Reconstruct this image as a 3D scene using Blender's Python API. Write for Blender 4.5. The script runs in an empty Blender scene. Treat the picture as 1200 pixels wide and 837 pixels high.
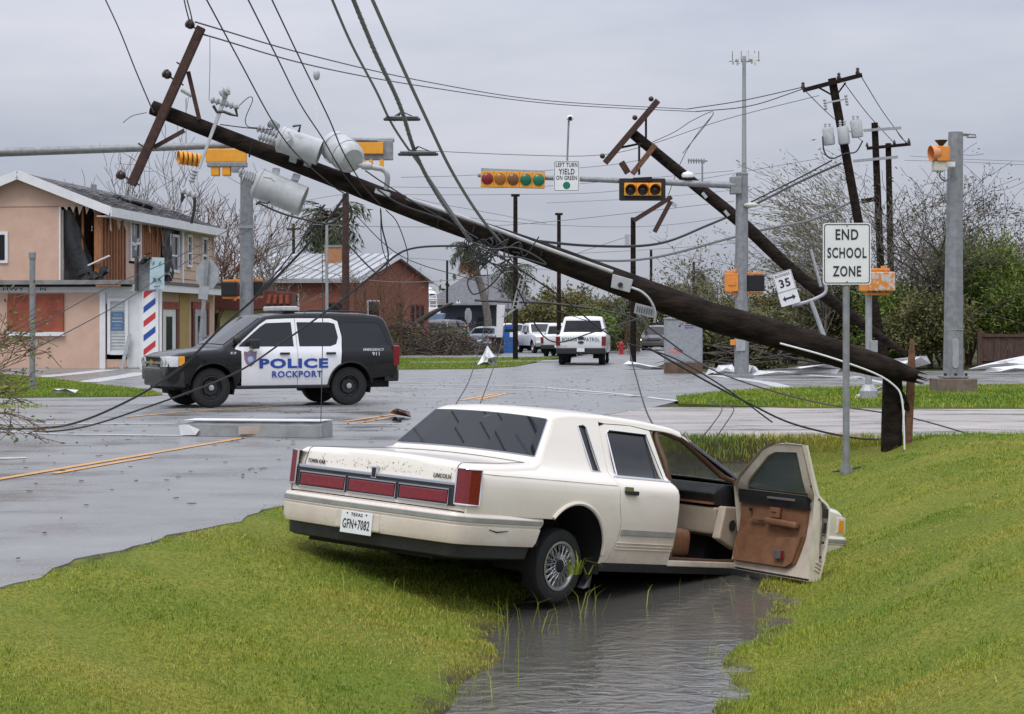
import bpy, bmesh, math, random
import numpy as np
from mathutils import Vector, Matrix, Euler
random.seed(7)
rng = np.random.default_rng(7)
SC = bpy.context.scene
COL = SC.collection
pi = math.pi
R_ = math.radians
FPX, HOR, EYE = 2200.0, 384.0, 1.6

# ---------------------------------------------------------------- camera
cam_d = bpy.data.cameras.new('camera')
cam = bpy.data.objects.new('camera', cam_d)
COL.objects.link(cam)
cam_d.sensor_width = 36.0
cam_d.lens = 36.0 * FPX / 1200.0
cam_d.shift_y = (HOR - 418.5) / 1200.0
cam_d.clip_start, cam_d.clip_end = 0.1, 6000
cam.location = (0, 0, EYE)
cam.rotation_euler = (pi / 2, 0, 0)
SC.camera = cam

# ---------------------------------------------------------------- light
SUN_EL, SUN_AZ = R_(58), R_(200)
world = bpy.data.worlds.new('World')
SC.world = world
world.use_nodes = True
nt = world.node_tree
nt.nodes.clear()
def wn(t, **k):
    n = nt.nodes.new(t)
    for a, v in k.items(): setattr(n, a, v)
    return n
w_out = wn('ShaderNodeOutputWorld')
w_bg = wn('ShaderNodeBackground'); w_bg.inputs['Strength'].default_value = 0.1
sky = wn('ShaderNodeTexSky'); sky.sky_type = 'NISHITA'; sky.sun_disc = False
sky.sun_elevation = SUN_EL; sky.sun_rotation = SUN_AZ
tc = wn('ShaderNodeTexCoord')
sep = wn('ShaderNodeSeparateXYZ')
nt.links.new(tc.outputs['Generated'], sep.inputs[0])
# overcast dome: CIE overcast brightness (zenith about 2.6x the horizon), soft cloud banks
el = wn('ShaderNodeMapRange'); el.inputs[1].default_value = 0.0; el.inputs[2].default_value = 1.0
el.inputs[3].default_value = 4.75; el.inputs[4].default_value = 18.0
nt.links.new(sep.outputs[2], el.inputs[0])
mp = wn('ShaderNodeMapping'); mp.inputs['Scale'].default_value = (1.0, 1.0, 4.2)
nt.links.new(tc.outputs['Generated'], mp.inputs[0])
nz = wn('ShaderNodeTexNoise'); nz.inputs['Scale'].default_value = 3.4; nz.inputs['Detail'].default_value = 6.0
nz.inputs['Roughness'].default_value = 0.52
nt.links.new(mp.outputs[0], nz.inputs['Vector'])
cr = wn('ShaderNodeValToRGB')
cr.color_ramp.elements[0].position = 0.3; cr.color_ramp.elements[0].color = (0.70, 0.76, 0.93, 1)
cr.color_ramp.elements[1].position = 0.72; cr.color_ramp.elements[1].color = (1.12, 1.135, 1.25, 1)
nt.links.new(nz.outputs[0], cr.inputs[0])
mul = wn('ShaderNodeMix'); mul.data_type = 'RGBA'; mul.blend_type = 'MULTIPLY'; mul.inputs[0].default_value = 1.0
nt.links.new(cr.outputs[0], mul.inputs[6]); nt.links.new(el.outputs[0], mul.inputs[7])
mx = wn('ShaderNodeMix'); mx.data_type = 'RGBA'; mx.inputs[0].default_value = 0.94
nt.links.new(sky.outputs[0], mx.inputs[6]); nt.links.new(mul.outputs[2], mx.inputs[7])
nt.links.new(mx.outputs[2], w_bg.inputs[0]); nt.links.new(w_bg.outputs[0], w_out.inputs[0])

sun_d = bpy.data.lights.new('sun', 'SUN'); sun_d.energy = 1.5; sun_d.angle = R_(25); sun_d.color = (1, 0.965, 0.91)
sun = bpy.data.objects.new('sun', sun_d); COL.objects.link(sun)
sun.rotation_euler = (pi / 2 - SUN_EL, 0, pi - SUN_AZ)
SC.view_settings.view_transform = 'Standard'; SC.view_settings.look = 'None'
SC.view_settings.exposure = 0.0; SC.view_settings.gamma = 1.0
SC.view_settings.use_curve_mapping = False

# ---------------------------------------------------------------- helpers
def P(px, py, Y):
    """world point seen at a photo pixel, at depth Y"""
    return Vector(((px - 600) / FPX * Y, Y, EYE + (HOR - py) / FPX * Y))
def G(px, Y, z=0.0):
    return Vector(((px - 600) / FPX * Y, Y, z))
def U(n): return n

_m = {}
def mat(name, c, c2=None, scale=6.0, rough=0.6, metal=0.0, bump=0.0, bscale=None, spec=0.5, coat=0.0,
        mix=(0.35, 0.65), stretch=(1, 1, 1), rough2=None, emit=None, detail=5.0):
    if name in _m: return _m[name]
    m = bpy.data.materials.new(name); m.use_nodes = True
    t = m.node_tree; b = t.nodes['Principled BSDF']
    b.inputs['Roughness'].default_value = rough; b.inputs['Metallic'].default_value = metal
    b.inputs['Specular IOR Level'].default_value = spec; b.inputs['Coat Weight'].default_value = coat
    c = tuple(c) + (1,)
    b.inputs['Base Color'].default_value = c
    if emit:
        b.inputs['Emission Color'].default_value = tuple(emit[0]) + (1,); b.inputs['Emission Strength'].default_value = emit[1]
    if c2 is not None or bump or rough2 is not None:
        co = t.nodes.new('ShaderNodeTexCoord'); mpn = t.nodes.new('ShaderNodeMapping')
        mpn.inputs['Scale'].default_value = stretch
        t.links.new(co.outputs['Object'], mpn.inputs[0])
        n = t.nodes.new('ShaderNodeTexNoise'); n.inputs['Scale'].default_value = scale; n.inputs['Detail'].default_value = detail
        n.inputs['Roughness'].default_value = 0.6
        t.links.new(mpn.outputs[0], n.inputs['Vector'])
        if c2 is not None:
            r = t.nodes.new('ShaderNodeValToRGB')
            r.color_ramp.elements[0].position = mix[0]; r.color_ramp.elements[0].color = c
            r.color_ramp.elements[1].position = mix[1]; r.color_ramp.elements[1].color = tuple(c2) + (1,)
            t.links.new(n.outputs[0], r.inputs[0]); t.links.new(r.outputs[0], b.inputs['Base Color'])
        if rough2 is not None:
            r = t.nodes.new('ShaderNodeMapRange'); r.inputs[1].default_value = mix[0]; r.inputs[2].default_value = mix[1]
            r.inputs[3].default_value = rough; r.inputs[4].default_value = rough2
            t.links.new(n.outputs[0], r.inputs[0]); t.links.new(r.outputs[0], b.inputs['Roughness'])
        if bump:
            n2 = n
            if bscale:
                n2 = t.nodes.new('ShaderNodeTexNoise'); n2.inputs['Scale'].default_value = bscale; n2.inputs['Detail'].default_value = 4
                t.links.new(mpn.outputs[0], n2.inputs['Vector'])
            bp = t.nodes.new('ShaderNodeBump'); bp.inputs['Strength'].default_value = bump; bp.inputs['Distance'].default_value = 0.02
            t.links.new(n2.outputs[0], bp.inputs['Height']); t.links.new(bp.outputs[0], b.inputs['Normal'])
    _m[name] = m
    return m

class MB:
    """collects geometry; build() links it as ONE mesh object"""
    def __init__(s): s.v, s.f, s.mi = [], [], []
    def add(s, vs, fs, mi=0):
        o = len(s.v); s.v += [tuple(p) for p in vs]; s.f += [tuple(i + o for i in q) for q in fs]; s.mi += [mi] * len(fs)
        return s
    def box(s, c, d, rot=None, mi=0, taper=1.0):
        c = Vector(c); vs = []
        for k in (-.5, .5):
            for j, i in ((-.5, -.5), (-.5, .5), (.5, .5), (.5, -.5)):
                tp = taper if k > 0 else 1
                p = Vector((i * d[0] * tp, j * d[1] * tp, k * d[2]))
                if rot is not None: p = rot @ p
                vs.append(c + p)
        return s.add(vs, [(3, 2, 1, 0), (4, 5, 6, 7), (0, 1, 5, 4), (1, 2, 6, 5), (2, 3, 7, 6), (3, 0, 4, 7)], mi)
    def bar(s, a, b, w, h, up=(0, 0, 1), mi=0, w2=None, h2=None):
        a, b = Vector(a), Vector(b); d = (b - a).normalized(); up = Vector(up)
        x = d.cross(up)
        if x.length < 1e-4: x = d.cross(Vector((1, 0, 0)))
        x.normalize(); y = x.cross(d)
        w2 = w if w2 is None else w2; h2 = h if h2 is None else h2
        vs = [a - x * w / 2 - y * h / 2, a + x * w / 2 - y * h / 2, a + x * w / 2 + y * h / 2, a - x * w / 2 + y * h / 2,
              b - x * w2 / 2 - y * h2 / 2, b + x * w2 / 2 - y * h2 / 2, b + x * w2 / 2 + y * h2 / 2, b - x * w2 / 2 + y * h2 / 2]
        return s.add(vs, [(3, 2, 1, 0), (4, 5, 6, 7), (0, 1, 5, 4), (1, 2, 6, 5), (2, 3, 7, 6), (3, 0, 4, 7)], mi)
    def tube(s, pts, r, n=8, mi=0, caps=True):
        pts = [Vector(p) for p in pts]; k = len(pts)
        rs = r if hasattr(r, '__len__') else [r] * k
        vs = []; prev = None
        for i, p in enumerate(pts):
            d = (pts[min(i + 1, k - 1)] - pts[max(i - 1, 0)])
            if d.length < 1e-7: d = Vector((0, 0, 1))
            d.normalize()
            if prev is None:
                x = d.cross(Vector((0, 0, 1)))
                if x.length < 1e-3: x = d.cross(Vector((1, 0, 0)))
            else:
                x = prev - d * prev.dot(d)
                if x.length < 1e-4: x = d.cross(Vector((0.3, 1, 0.2)))
            x.normalize(); prev = x; y = d.cross(x)
            for j in range(n):
                a = 2 * pi * j / n
                vs.append(p + (x * math.cos(a) + y * math.sin(a)) * rs[i])
        fs = []
        for i in range(k - 1):
            for j in range(n):
                fs.append((i * n + j, i * n + (j + 1) % n, (i + 1) * n + (j + 1) % n, (i + 1) * n + j))
        if caps:
            fs.append(tuple(range(n - 1, -1, -1))); fs.append(tuple((k - 1) * n + j for j in range(n)))
        return s.add(vs, fs, mi)
    def cyl(s, a, b, r, r2=None, n=12, mi=0): return s.tube([a, b], [r, r if r2 is None else r2], n, mi)
    def lathe(s, prof, a, d, n=16, mi=0, closed=False):
        """prof: (radius, distance along d) from point a"""
        a, d = Vector(a), Vector(d).normalized(); x = d.cross(Vector((0, 0, 1)))
        if x.length < 1e-3: x = d.cross(Vector((1, 0, 0)))
        x.normalize(); y = d.cross(x); vs = []
        for r, t in prof:
            for j in range(n):
                q = 2 * pi * j / n; vs.append(a + d * t + (x * math.cos(q) + y * math.sin(q)) * max(r, 1e-4))
        fs = []; k = len(prof)
        for i in range(k if closed else k - 1):
            for j in range(n): fs.append((i * n + j, i * n + (j + 1) % n, ((i + 1) % k) * n + (j + 1) % n, ((i + 1) % k) * n + j))
        return s.add(vs, fs, mi)
    def ball(s, c, r, n=10, m=6, sc=(1, 1, 1), mi=0):
        c = Vector(c); vs = [c + Vector((0, 0, -r * sc[2]))]
        for i in range(1, m):
            a = -pi / 2 + pi * i / m
            for j in range(n):
                q = 2 * pi * j / n
                vs.append(c + Vector((math.cos(a) * math.cos(q) * r * sc[0], math.cos(a) * math.sin(q) * r * sc[1], math.sin(a) * r * sc[2])))
        vs.append(c + Vector((0, 0, r * sc[2]))); fs = []
        for j in range(n): fs.append((0, 1 + (j + 1) % n, 1 + j))
        for i in range(m - 2):
            for j in range(n): fs.append((1 + i * n + j, 1 + i * n + (j + 1) % n, 1 + (i + 1) * n + (j + 1) % n, 1 + (i + 1) * n + j))
        L = len(vs) - 1
        for j in range(n): fs.append((1 + (m - 2) * n + j, 1 + (m - 2) * n + (j + 1) % n, L))
        return s.add(vs, fs, mi)
    def extr(s, pts, vec, mi=0):
        k = len(pts); vec = Vector(vec); pts = [Vector(p) for p in pts]
        vs = pts + [p + vec for p in pts]
        return s.add(vs, [tuple(range(k - 1, -1, -1)), tuple(range(k, 2 * k))] + [(i, (i + 1) % k, k + (i + 1) % k, k + i) for i in range(k)], mi)
    def build(s, name, m, parent=None, smooth=None, bevel=0, seg=2, M=None, fixn=False):
        me = bpy.data.meshes.new(name)
        vs = s.v if M is None else [tuple(M @ Vector(p)) for p in s.v]
        me.from_pydata(vs, [], s.f)
        ms = m if isinstance(m, (list, tuple)) else [m]
        for q in ms: me.materials.append(q)
        if len(ms) > 1: me.polygons.foreach_set('material_index', s.mi)
        if bevel or fixn:
            bm = bmesh.new(); bm.from_mesh(me)
            if fixn: bmesh.ops.recalc_face_normals(bm, faces=bm.faces)
            if bevel: bmesh.ops.bevel(bm, geom=bm.edges[:], offset=bevel, segments=seg, profile=0.6, affect='EDGES', clamp_overlap=True)
            bm.to_mesh(me); bm.free()
        if smooth is not None:
            me.polygons.foreach_set('use_smooth', [True] * len(me.polygons)); me.set_sharp_from_angle(angle=R_(smooth))
        me.update()
        o = bpy.data.objects.new(name, me); COL.objects.link(o)
        if parent is not None: o.parent = parent
        return o

def tag(o, label=None, cat=None, group=None, kind=None):
    if label: o['label'] = label
    if cat: o['category'] = cat
    if group: o['group'] = group
    if kind: o['kind'] = kind
    return o
def thing(name, label, cat, loc=(0, 0, 0), rot=(0, 0, 0), group=None):
    o = bpy.data.objects.new(name, None); COL.objects.link(o); o.location = loc; o.rotation_euler = rot
    o.empty_display_size = 0.2
    return tag(o, label, cat, group)
def part(name, parent=None, loc=(0, 0, 0), rot=(0, 0, 0)):
    o = bpy.data.objects.new(name, None); COL.objects.link(o); o.location = loc; o.rotation_euler = rot; o.parent = parent
    return o
def struct(o): o['kind'] = 'structure'; return o
def inst(o, parent, M=None, name=None):
    """a copy that shares mesh data"""
    c = o.copy(); COL.objects.link(c); c.parent = parent
    if M is not None: c.matrix_basis = M
    return c
def copy_tree(o, parent=None):
    c = o.copy(); COL.objects.link(c); c.parent = parent
    for ch in list(o.children): copy_tree(ch, c)
    return c
def mesh_np(name, verts, faces, m, parent=None, attr=None, smooth=False):
    """fast mesh from arrays; faces (n,3) or (n,4)"""
    me = bpy.data.meshes.new(name); verts = np.asarray(verts, np.float32); faces = np.asarray(faces, np.int32)
    k = faces.shape[1]
    me.vertices.add(len(verts)); me.vertices.foreach_set('co', verts.ravel())
    me.loops.add(faces.size); me.loops.foreach_set('vertex_index', faces.ravel())
    me.polygons.add(len(faces)); me.polygons.foreach_set('loop_start', np.arange(0, faces.size, k, dtype=np.int32))
    me.update(calc_edges=True)
    if attr is not None:
        a = me.attributes.new('tint', 'FLOAT', 'POINT'); a.data.foreach_set('value', np.asarray(attr, np.float32))
    if smooth: me.polygons.foreach_set('use_smooth', [True] * len(faces))
    me.materials.append(m)
    o = bpy.data.objects.new(name, me); COL.objects.link(o)
    if parent is not None: o.parent = parent
    return o
def panel(name, outline, fn, m, parent=None, cu=(), cv=(), holes=(), th=0.012, smooth=32, ex=None):
    """2-D outline (with holes) cut along u/v lines, bent by fn(u,v) into 3-D and given thickness"""
    bm = bmesh.new()
    for loop in [outline] + list(holes):
        vs = [bm.verts.new((p[0], p[1], 0)) for p in loop]
        for i in range(len(vs)): bm.edges.new((vs[i], vs[(i + 1) % len(vs)]))
    bmesh.ops.triangle_fill(bm, edges=bm.edges[:], use_beauty=True, use_dissolve=False)
    for c in cu: bmesh.ops.bisect_plane(bm, geom=bm.verts[:] + bm.edges[:] + bm.faces[:], plane_co=(c, 0, 0), plane_no=(1, 0, 0), dist=1e-5)
    for c in cv: bmesh.ops.bisect_plane(bm, geom=bm.verts[:] + bm.edges[:] + bm.faces[:], plane_co=(0, c, 0), plane_no=(0, 1, 0), dist=1e-5)
    for v in bm.verts: v.co = Vector(fn(v.co.x, v.co.y))
    if th:
        bmesh.ops.recalc_face_normals(bm, faces=bm.faces); bm.normal_update()
        vs = bm.verts[:]; fs = bm.faces[:]; off = {}
        for v in vs: off[v] = bm.verts.new(v.co + (Vector(ex) if ex is not None else v.normal * (-th)))
        be = [e for e in bm.edges if len(e.link_faces) == 1]
        for f in fs: bm.faces.new([off[v] for v in f.verts][::-1])
        for e in be:
            a, c = e.verts; bm.faces.new((a, c, off[c], off[a]))
        bmesh.ops.recalc_face_normals(bm, faces=bm.faces)
    me = bpy.data.meshes.new(name); bm.to_mesh(me); bm.free()
    me.materials.append(m)
    me.polygons.foreach_set('use_smooth', [True] * len(me.polygons)); me.set_sharp_from_angle(angle=R_(smooth))
    o = bpy.data.objects.new(name, me); COL.objects.link(o)
    if parent is not None: o.parent = parent
    return o
def text_mesh(name, s, w, h, m, parent, M, depth=0.002, bold=0.0):
    """lettering fitted to w x h, centred; local x right, y up; M places it in the parent"""
    cu = bpy.data.curves.new(name, 'FONT'); cu.body = s; cu.align_x = 'CENTER'; cu.resolution_u = 3
    cu.offset = bold; cu.space_character = 1.12; cu.extrude = 0.02
    ob = bpy.data.objects.new(name, cu); COL.objects.link(ob)
    dg = bpy.context.evaluated_depsgraph_get()
    me = bpy.data.meshes.new_from_object(ob.evaluated_get(dg)); bpy.data.objects.remove(ob); bpy.data.curves.remove(cu)
    co = np.empty(len(me.vertices) * 3, np.float32); me.vertices.foreach_get('co', co); co = co.reshape(-1, 3)
    mn, mxx = co.min(0), co.max(0)
    co[:, 0] = (co[:, 0] - (mn[0] + mxx[0]) / 2) * w / (mxx[0] - mn[0]); co[:, 1] = (co[:, 1] - (mn[1] + mxx[1]) / 2) * h / (mxx[1] - mn[1])
    co[:, 2] = (co[:, 2] - mn[2]) / (mxx[2] - mn[2]) * depth
    me.vertices.foreach_set('co', co.ravel()); me.materials.clear(); me.materials.append(m); me.update()
    me.name = name
    o = bpy.data.objects.new(name, me); COL.objects.link(o)
    if parent is not None: o.parent = parent
    o.matrix_basis = M
    return o
def frame(o, x, y):
    """matrix with origin o, local x and y axes"""
    x = Vector(x).normalized(); y = Vector(y); z = x.cross(y).normalized(); y = z.cross(x)
    M = Matrix((x, y, z)).transposed().to_4x4(); M.translation = Vector(o)
    return M
def sag(a, b, s, n=14):
    a, b = Vector(a), Vector(b)
    return [a.lerp(b, i / n) - Vector((0, 0, s * 4 * (i / n) * (1 - i / n))) for i in range(n + 1)]
def smoothpts(pts, n=6):
    """Catmull-Rom through points"""
    pts = [Vector(p) for p in pts]; out = []
    q = [pts[0] * 2 - pts[1]] + pts + [pts[-1] * 2 - pts[-2]]
    for i in range(1, len(q) - 2):
        for k in range(n):
            t = k / n; a, b, c, d = q[i - 1], q[i], q[i + 1], q[i + 2]
            out.append(0.5 * ((2 * b) + (c - a) * t + (2 * a - 5 * b + 4 * c - d) * t * t + (3 * b - a - 3 * c + d) * t ** 3))
    out.append(pts[-1]); return out
def rrect(w, h, r, n=4, cx=0, cy=0):
    out = []
    for (sx, sy, a0) in ((1, -1, -90), (1, 1, 0), (-1, 1, 90), (-1, -1, 180)):
        for i in range(n + 1):
            a = R_(a0 + 90 * i / n); out.append((cx + sx * (w / 2 - r) + r * math.cos(a), cy + sy * (h / 2 - r) + r * math.sin(a)))
    return out

# ---------------------------------------------------------------- shared materials
M_galv = mat('galvanised', (.20, .21, .22), (.29, .30, .31), 7, .55, .25, bump=.05)
M_galv2 = mat('galvanised_pale', (.31, .325, .34), (.40, .415, .43), 7, .5, .2)
M_pole = mat('creosote_wood', (.010, .008, .0072), (.034, .025, .020), 9, .9, bump=1.0, bscale=24, spec=.08, stretch=(.35, 1, 1))
M_polel = mat('split_wood', (.10, .045, .025), (.19, .09, .05), 14, .8, bump=.7)
M_rust = mat('rusted_timber', (.035, .016, .012), (.075, .034, .024), 12, .8, bump=.4)
M_black = mat('black_plastic', (.012, .012, .013), None, rough=.45)
M_rubber = mat('rubber', (.014, .014, .015), (.022, .021, .02), 12, .8)
M_wire = mat('black_wire', (.028, .028, .03), None, rough=.55)
M_wireg = mat('grey_wire', (.17, .175, .18), None, rough=.5)
M_porc = mat('porcelain_grey', (.36, .37, .38), (.44, .45, .46), 10, .3)
M_xfmr = mat('transformer_grey', (.40, .42, .43), (.5, .515, .525), 7, .38, bump=.03)
M_ins = mat('brown_porcelain', (.035, .018, .015), None, rough=.3)
M_white = mat('white_paint', (.72, .73, .74), (.80, .80, .80), 4, .45)
M_chrome = mat('chrome', (.62, .63, .64), None, rough=.12, metal=1.0)
M_steel = mat('worn_steel', (.35, .35, .35), (.45, .45, .44), 10, .35, metal=.8)
M_yellow = mat('signal_yellow', (.72, .30, .02), (.80, .36, .03), 5, .45)
M_orange = mat('ped_orange', (.66, .22, .03), (.74, .29, .06), 6, .5)
M_conc = mat('concrete', (.28, .27, .25), (.38, .37, .34), 5, .85, bump=.2)
# ================================================================ GROUND
HB = math.atan(0.2045); CB, SB = math.cos(HB), math.sin(HB)
def b_of(X, Y): return X * CB - Y * SB
def X_of(b, Y): return (b + SB * Y) / CB
def ss(t): t = np.clip(t, 0, 1); return t * t * (3 - 2 * t)
def wlev(Y): return np.interp(Y, [5, 11, 15, 27], [-.68, -.64, -.57, -.27])
def bcen(Y): return np.interp(Y, [6, 10.9, 15.9, 30], [-1.62, -1.80, -2.0, -2.3])
def bhw(Y): return np.interp(Y, [6, 10.9, 15, 27], [.70, .76, .98, .88]) + .06 * np.sin(Y * 1.9) + .05 * np.sin(Y * 4.3 + 1)
def zt(X, Y, noise=True):
    X = np.asarray(X, float); Y = np.asarray(Y, float)
    b = b_of(X, Y); w = wlev(Y); c = bcen(Y); h = bhw(Y)
    zl = w * np.clip((b + 5.42) / (c - h + 5.42), 0, 1) ** 1.35
    zr = w + (.12 - w) * ss((b - c - h) / 2.4)
    zm = w - .28 * (1 - np.clip((b - c) / h, -1, 1) ** 2)
    z = np.where(b < c - h, zl, np.where(b > c + h, zr, zm))
    z = np.where(b < -5.36, -.012 - .04 * ss((-5.8 - b) / .3), z)
    z = np.where(b < -5.36, z, z * (1 - ss((Y - 25.7) / 1.0)))
    if noise:
        n = .018 * np.sin(X * 3.1 + 1.3 * np.sin(Y * 1.7)) * np.sin(Y * 2.7 + X) + .012 * np.sin(X * 7.3 + Y * 5.1) + .008 * np.sin(X * 13 - Y * 11)
        z = z + n * ss((b + 5.3) / .5) * (1 - ss((Y - 25.5) / 1.0)) * np.where(np.abs(b - c) < h, .3, 1)
    return z
def zg(X, Y): return float(zt(X, Y))

# soil and short thatch under the blades
def ground_mat(name, c1, c2, c3, scale=.9):
    m = bpy.data.materials.new(name); m.use_nodes = True; t = m.node_tree; b = t.nodes['Principled BSDF']
    co = t.nodes.new('ShaderNodeTexCoord')
    n1 = t.nodes.new('ShaderNodeTexNoise'); n1.inputs['Scale'].default_value = scale; n1.inputs['Detail'].default_value = 7
    n2 = t.nodes.new('ShaderNodeTexNoise'); n2.inputs['Scale'].default_value = 34; n2.inputs['Detail'].default_value = 4
    for n in (n1, n2): t.links.new(co.outputs['Object'], n.inputs['Vector'])
    r = t.nodes.new('ShaderNodeValToRGB'); e = r.color_ramp.elements
    e[0].position = .36; e[0].color = (*c1, 1); e[1].position = .64; e[1].color = (*c2, 1)
    t.links.new(n1.outputs[0], r.inputs[0])
    mx = t.nodes.new('ShaderNodeMix'); mx.data_type = 'RGBA'; mx.blend_type = 'MIX'
    rr = t.nodes.new('ShaderNodeMapRange'); rr.inputs[1].default_value = .4; rr.inputs[2].default_value = .7
    t.links.new(n2.outputs[0], rr.inputs[0]); t.links.new(rr.outputs[0], mx.inputs[0])
    t.links.new(r.outputs[0], mx.inputs[6]); mx.inputs[7].default_value = (*c3, 1)
    t.links.new(mx.outputs[2], b.inputs['Base Color']); b.inputs['Roughness'].default_value = .95
    b.inputs['Specular IOR Level'].default_value = .15
    bp = t.nodes.new('ShaderNodeBump'); bp.inputs['Strength'].default_value = .6; bp.inputs['Distance'].default_value = .03
    t.links.new(n2.outputs[0], bp.inputs['Height']); t.links.new(bp.outputs[0], b.inputs['Normal'])
    return m
M_turf = ground_mat('turf', (.13, .165, .022), (.22, .21, .035), (.08, .11, .016))
xs = np.arange(-9, 13.01, .1); ys = np.concatenate([np.arange(4, 26.81, .1), [26.9]])
XX, YY = np.meshgrid(xs, ys); ZZ = zt(XX, YY)
nv = XX.size; nx, ny = len(xs), len(ys); idx = np.arange(nv).reshape(ny, nx)
fc = np.stack([idx[:-1, :-1], idx[:-1, 1:], idx[1:, 1:], idx[1:, :-1]], -1).reshape(-1, 4)
BB = b_of(XX, YY); DD = np.abs(BB - bcen(YY)) - bhw(YY)
MUD = np.clip(1 - (DD + .05 * np.sin(XX * 9 + YY * 6) + .04 * np.sin(YY * 17)) / .16, 0, 1) * (DD > -2)
EDG = np.clip(1 - np.abs(BB + 5.47) / .07, 0, 1)
t = M_turf.node_tree; b = t.nodes['Principled BSDF']; src = b.inputs['Base Color'].links[0].from_socket
at = t.nodes.new('ShaderNodeAttribute'); at.attribute_name = 'tint'; mxm = t.nodes.new('ShaderNodeMix'); mxm.data_type = 'RGBA'
t.links.new(at.outputs['Fac'], mxm.inputs[0]); t.links.new(src, mxm.inputs[6]); mxm.inputs[7].default_value = (.055, .042, .028, 1); t.links.new(mxm.outputs[2], b.inputs['Base Color'])
o = struct(mesh_np('ditch_ground', np.stack([XX, YY, ZZ], -1).reshape(-1, 3), fc, M_turf, attr=np.maximum(MUD, EDG).ravel(), smooth=True))
far = MB(); F = 3500
for x0, x1, y0, y1 in ((-F, F, 26.9, F), (-F, -9, -60, 26.9), (13, F, -60, 26.9), (-9, 13, -60, 4)):
    far.add([(x0, y0, -.05), (x1, y0, -.05), (x1, y1, -.05), (x0, y1, -.05)], [(0, 1, 2, 3)])
struct(far.build('ground', ground_mat('far_turf', (.06, .075, .022), (.10, .095, .04), (.05, .055, .02), .25)))

def asphalt_mat(name, c1, c2, r1, r2, sc=(.40, .55, 1)):
    m = bpy.data.materials.new(name); m.use_nodes = True; t = m.node_tree; b = t.nodes['Principled BSDF']
    co = t.nodes.new('ShaderNodeTexCoord'); mpn = t.nodes.new('ShaderNodeMapping')
    mpn.inputs['Rotation'].default_value = (0, 0, 0); mpn.inputs['Scale'].default_value = sc
    t.links.new(co.outputs['Object'], mpn.inputs[0])
    n1 = t.nodes.new('ShaderNodeTexNoise'); n1.inputs['Scale'].default_value = 1.3; n1.inputs['Detail'].default_value = 8; n1.inputs['Roughness'].default_value = .65
    t.links.new(mpn.outputs[0], n1.inputs['Vector'])
    n2 = t.nodes.new('ShaderNodeTexNoise'); n2.inputs['Scale'].default_value = 70; n2.inputs['Detail'].default_value = 3
    t.links.new(co.outputs['Object'], n2.inputs['Vector'])
    r = t.nodes.new('ShaderNodeValToRGB'); e = r.color_ramp.elements
    e[0].position = .35; e[0].color = (*c1, 1); e[1].position = .66; e[1].color = (*c2, 1)
    t.links.new(n1.outputs[0], r.inputs[0])
    mx = t.nodes.new('ShaderNodeMix'); mx.data_type = 'RGBA'; mx.blend_type = 'OVERLAY'; mx.inputs[0].default_value = .55
    t.links.new(r.outputs[0], mx.inputs[6]); t.links.new(n2.outputs[0], mx.inputs[7]); t.links.new(mx.outputs[2], b.inputs['Base Color'])
    rr = t.nodes.new('ShaderNodeMapRange'); rr.inputs[1].default_value = .40; rr.inputs[2].default_value = .60
    rr.inputs[3].default_value = r1; rr.inputs[4].default_value = r2
    t.links.new(n1.outputs[0], rr.inputs[0]); t.links.new(rr.outputs[0], b.inputs['Roughness'])
    bp = t.nodes.new('ShaderNodeBump'); bp.inputs['Distance'].default_value = .012
    bs = t.nodes.new('ShaderNodeMapRange'); bs.inputs[1].default_value = .42; bs.inputs[2].default_value = .58; bs.inputs[3].default_value = .10; bs.inputs[4].default_value = .55
    t.links.new(n1.outputs[0], bs.inputs[0]); t.links.new(bs.outputs[0], bp.inputs['Strength'])
    t.links.new(n2.outputs[0], bp.inputs['Height']); t.links.new(bp.outputs[0], b.inputs['Normal'])
    return m
M_asph = asphalt_mat('wet_asphalt', (.14, .139, .137), (.25, .248, .243), .20, .48)
M_drive = asphalt_mat('wet_gravel_concrete', (.19, .175, .165), (.42, .38, .35), .16, .8, (.35, .9, 1))
M_side = asphalt_mat('wet_sidewalk', (.17, .17, .17), (.26, .26, .255), .2, .5)
M_rmark = mat('road_paint_white', (.55, .55, .54), (.30, .30, .30), 7, .4, mix=(.45, .75))
M_ymark = mat('road_paint_yellow', (.62, .30, .07), (.38, .21, .09), 6, .45, mix=(.45, .78))

def sheet(name, pts, z, m, kind='structure'):
    bm = bmesh.new(); vs = [bm.verts.new((x, y, z)) for x, y in pts]
    for i in range(len(vs)): bm.edges.new((vs[i], vs[(i + 1) % len(vs)]))
    bmesh.ops.triangle_fill(bm, edges=bm.edges[:], use_beauty=True)
    for f in bm.faces:
        if f.normal.z < 0: f.normal_flip()
    for e in [e for e in bm.edges if len(e.link_faces) == 1]:
        a, c = e.verts; l = [bm.verts.new(v.co - Vector((0, 0, .12))) for v in (c, a)]; bm.faces.new((a, c, l[0], l[1]))
    me = bpy.data.meshes.new(name); bm.to_mesh(me); bm.free(); me.materials.append(m)
    o = bpy.data.objects.new(name, me); COL.objects.link(o); o['kind'] = kind
    return o
def gp(px, py, z=0.0):
    """ground point under a photo pixel"""
    Y = FPX * (EYE - z) / (py - HOR); return ((px - 600) / FPX * Y, Y)
wob = [(X_of(-5.44 + .07 * math.sin(y * 1.3) + .05 * math.sin(y * 3.7 + 1) + .03 * math.sin(y * 9), y), y) for y in np.arange(2, 26.9, .25)]
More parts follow.
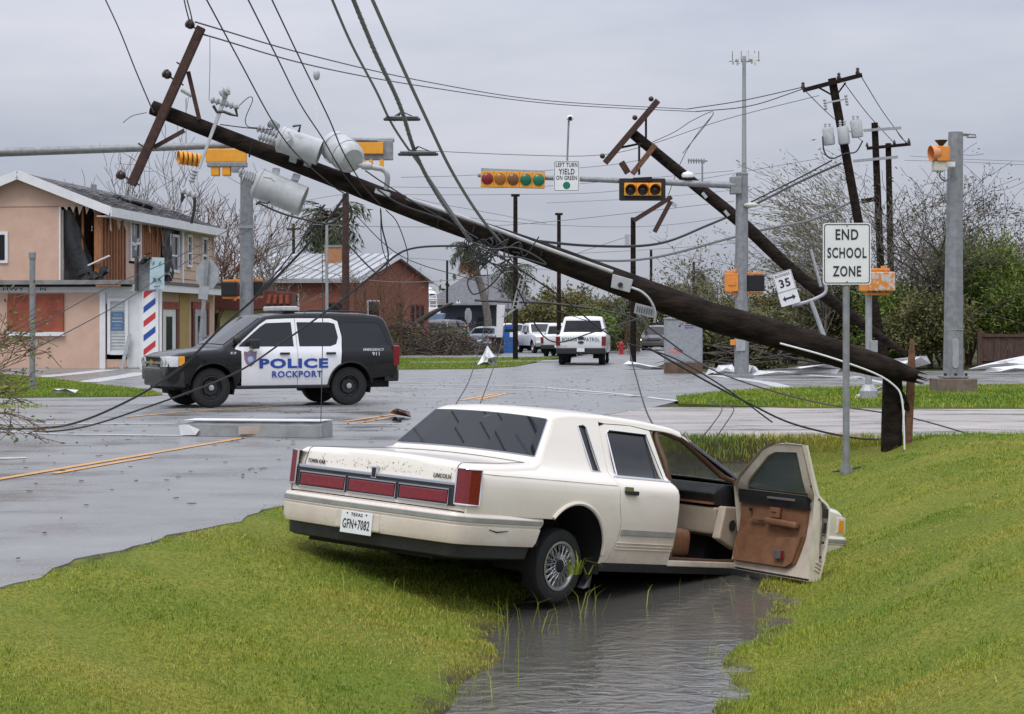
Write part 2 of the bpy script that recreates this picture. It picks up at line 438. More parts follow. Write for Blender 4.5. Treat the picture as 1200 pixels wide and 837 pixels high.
wob = wob + [(-.09, 26.9), (1.4, 33.5), (2.9, 38), (3.5, 40.5), (3.9, 43), (5.0, 46.3), (6.4, 48.6), (14.1, 51.8), (60, 62), (60, 84), (19.2, 70.5), (8.4, 66.5), (6.0, 68), (5.9, 76.5), (13.5, 135), (48, 320), (40, 320), (7.5, 135), (0, 76.5), (-1.6, 72.4),
       (-4.4, 71.5), (-9, 71), (-15, 74), (-40, 78), (-40, 37), (-13, 36), (-12.5, 30), (X_of(-14, 20), 20), (X_of(-14, 2), 2)]
sheet('road', wob, .0, M_asph)
sheet('driveway', [(-.05, 26.94), (45, 26.94), (45, 36.9), (12, 37.3), (2.75, 37.6), (1.5, 33.5)], .004, M_drive)
isl = [(-40, 63.5), (-17.2, 62.9), (-14.6, 58.7), (-11.6, 52), (-9.2, 47.4), (-8.3, 44.6), (-8.5, 43.2), (-11.6, 42.6), (-40, 42.4)]
sheet('sidewalk', [(-40, 36.9), (-11, 37.2), (-7.6, 38.8), (-7.0, 41.0), (-7.8, 44.5), (-8.5, 43.1), (-11.6, 42.5), (-40, 42.3)], .006, M_side)
M_verge = ground_mat('verge_turf', (.07, .095, .02), (.12, .13, .03), (.05, .07, .014), .6)
sheet('grass_verge', isl, .012, M_verge)
strip_r = [(3.7, 42.3), (3.5, 39.3), (5.6, 37.1), (12, 36.7), (45, 36.3), (45, 58), (14.1, 51.3), (6.6, 48.1), (5.2, 45.8)]
sheet('grass_verge', strip_r, .012, M_verge)
far_v = [(-40, 77.6), (-15, 73.7), (-9, 70.8), (-4.4, 71.3), (-1.5, 72.3), (.1, 76.4), (2.6, 100), (-3, 98), (-40, 96)]
sheet('grass_verge', far_v, .02, M_verge)
sheet('parking_lot', [(-40, 96.2), (-3, 98.2), (2.6, 100.2), (7, 134), (-6, 150), (-40, 150)], .0, M_side)
drv = [(-3.6, 78.5), (.05, 78.0), (.5, 81), (-3.2, 81)]
sheet('footpath', [gp(480, 426.5), gp(655, 424.6), gp(652, 422.6), gp(480, 424.6)], .034, M_side)

def mark(pts, w, m=None, name='road_marking', z=.008):
    q = [Vector((p[0], p[1], 0)) for p in pts]; mb = MB(); vs = []
    for i, p in enumerate(q):
        d = (q[min(i + 1, len(q) - 1)] - q[max(i - 1, 0)]).normalized(); n = Vector((-d.y, d.x, 0)) * w / 2
        vs += [(p.x + n.x, p.y + n.y, z), (p.x - n.x, p.y - n.y, z)]
    mb.add(vs, [(2 * i + 1, 2 * i, 2 * i + 2, 2 * i + 3)[::-1] for i in range(len(q) - 1)])
    o = mb.build(name, m or M_rmark); o['kind'] = 'structure'; return o
def rd(b, Y): return (X_of(b, Y), Y)
mark([rd(-9.25, 3), rd(-9.25, 27.2)], .12, M_ymark)
mark([rd(-9.02, 20.5), rd(-9.02, 23.2)], .10, M_ymark)
mark([gp(403, 494.5), gp(463, 486)], .12, M_ymark); mark([gp(420, 496), gp(462, 489)], .1, M_ymark)
mark([gp(558, 468.8), gp(596, 461)], .16, M_ymark); mark([gp(540, 469.5), gp(580, 462)], .14, M_ymark)
mark([gp(150, 489), gp(205, 484), gp(330, 476)], .11, M_ymark)
mark([gp(-10, 505.5), gp(75, 509.5), gp(215, 511)], .22)
mark([gp(-10, 497), gp(205, 497.5)], .13); mark([gp(-5, 538), gp(30, 537)], .25)
mark([gp(350, 496.5), gp(470, 497.5)], .12)
mark([gp(468, 451), gp(560, 451.6), gp(633, 454), gp(727, 462), gp(797, 470.5)], .22)
mark([gp(468, 455.5), gp(560, 456.4), gp(640, 458.5), gp(760, 465.5)], .14)
mark([gp(470, 443.5), gp(700, 444.5), gp(860, 446)], .12)
mark([gp(25, 444), gp(85, 438.5), gp(130, 433.5)], .75); mark([gp(102, 448), gp(150, 440.5), gp(168, 437)], .75)
mark([gp(-20, 436), gp(60, 433)], .4)
mark([gp(838, 440), gp(900, 449), gp(935, 458)], .5); mark([gp(905, 437), gp(1010, 444)], .6); mark([gp(1040, 450), gp(1000, 441)], .3)
# ditch water
def water_mat():
    m = bpy.data.materials.new('ditch_water'); m.use_nodes = True; t = m.node_tree; b = t.nodes['Principled BSDF']
    b.inputs['Base Color'].default_value = (.095, .090, .080, 1); b.inputs['Roughness'].default_value = .04; b.inputs['IOR'].default_value = 1.55
    b.inputs['Specular IOR Level'].default_value = 1.0
    co = t.nodes.new('ShaderNodeTexCoord'); mpn = t.nodes.new('ShaderNodeMapping'); mpn.inputs['Scale'].default_value = (1, 1.5, 1)
    t.links.new(co.outputs['Object'], mpn.inputs[0])
    n = t.nodes.new('ShaderNodeTexNoise'); n.inputs['Scale'].default_value = 4.6; n.inputs['Detail'].default_value = 5; n.inputs['Roughness'].default_value = .55; n.inputs['Distortion'].default_value = .8
    t.links.new(mpn.outputs[0], n.inputs['Vector'])
    bp = t.nodes.new('ShaderNodeBump'); bp.inputs['Distance'].default_value = .03
    sx = t.nodes.new('ShaderNodeSeparateXYZ'); t.links.new(co.outputs['Object'], sx.inputs[0]); mw = t.nodes.new('ShaderNodeMapRange')  # the flow is livelier in the open reach
    mw.inputs[1].default_value = 11.8; mw.inputs[2].default_value = 14.6; mw.inputs[3].default_value = .62; mw.inputs[4].default_value = .22; t.links.new(sx.outputs[1], mw.inputs[0]); t.links.new(mw.outputs[0], bp.inputs['Strength'])
    t.links.new(n.outputs[0], bp.inputs['Height']); t.links.new(bp.outputs[0], b.inputs['Normal'])
    return m
wy = np.arange(4, 26.9, .4); wv = []; wf = []
for i, y in enumerate(wy):
    c, h, z = float(bcen(y)), 1.25, float(wlev(y)) - .004
    wv += [(X_of(c - h, y), y, z), (X_of(c + h, y), y, z)]
    if i: wf.append((2 * i - 2, 2 * i - 1, 2 * i + 1, 2 * i))
o = MB().add(wv, wf).build('water', water_mat()); struct(o)
cb = MB(); cb.box((3.58, 25.4, -.30), (.40, .3, .16)); 
tag(cb.build('culvert_block', mat('mossy_concrete', (.06, .05, .035), (.11, .095, .06), 8, .9, bump=.5), bevel=.03),
    'low brown concrete culvert block standing in the flooded ditch behind the sedan', 'culvert')
# ================================================================ VEHICLE KIT
def glass_mat(name, tint, alpha, rough=.03):
    m = bpy.data.materials.new(name); m.use_nodes = True; t = m.node_tree; b = t.nodes['Principled BSDF']
    b.inputs['Base Color'].default_value = (*tint, 1); b.inputs['Roughness'].default_value = rough
    b.inputs['Alpha'].default_value = alpha; b.inputs['Specular IOR Level'].default_value = .42
    return m
M_tint = glass_mat('tinted_glass', (.012, .014, .016), .93)
M_tint2 = glass_mat('dark_glass', (.012, .014, .016), .80)
M_clear = glass_mat('clear_glass', (.05, .07, .07), .35)
M_lens = mat('red_lens', (.15, .006, .009), (.21, .009, .012), 30, .15, coat=.5)
M_lensw = mat('clear_lens', (.55, .56, .57), (.75, .75, .75), 25, .12, coat=.6)
M_lenso = mat('amber_lens', (.75, .28, .02), (.85, .38, .04), 25, .15)
M_hub = mat('dark_well', (.010, .010, .010), None, rough=.9)

def body_contour(pts, r):
    """returns fine contour [(x,z,seg)] and inward offset contour"""
    q = [Vector((p[0], p[1])) for p in pts]; off = []
    for i, p in enumerate(q):
        d = q[min(i + 1, len(q) - 1)] - q[max(i - 1, 0)]; d.normalize(); n = Vector((d.y, -d.x))
        off.append((p.x + n.x * r, p.y + n.y * r))
    return off
WT = [-1, -.988, -.965, -.93, -.86, -.6, -.3, 0, .3, .6, .86, .93, .965, .988, 1]
def wdrop(t): 
    a = max(0, (abs(t) - .90) / .10); return 1 - math.sqrt(max(0, 1 - a * a))
def wrap(parent, pts, r, Yf, groups, crown=.02, bulge=.03):
    """pts: (x, z, part label of the strip that starts here). Rear-bottom, over the top, to front-bottom.
    groups: label -> (name, material, tmax, inset)"""
    off = body_contour(pts, r); rows = []
    for i, p in enumerate(pts):
        a = Vector((p[0], p[1])); o_ = Vector(off[i]); row = []
        n = (a - o_).normalized(); w = Yf(o_.x, o_.y)
        for t in WT:
            k = wdrop(t); q = a.lerp(o_, k) + n * (crown * (1 - t * t) - crown * .25) * (1 if abs(n.y) > .4 else bulge / max(crown, 1e-3))
            row.append(Vector((q.x, t * w, q.y)))
        rows.append(row)
    mbs = {}; xm = (pts[0][0] + pts[-1][0]) / 2
    def get(k):
        if k not in mbs: mbs[k] = MB()
        return mbs[k]
    for i in range(len(pts) - 1):
        lab = pts[i][2]; tm = groups[lab][2] if groups.get(lab) else 9
        for j in range(len(WT) - 1):
            mid = (abs(WT[j]) + abs(WT[j + 1])) / 2; L = lab if mid < tm else groups[lab][4] if len(groups[lab]) > 4 else 'body'
            ins = groups[L][3] if L in groups else 0
            vs = [rows[i][j], rows[i][j + 1], rows[i + 1][j + 1], rows[i + 1][j]]
            if ins:
                n = (vs[1] - vs[0]).cross(vs[3] - vs[0]).normalized(); vs = [v - n * ins * -1 for v in vs]
            get((L, L in ('frame', 'frame2', 'glass', 'black') and rows[i][0].x > xm)).add(vs, [(0, 1, 2, 3)])
    out = {}
    for (L, fr), mb in mbs.items():
        g = groups[L]; o = mb.build(g[0], g[1], parent)
        bm = bmesh.new(); bm.from_mesh(o.data); bmesh.ops.remove_doubles(bm, verts=bm.verts, dist=1e-5)
        bm.to_mesh(o.data); bm.free()
        o.data.polygons.foreach_set('use_smooth', [True] * len(o.data.polygons)); o.data.set_sharp_from_angle(angle=R_(38))
        out[L] = o
    wrap.rows = rows
    return out, off
def top_fn(off):
    a = sorted(off); x = [p[0] for p in a]; z = [p[1] for p in a]
    # keep the upper envelope
    return lambda q: float(np.interp(q, x, z))
def top_pts(off, xa, xb):
    """offset contour between xa and xb (either order)"""
    f = top_fn(off); lo, hi = min(xa, xb), max(xa, xb)
    pts = [(lo, f(lo))] + [p for p in sorted(off) if lo + 1e-3 < p[0] < hi - 1e-3] + [(hi, f(hi))]
    return pts if xa < xb else pts[::-1]
def arch_pts(cx, cz, r, a0, a1, n=14):
    return [(cx + r * math.cos(R_(a0 + (a1 - a0) * i / n)), cz + r * math.sin(R_(a0 + (a1 - a0) * i / n))) for i in range(n + 1)]
def wheel(parent, c, side, r=.34, w=.21, rim=.20, rimmat=None, name='wheel', style='plain', steer=0, spokes=None):
    """wheel part with tyre / rim sub-parts; outer face towards side*y"""
    wp = part(name, parent, c, (0, 0, steer)); d = (0, side, 0); a = Vector((0, -side * w / 2, 0))
    t = MB(); t.lathe([(rim, .0), (r * .88, .0), (r * .965, w * .07), (r, w * .18), (r, w * .40), (r * .993, w * .41), (r * .993, w * .44), (r, w * .45), (r, w * .82), (r * .965, w * .93), (r * .86, w), (rim + .02, w * .99), (rim, w * .93)], a, d, 28)
    for i in range(28):
        q = 2 * pi * i / 28
    t.build('tyre', M_rubber, wp, smooth=30)
    m = rimmat or M_steel
    if style == 'wire':
        rm = MB(); rm.lathe([(rim + .004, w * .99), (rim - .012, w * 1.0), (rim - .02, w * .95), (rim - .03, w * .75), (rim - .04, w * .5), (rim - .01, w * .5), (rim + .0, w * .9)], a, d, 36)
        rm.build('rim', m, wp, smooth=30)
        MB().lathe([(0.0, w * .40), (rim - .01, w * .40), (rim - .01, w * .48)], a, d, 24).build('wheel_back', M_hub, wp)
        sp = MB()
        for i in range(36):
            for lay, (r0, t0, tw) in enumerate(((.045, .98, .5), (.05, .80, -.5))):
                q0 = 2 * pi * (i + lay * .5) / 36; q1 = q0 + tw * (1 if i % 2 else -1)
                y0, y1 = -side * w / 2 + side * w * t0, -side * w / 2 + side * w * (.9 if lay == 0 else .62)
                sp.tube([(r0 * math.cos(q0), y0, r0 * math.sin(q0)), ((rim - .025) * math.cos(q1), y1, (rim - .025) * math.sin(q1))], .0036, 4, caps=False)
        o = sp.build('wire_spokes', m, wp); 
        MB().lathe([(.055, w * .7), (.055, w * .97), (.04, w * 1.04), (0, w * 1.05)], a, d, 16).build('hub_cap', M_hub, wp, smooth=40)
    else:
        rm = MB(); rm.lathe([(rim + .003, w * .97), (rim - .012, w * .985), (rim - .025, w * .9), (rim - .03, w * .62), (rim * .75, w * .60), (rim * .62, w * .72), (rim * .3, w * .70), (.0, w * .70)], a, d, 24)
        rm.build('rim', m, wp, smooth=30)
        hb = MB(); hb.lathe([(rim * .32, w * .6), (rim * .32, w * .8), (rim * .24, w * .9), (0, w * .92)], a, d, 14); hb.build('hub_cap', M_chrome, wp, smooth=40)
        if spokes:
            hs = MB()
            for i in range(spokes):
                q = 2 * pi * i / spokes
                hs.lathe([(0, w * .715), (.026, w * .715)], a + Vector((math.cos(q) * rim * .68, 0, math.sin(q) * rim * .68)), d, 8)
                hs.v = [tuple(Vector(p) + Vector((0, side * .004, 0))) if 0 else p for p in hs.v]
            hs.build('vent_holes', M_hub, wp)['kind'] = 'stuff'
    return wp

# ================================================================ WHITE SEDAN IN THE DITCH
M_cream = bpy.data.materials.new('cream_car_paint'); M_cream.use_nodes = True
t = M_cream.node_tree; b = t.nodes['Principled BSDF']; b.inputs['Roughness'].default_value = .30; b.inputs['Coat Weight'].default_value = .5; b.inputs['Coat Roughness'].default_value = .08
co = t.nodes.new('ShaderNodeTexCoord'); n1 = t.nodes.new('ShaderNodeTexNoise'); n1.inputs['Scale'].default_value = 3; n1.inputs['Detail'].default_value = 8
sp_ = t.nodes.new('ShaderNodeSeparateXYZ'); t.links.new(co.outputs['Object'], n1.inputs['Vector']); t.links.new(co.outputs['Object'], sp_.inputs[0])
# road grime lies on the lower panels: height in the car's own frame, broken up by noise
mr = t.nodes.new('ShaderNodeMapRange'); mr.inputs[1].default_value = .92; mr.inputs[2].default_value = .25; t.links.new(sp_.outputs[2], mr.inputs[0])
mm = t.nodes.new('ShaderNodeMath'); mm.operation = 'MULTIPLY'; t.links.new(mr.outputs[0], mm.inputs[0])
nr = t.nodes.new('ShaderNodeMapRange'); nr.inputs[1].default_value = .3; nr.inputs[2].default_value = .7; nr.inputs[3].default_value = .25; nr.inputs[4].default_value = .85; t.links.new(n1.outputs[0], nr.inputs[0]); t.links.new(nr.outputs[0], mm.inputs[1])
mc = t.nodes.new('ShaderNodeMix'); mc.data_type = 'RGBA'; t.links.new(mm.outputs[0], mc.inputs[0]); mc.inputs[6].default_value = (.79, .735, .65, 1); mc.inputs[7].default_value = (.52, .40, .30, 1)
n2 = t.nodes.new('ShaderNodeTexNoise'); n2.inputs['Scale'].default_value = 38; n2.inputs['Detail'].default_value = 5; t.links.new(co.outputs['Object'], n2.inputs['Vector'])
m2 = t.nodes.new('ShaderNodeMapRange'); m2.inputs[1].default_value = .58; m2.inputs[2].default_value = .74; t.links.new(n2.outputs[0], m2.inputs[0])
m3 = t.nodes.new('ShaderNodeMapRange'); m3.inputs[1].default_value = .80; m3.inputs[2].default_value = .30; m3.inputs[4].default_value = .42; t.links.new(sp_.outputs[2], m3.inputs[0])
m4 = t.nodes.new('ShaderNodeMath'); m4.operation = 'MULTIPLY'; t.links.new(m2.outputs[0], m4.inputs[0]); t.links.new(m3.outputs[0], m4.inputs[1])
mc2 = t.nodes.new('ShaderNodeMix'); mc2.data_type = 'RGBA'; t.links.new(m4.outputs[0], mc2.inputs[0]); t.links.new(mc.outputs[2], mc2.inputs[6]); mc2.inputs[7].default_value = (.30, .21, .14, 1)
t.links.new(mc2.outputs[2], b.inputs['Base Color'])
M_jamb = mat('cream_jamb', (.66, .60, .50), (.52, .45, .36), 6, .4)
M_tan = mat('tan_leather', (.17, .078, .038), (.24, .115, .062), 9, .5, bump=.15, bscale=60)
M_tanl = mat('beige_trim', (.42, .35, .26), (.48, .40, .31), 9, .6)
M_trimb = mat('black_trim', (.014, .014, .015), (.024, .024, .025), 12, .4)
M_grey_strip = mat('grey_rub_strip', (.22, .22, .20), (.28, .28, .26), 8, .5)
M_carpet = mat('brown_carpet', (.02, .012, .008), (.035, .02, .014), 40, .95)
def crack_mat():
    m = bpy.data.materials.new('cracked_windscreen'); m.use_nodes = True; t = m.node_tree; b = t.nodes['Principled BSDF']
    co = t.nodes.new('ShaderNodeTexCoord'); v = t.nodes.new('ShaderNodeTexVoronoi'); v.feature = 'DISTANCE_TO_EDGE'; v.inputs['Scale'].default_value = 9
    n = t.nodes.new('ShaderNodeTexNoise'); n.inputs['Scale'].default_value = 3
    mxv = t.nodes.new('ShaderNodeMix'); mxv.data_type = 'RGBA'; mxv.inputs[0].default_value = .25
    t.links.new(co.outputs['Object'], n.inputs['Vector']); t.links.new(co.outputs['Object'], mxv.inputs[6]); t.links.new(n.outputs['Color'], mxv.inputs[7]); t.links.new(mxv.outputs[2], v.inputs['Vector'])
    r = t.nodes.new('ShaderNodeMapRange'); r.inputs[1].default_value = 0; r.inputs[2].default_value = .035; r.inputs[3].default_value = .85; r.inputs[4].default_value = .60
    t.links.new(v.outputs[0], r.inputs[0]); t.links.new(r.outputs[0], b.inputs['Alpha'])
    c = t.nodes.new('ShaderNodeMix'); c.data_type = 'RGBA'; t.links.new(r.outputs[0], c.inputs[0]); c.inputs[6].default_value = (.22, .36, .26, 1); c.inputs[7].default_value = (.45, .6, .5, 1)
    t.links.new(c.outputs[2], b.inputs['Base Color']); b.inputs['Roughness'].default_value = .12
    return m
M_crack = crack_mat()

sedan = thing('sedan', 'cream white sedan nosed into the flooded ditch with its front door hanging open', 'car',
              (-1.165, 14.007, -.296), (.0366, .1162, .8713))
sedan.rotation_mode = 'XYZ'
ZB = [.20, .30, .45, .62, .75, .86, .905, .935, .96, 1.0, 1.1, 1.25, 1.40, 1.5]
WB = [.87, .905, .935, .952, .957, .948, .93, .895, .85, .80, .745, .675, .60, .55]
def SY(x, z):
    t_ = 1 - .045 * max(0, (.45 - x) / .45) ** 2 - .02 * max(0, (x - 4.5) / 1.0) ** 2
    return float(np.interp(z, ZB, WB)) * t_
CT = [(.085, .62, 'body'), (.10, .74, 'body'), (.112, .80, 'lid'), (.122, .92, 'lid'), (.135, .945, 'lid'), (.165, .962, 'lid'), (.26, .968, 'lid'), (.60, .985, 'lid'), (.93, 1.008, 'deck'), (1.03, 1.04, 'frame'),
      (1.05, 1.066, 'glass'), (1.325, 1.362, 'frame'), (1.345, 1.383, 'roof'), (1.42, 1.412, 'roof'), (1.62, 1.437, 'roof'), (2.1, 1.453, 'roof'), (2.6, 1.450, 'roof'), (3.0, 1.428, 'roof'), (3.14, 1.405, 'frame2'), (3.20, 1.382, 'shield'),
      (3.98, 1.0, 'frame2'), (4.04, .965, 'cowl'), (4.12, .945, 'hood'), (4.5, .93, 'hood'), (5.0, .90, 'hood'), (5.36, .862, 'hood'), (5.43, .835, 'nose'), (5.455, .79, 'nose'), (5.47, .60, 'end')]
groups = {'body': ('rear_fascia', M_cream, 9, 0), 'lid': ('boot_lid', M_cream, .835, 0, 'deck'), 'deck': ('rear_deck', M_cream, 9, 0), 'frame': ('window_surround', M_cream, 9, 0), 'glass': ('rear_window', M_tint, .91, -.012, 'frame'),
          'roof': ('roof', M_cream, 9, 0), 'frame2': ('windscreen_surround', M_trimb, 9, 0), 'shield': ('windscreen', M_crack, .88, -.012, 'frame2'), 'cowl': ('cowl', M_trimb, 9, 0), 'hood': ('bonnet', M_cream, 9, 0), 'nose': ('nose_panel', M_cream, 9, 0), 'end': ('nose_panel', M_cream, 9, 0)}
parts_, OFF = wrap(sedan, CT, .05, SY, groups, crown=.028, bulge=.02)
ROWS = wrap.rows
i0, i1 = next(i for i, p in enumerate(CT) if p[2] == 'lid'), next(i for i, p in enumerate(CT) if p[2] == 'deck')
g0 = next(i for i, p in enumerate(CT) if p[2] == 'glass')
M_gap = mat('panel_gap', (.03, .026, .022), None, rough=.9)
MB().tube([ROWS[i][4] for i in range(i0, i1 + 1)] + [ROWS[i1][j] for j in range(5, 10)] + [ROWS[i][10] for i in range(i1, i0 - 1, -1)], .0045, 4).build('lid_gap', M_gap, sedan)
MB().tube([ROWS[g0][j] for j in range(3, 12)] + [ROWS[g0 + 1][j] for j in range(11, 2, -1)] + [ROWS[g0][3]], .009, 5).build('window_trim', M_chrome, sedan, smooth=50)
h0, h1 = next(i for i, p in enumerate(CT) if p[2] == 'shield'), 0
MB().tube([ROWS[h0][j] for j in range(4, 11)] + [ROWS[h0 + 1][j] for j in range(10, 3, -1)] + [ROWS[h0][4]], .009, 5).build('window_trim', M_trimb, sedan, smooth=50)
CU = [.3, .6, .9, 1.2, 1.5, 1.8, 2.1, 2.4, 2.7, 3.0, 3.3, 3.6, 3.9, 4.2, 4.5, 4.8, 5.0, 5.2, 5.35]
CV = [.3, .38, .45, .53, .62, .69, .75, .81, .86, .905, .935, .96, .98, 1.0, 1.05, 1.1, 1.18, 1.25, 1.33]
ARCR, ARCF = (1.375, .335, .405), (4.36, .335, .405)
TOPF = top_fn(OFF)
def spanel(name, pts, s, m, par, th=.012, holes=(), d=0.0, cu=None):
    return panel(name, pts, side_fn(s, d), m, par, CU if cu is None else cu, CV, holes, th, 32, (0, -s * th, 0))
def side_fn(s, d=0.0):
    return lambda x, z: (x, s * (SY(x, z) - d), z)
RD = [(1.845, .275), (2.70, .275), (2.715, .60), (2.715, .98), (2.665, 1.372), (2.40, 1.392), (2.05, 1.380), (1.96, 1.35), (1.905, .97), (1.905, .76), (1.955, .60), (1.945, .48), (1.90, .36)]
RDW = [(1.985, .975), (2.635, .975), (2.60, 1.335), (2.08, 1.335), (2.035, 1.31)]
FD = [(2.735, .275), (3.79, .275), (3.805, .60), (3.80, .985), (3.68, 1.075), (3.25, 1.325), (3.10, 1.372), (2.95, 1.388), (2.69, 1.380), (2.735, .98)]
FDW = [(2.81, .985), (3.665, .99), (3.60, 1.055), (3.22, 1.285), (3.10, 1.325), (2.77, 1.335)]
for s in (-1, 1):
    # quarter panel with pillar and narrow pillar window
    q = [(.10, .605), (.128, .90)] + top_pts(OFF, .17, 1.97) + [(1.955, 1.345), (1.897, .97), (1.897, .755), (1.947, .60), (1.937, .48), (1.892, .36), (1.838, .275), (1.80, .275)]
    a = arch_pts(*ARCR, -8, 139); q += [p for p in a if p[1] >= .27 and not (p[0] < 1.1 and p[1] < .605)] + [(1.072, .605)]
    op = [(1.69, .995), (1.80, .995), (1.775, 1.335), (1.745, 1.35), (1.672, 1.34)]
    spanel('quarter_panel', q, s, M_cream, sedan, .012, [op])
    panel('pillar_window', op, side_fn(s, .012), M_tint, sedan, (), CV, th=.004)
    tr = MB(); tr.tube([(x, s * (SY(x, z) + .002), z) for x, z in op + [op[0]]], .006, 5); tr.build('window_trim', M_chrome, sedan, smooth=40)
    # lip round the arch
    lp = MB(); lp.tube([(x, s * (SY(x, z) + .004), z) for x, z in arch_pts(*ARCR, 2, 137, 18)], .016, 6); lp.build('arch_lip', M_cream, sedan, smooth=50)
    f = [(3.815, .275), (3.94, .275)] + [p for p in arch_pts(*ARCF, 172, 20) if p[1] > .27] + [(4.74, .60), (5.455, .605), (5.455, .775)] + top_pts(OFF, 5.40, 3.815)
    spanel('fender', f, s, M_cream, sedan)
    rk = MB()
    for x0, x1 in ((1.80, 3.94),):
        rk.add([(x0, s * .90, .285), (x1, s * .90, .285), (x1, s * .88, .215), (x0, s * .88, .215), (x0, s * .70, .20), (x1, s * .70, .20)], [(0, 1, 2, 3), (3, 2, 5, 4)])
    rk.build('rocker_panel', M_trimb, sedan)
    dr = spanel('door', RD, s, M_cream, sedan, .03, [RDW])
    panel('door_glass', RDW, side_fn(s, .016), M_tint, dr, CU, CV, th=.005)
    MB().tube([(x, s * (SY(x, z) + .003), z) for x, z in RDW + [RDW[0]]], .007, 5).build('window_trim', M_chrome, dr, smooth=40)
    MB().tube([(x, s * (SY(x, z) + .003), z) for x, z in ((1.93, .968), (2.30, .968), (2.71, .968))], .008, 5).build('belt_trim', M_chrome, dr, smooth=40)
    hh = MB(); hh.box((2.045, s * (SY(2, .855) + .010), .852), (.155, .035, .034)); hh.build('handle', M_trimb, dr, bevel=.008)
    hp = MB(); hp.box((2.01, s * (SY(2, .855) + .001), .875), (.12, .012, .045)); hp.build('handle_plate', M_chrome, dr, bevel=.004)
    for k, (z, h_) in enumerate(((.535, .045), (.45, .008), (.425, .008), (.40, .008))):
        st = MB(); x0 = 1.96 if z > .5 else 1.93
        st.box(((x0 + 2.70) / 2, s * (SY(2.2, z) + .004), z), (2.70 - x0, .014, h_)); st.build('rub_strip', M_grey_strip if k == 0 else M_cream, dr, bevel=.003)
    # roof rail between doors and roof
    rl = [(1.98, 1.392)] + [(2.05, 1.386), (2.4, 1.398), (2.66, 1.38), (2.95, 1.394), (3.10, 1.378), (3.26, 1.33)] + top_pts(OFF, 3.30, 1.98)
    spanel('roof_rail', rl, s, M_cream, sedan, .03)
    ap = [(3.27, 1.325), (3.69, 1.08), (3.81, .99), (3.815, .955)] + top_pts(OFF, 4.12, 3.31)
    spanel('windscreen_pillar', ap, s, M_trimb, sedan, .04)
    bp_ = [(2.66, .30), (2.78, .30), (2.78, .98), (2.72, 1.38), (2.62, 1.38), (2.66, .98)]
    spanel('door_pillar', bp_, s, M_tanl, sedan, .05, (), .04, ())
    # lamps at the rear corner
    lm = MB(); zz = [.668, .925]
    ring = [(.40, .0), (.90, .0)]
    ys = [.835, .908, .940, .953]; xs_ = [.064, .072, .10, .205]
    for i in range(3):
        vs = []
        for z in zz: vs += [(xs_[i], s * ys[i], z), (xs_[i + 1], s * ys[i + 1], z)]
        lm.add(vs, [(0, 1, 3, 2)])
        lm.add([(xs_[i], s * ys[i], zz[0]), (xs_[i + 1], s * ys[i + 1], zz[0]), (xs_[i + 1] + .05, s * (ys[i + 1] - .06), zz[0]), (xs_[i] + .05, s * (ys[i] - .06), zz[0])], [(0, 1, 2, 3)])
        lm.add([(xs_[i], s * ys[i], zz[1]), (xs_[i + 1], s * ys[i + 1], zz[1]), (xs_[i + 1] + .05, s * (ys[i + 1] - .06), zz[1]), (xs_[i] + .05, s * (ys[i] - .06), zz[1])], [(0, 1, 2, 3)])
    lm.build('tail_lamp', M_lens, sedan, smooth=50, fixn=True)
    MB().tube([(xs_[i], s * ys[i], z) for i, z in ((0, zz[0]), (0, zz[1]), (1, zz[1]), (2, zz[1]), (3, zz[1]), (3, zz[0]), (2, zz[0]), (1, zz[0]), (0, zz[0]))], .008, 5).build('lamp_bezel', M_chrome, sedan, smooth=50)
    # front corner lamp
    fl = MB(); fl.box((5.385, s * (SY(5.4, .7) - .012), .71), (.15, .05, .15)); fl.build('headlight', M_lensw, sedan, bevel=.012)
    al = MB(); al.box((5.375, s * (SY(5.38, .7) + .012), .705), (.09, .012, .11)); al.build('side_marker', M_lenso, sedan, bevel=.004)
    # inner wheel wells
    for cx, cz, r in (ARCR, ARCF):
        ww = MB(); p = arch_pts(cx, cz, r + .02, 200, -20, 16)
        vs = [(x, s * .90, z) for x, z in p] + [(x, s * .50, z) for x, z in p]; k = len(p)
        ww.add(vs, [(i, i + 1, k + i + 1, k + i) for i in range(k - 1)] + [tuple(range(k, 2 * k))]); ww.build('wheel_well', M_hub, sedan)
# lamp bar across the tail
bar = MB(); bar.box((.082, 0, .716), (.04, 1.65, .135)); bar.build('lamp_bar', M_trimb, sedan, bevel=.01)
for y0 in (-.53, 0, .53):
    fr_ = MB(); fr_.tube([(.058, y0 + u, z) for u, z in ((-.25, .655), (.25, .655), (.25, .766), (-.25, .766), (-.25, .655))], .007, 5); fr_.build('lamp_frame', M_chrome, sedan, smooth=50)
    l = MB(); l.box((.062, y0, .710), (.02, .475, .088)); l.build('tail_reflector', M_lens, sedan, bevel=.008)
st = MB(); st.box((.088, 0, .808), (.03, 1.65, .028)); st.build('lid_strip', M_chrome, sedan, bevel=.006)
st = MB(); st.box((.086, 0, .792), (.03, 1.65, .012)); st.build('lid_strip', M_trimb, sedan)
em = MB(); em.box((.075, 0, .822), (.02, .055, .095)); em.build('emblem', M_chrome, sedan, bevel=.006)
eb = MB(); eb.box((.063, 0, .822), (.006, .032, .07)); eb.build('emblem_inset', M_trimb, sedan)
text_mesh('lettering', 'TOWN CAR', .19, .032, M_trimb, sedan, frame((.103, .66, .855), (0, -1, 0), (.08, 0, 1)), .004, .01)
text_mesh('lettering', 'LINCOLN', .17, .034, M_trimb, sedan, frame((.103, -.66, .855), (0, -1, 0), (.08, 0, 1)), .004, .01)
def lidx(y, z): return float(np.interp(z, [.80, .92, .945], [.112, .122, .135])) - .02 * (1 - (y / .93) ** 2) + .005
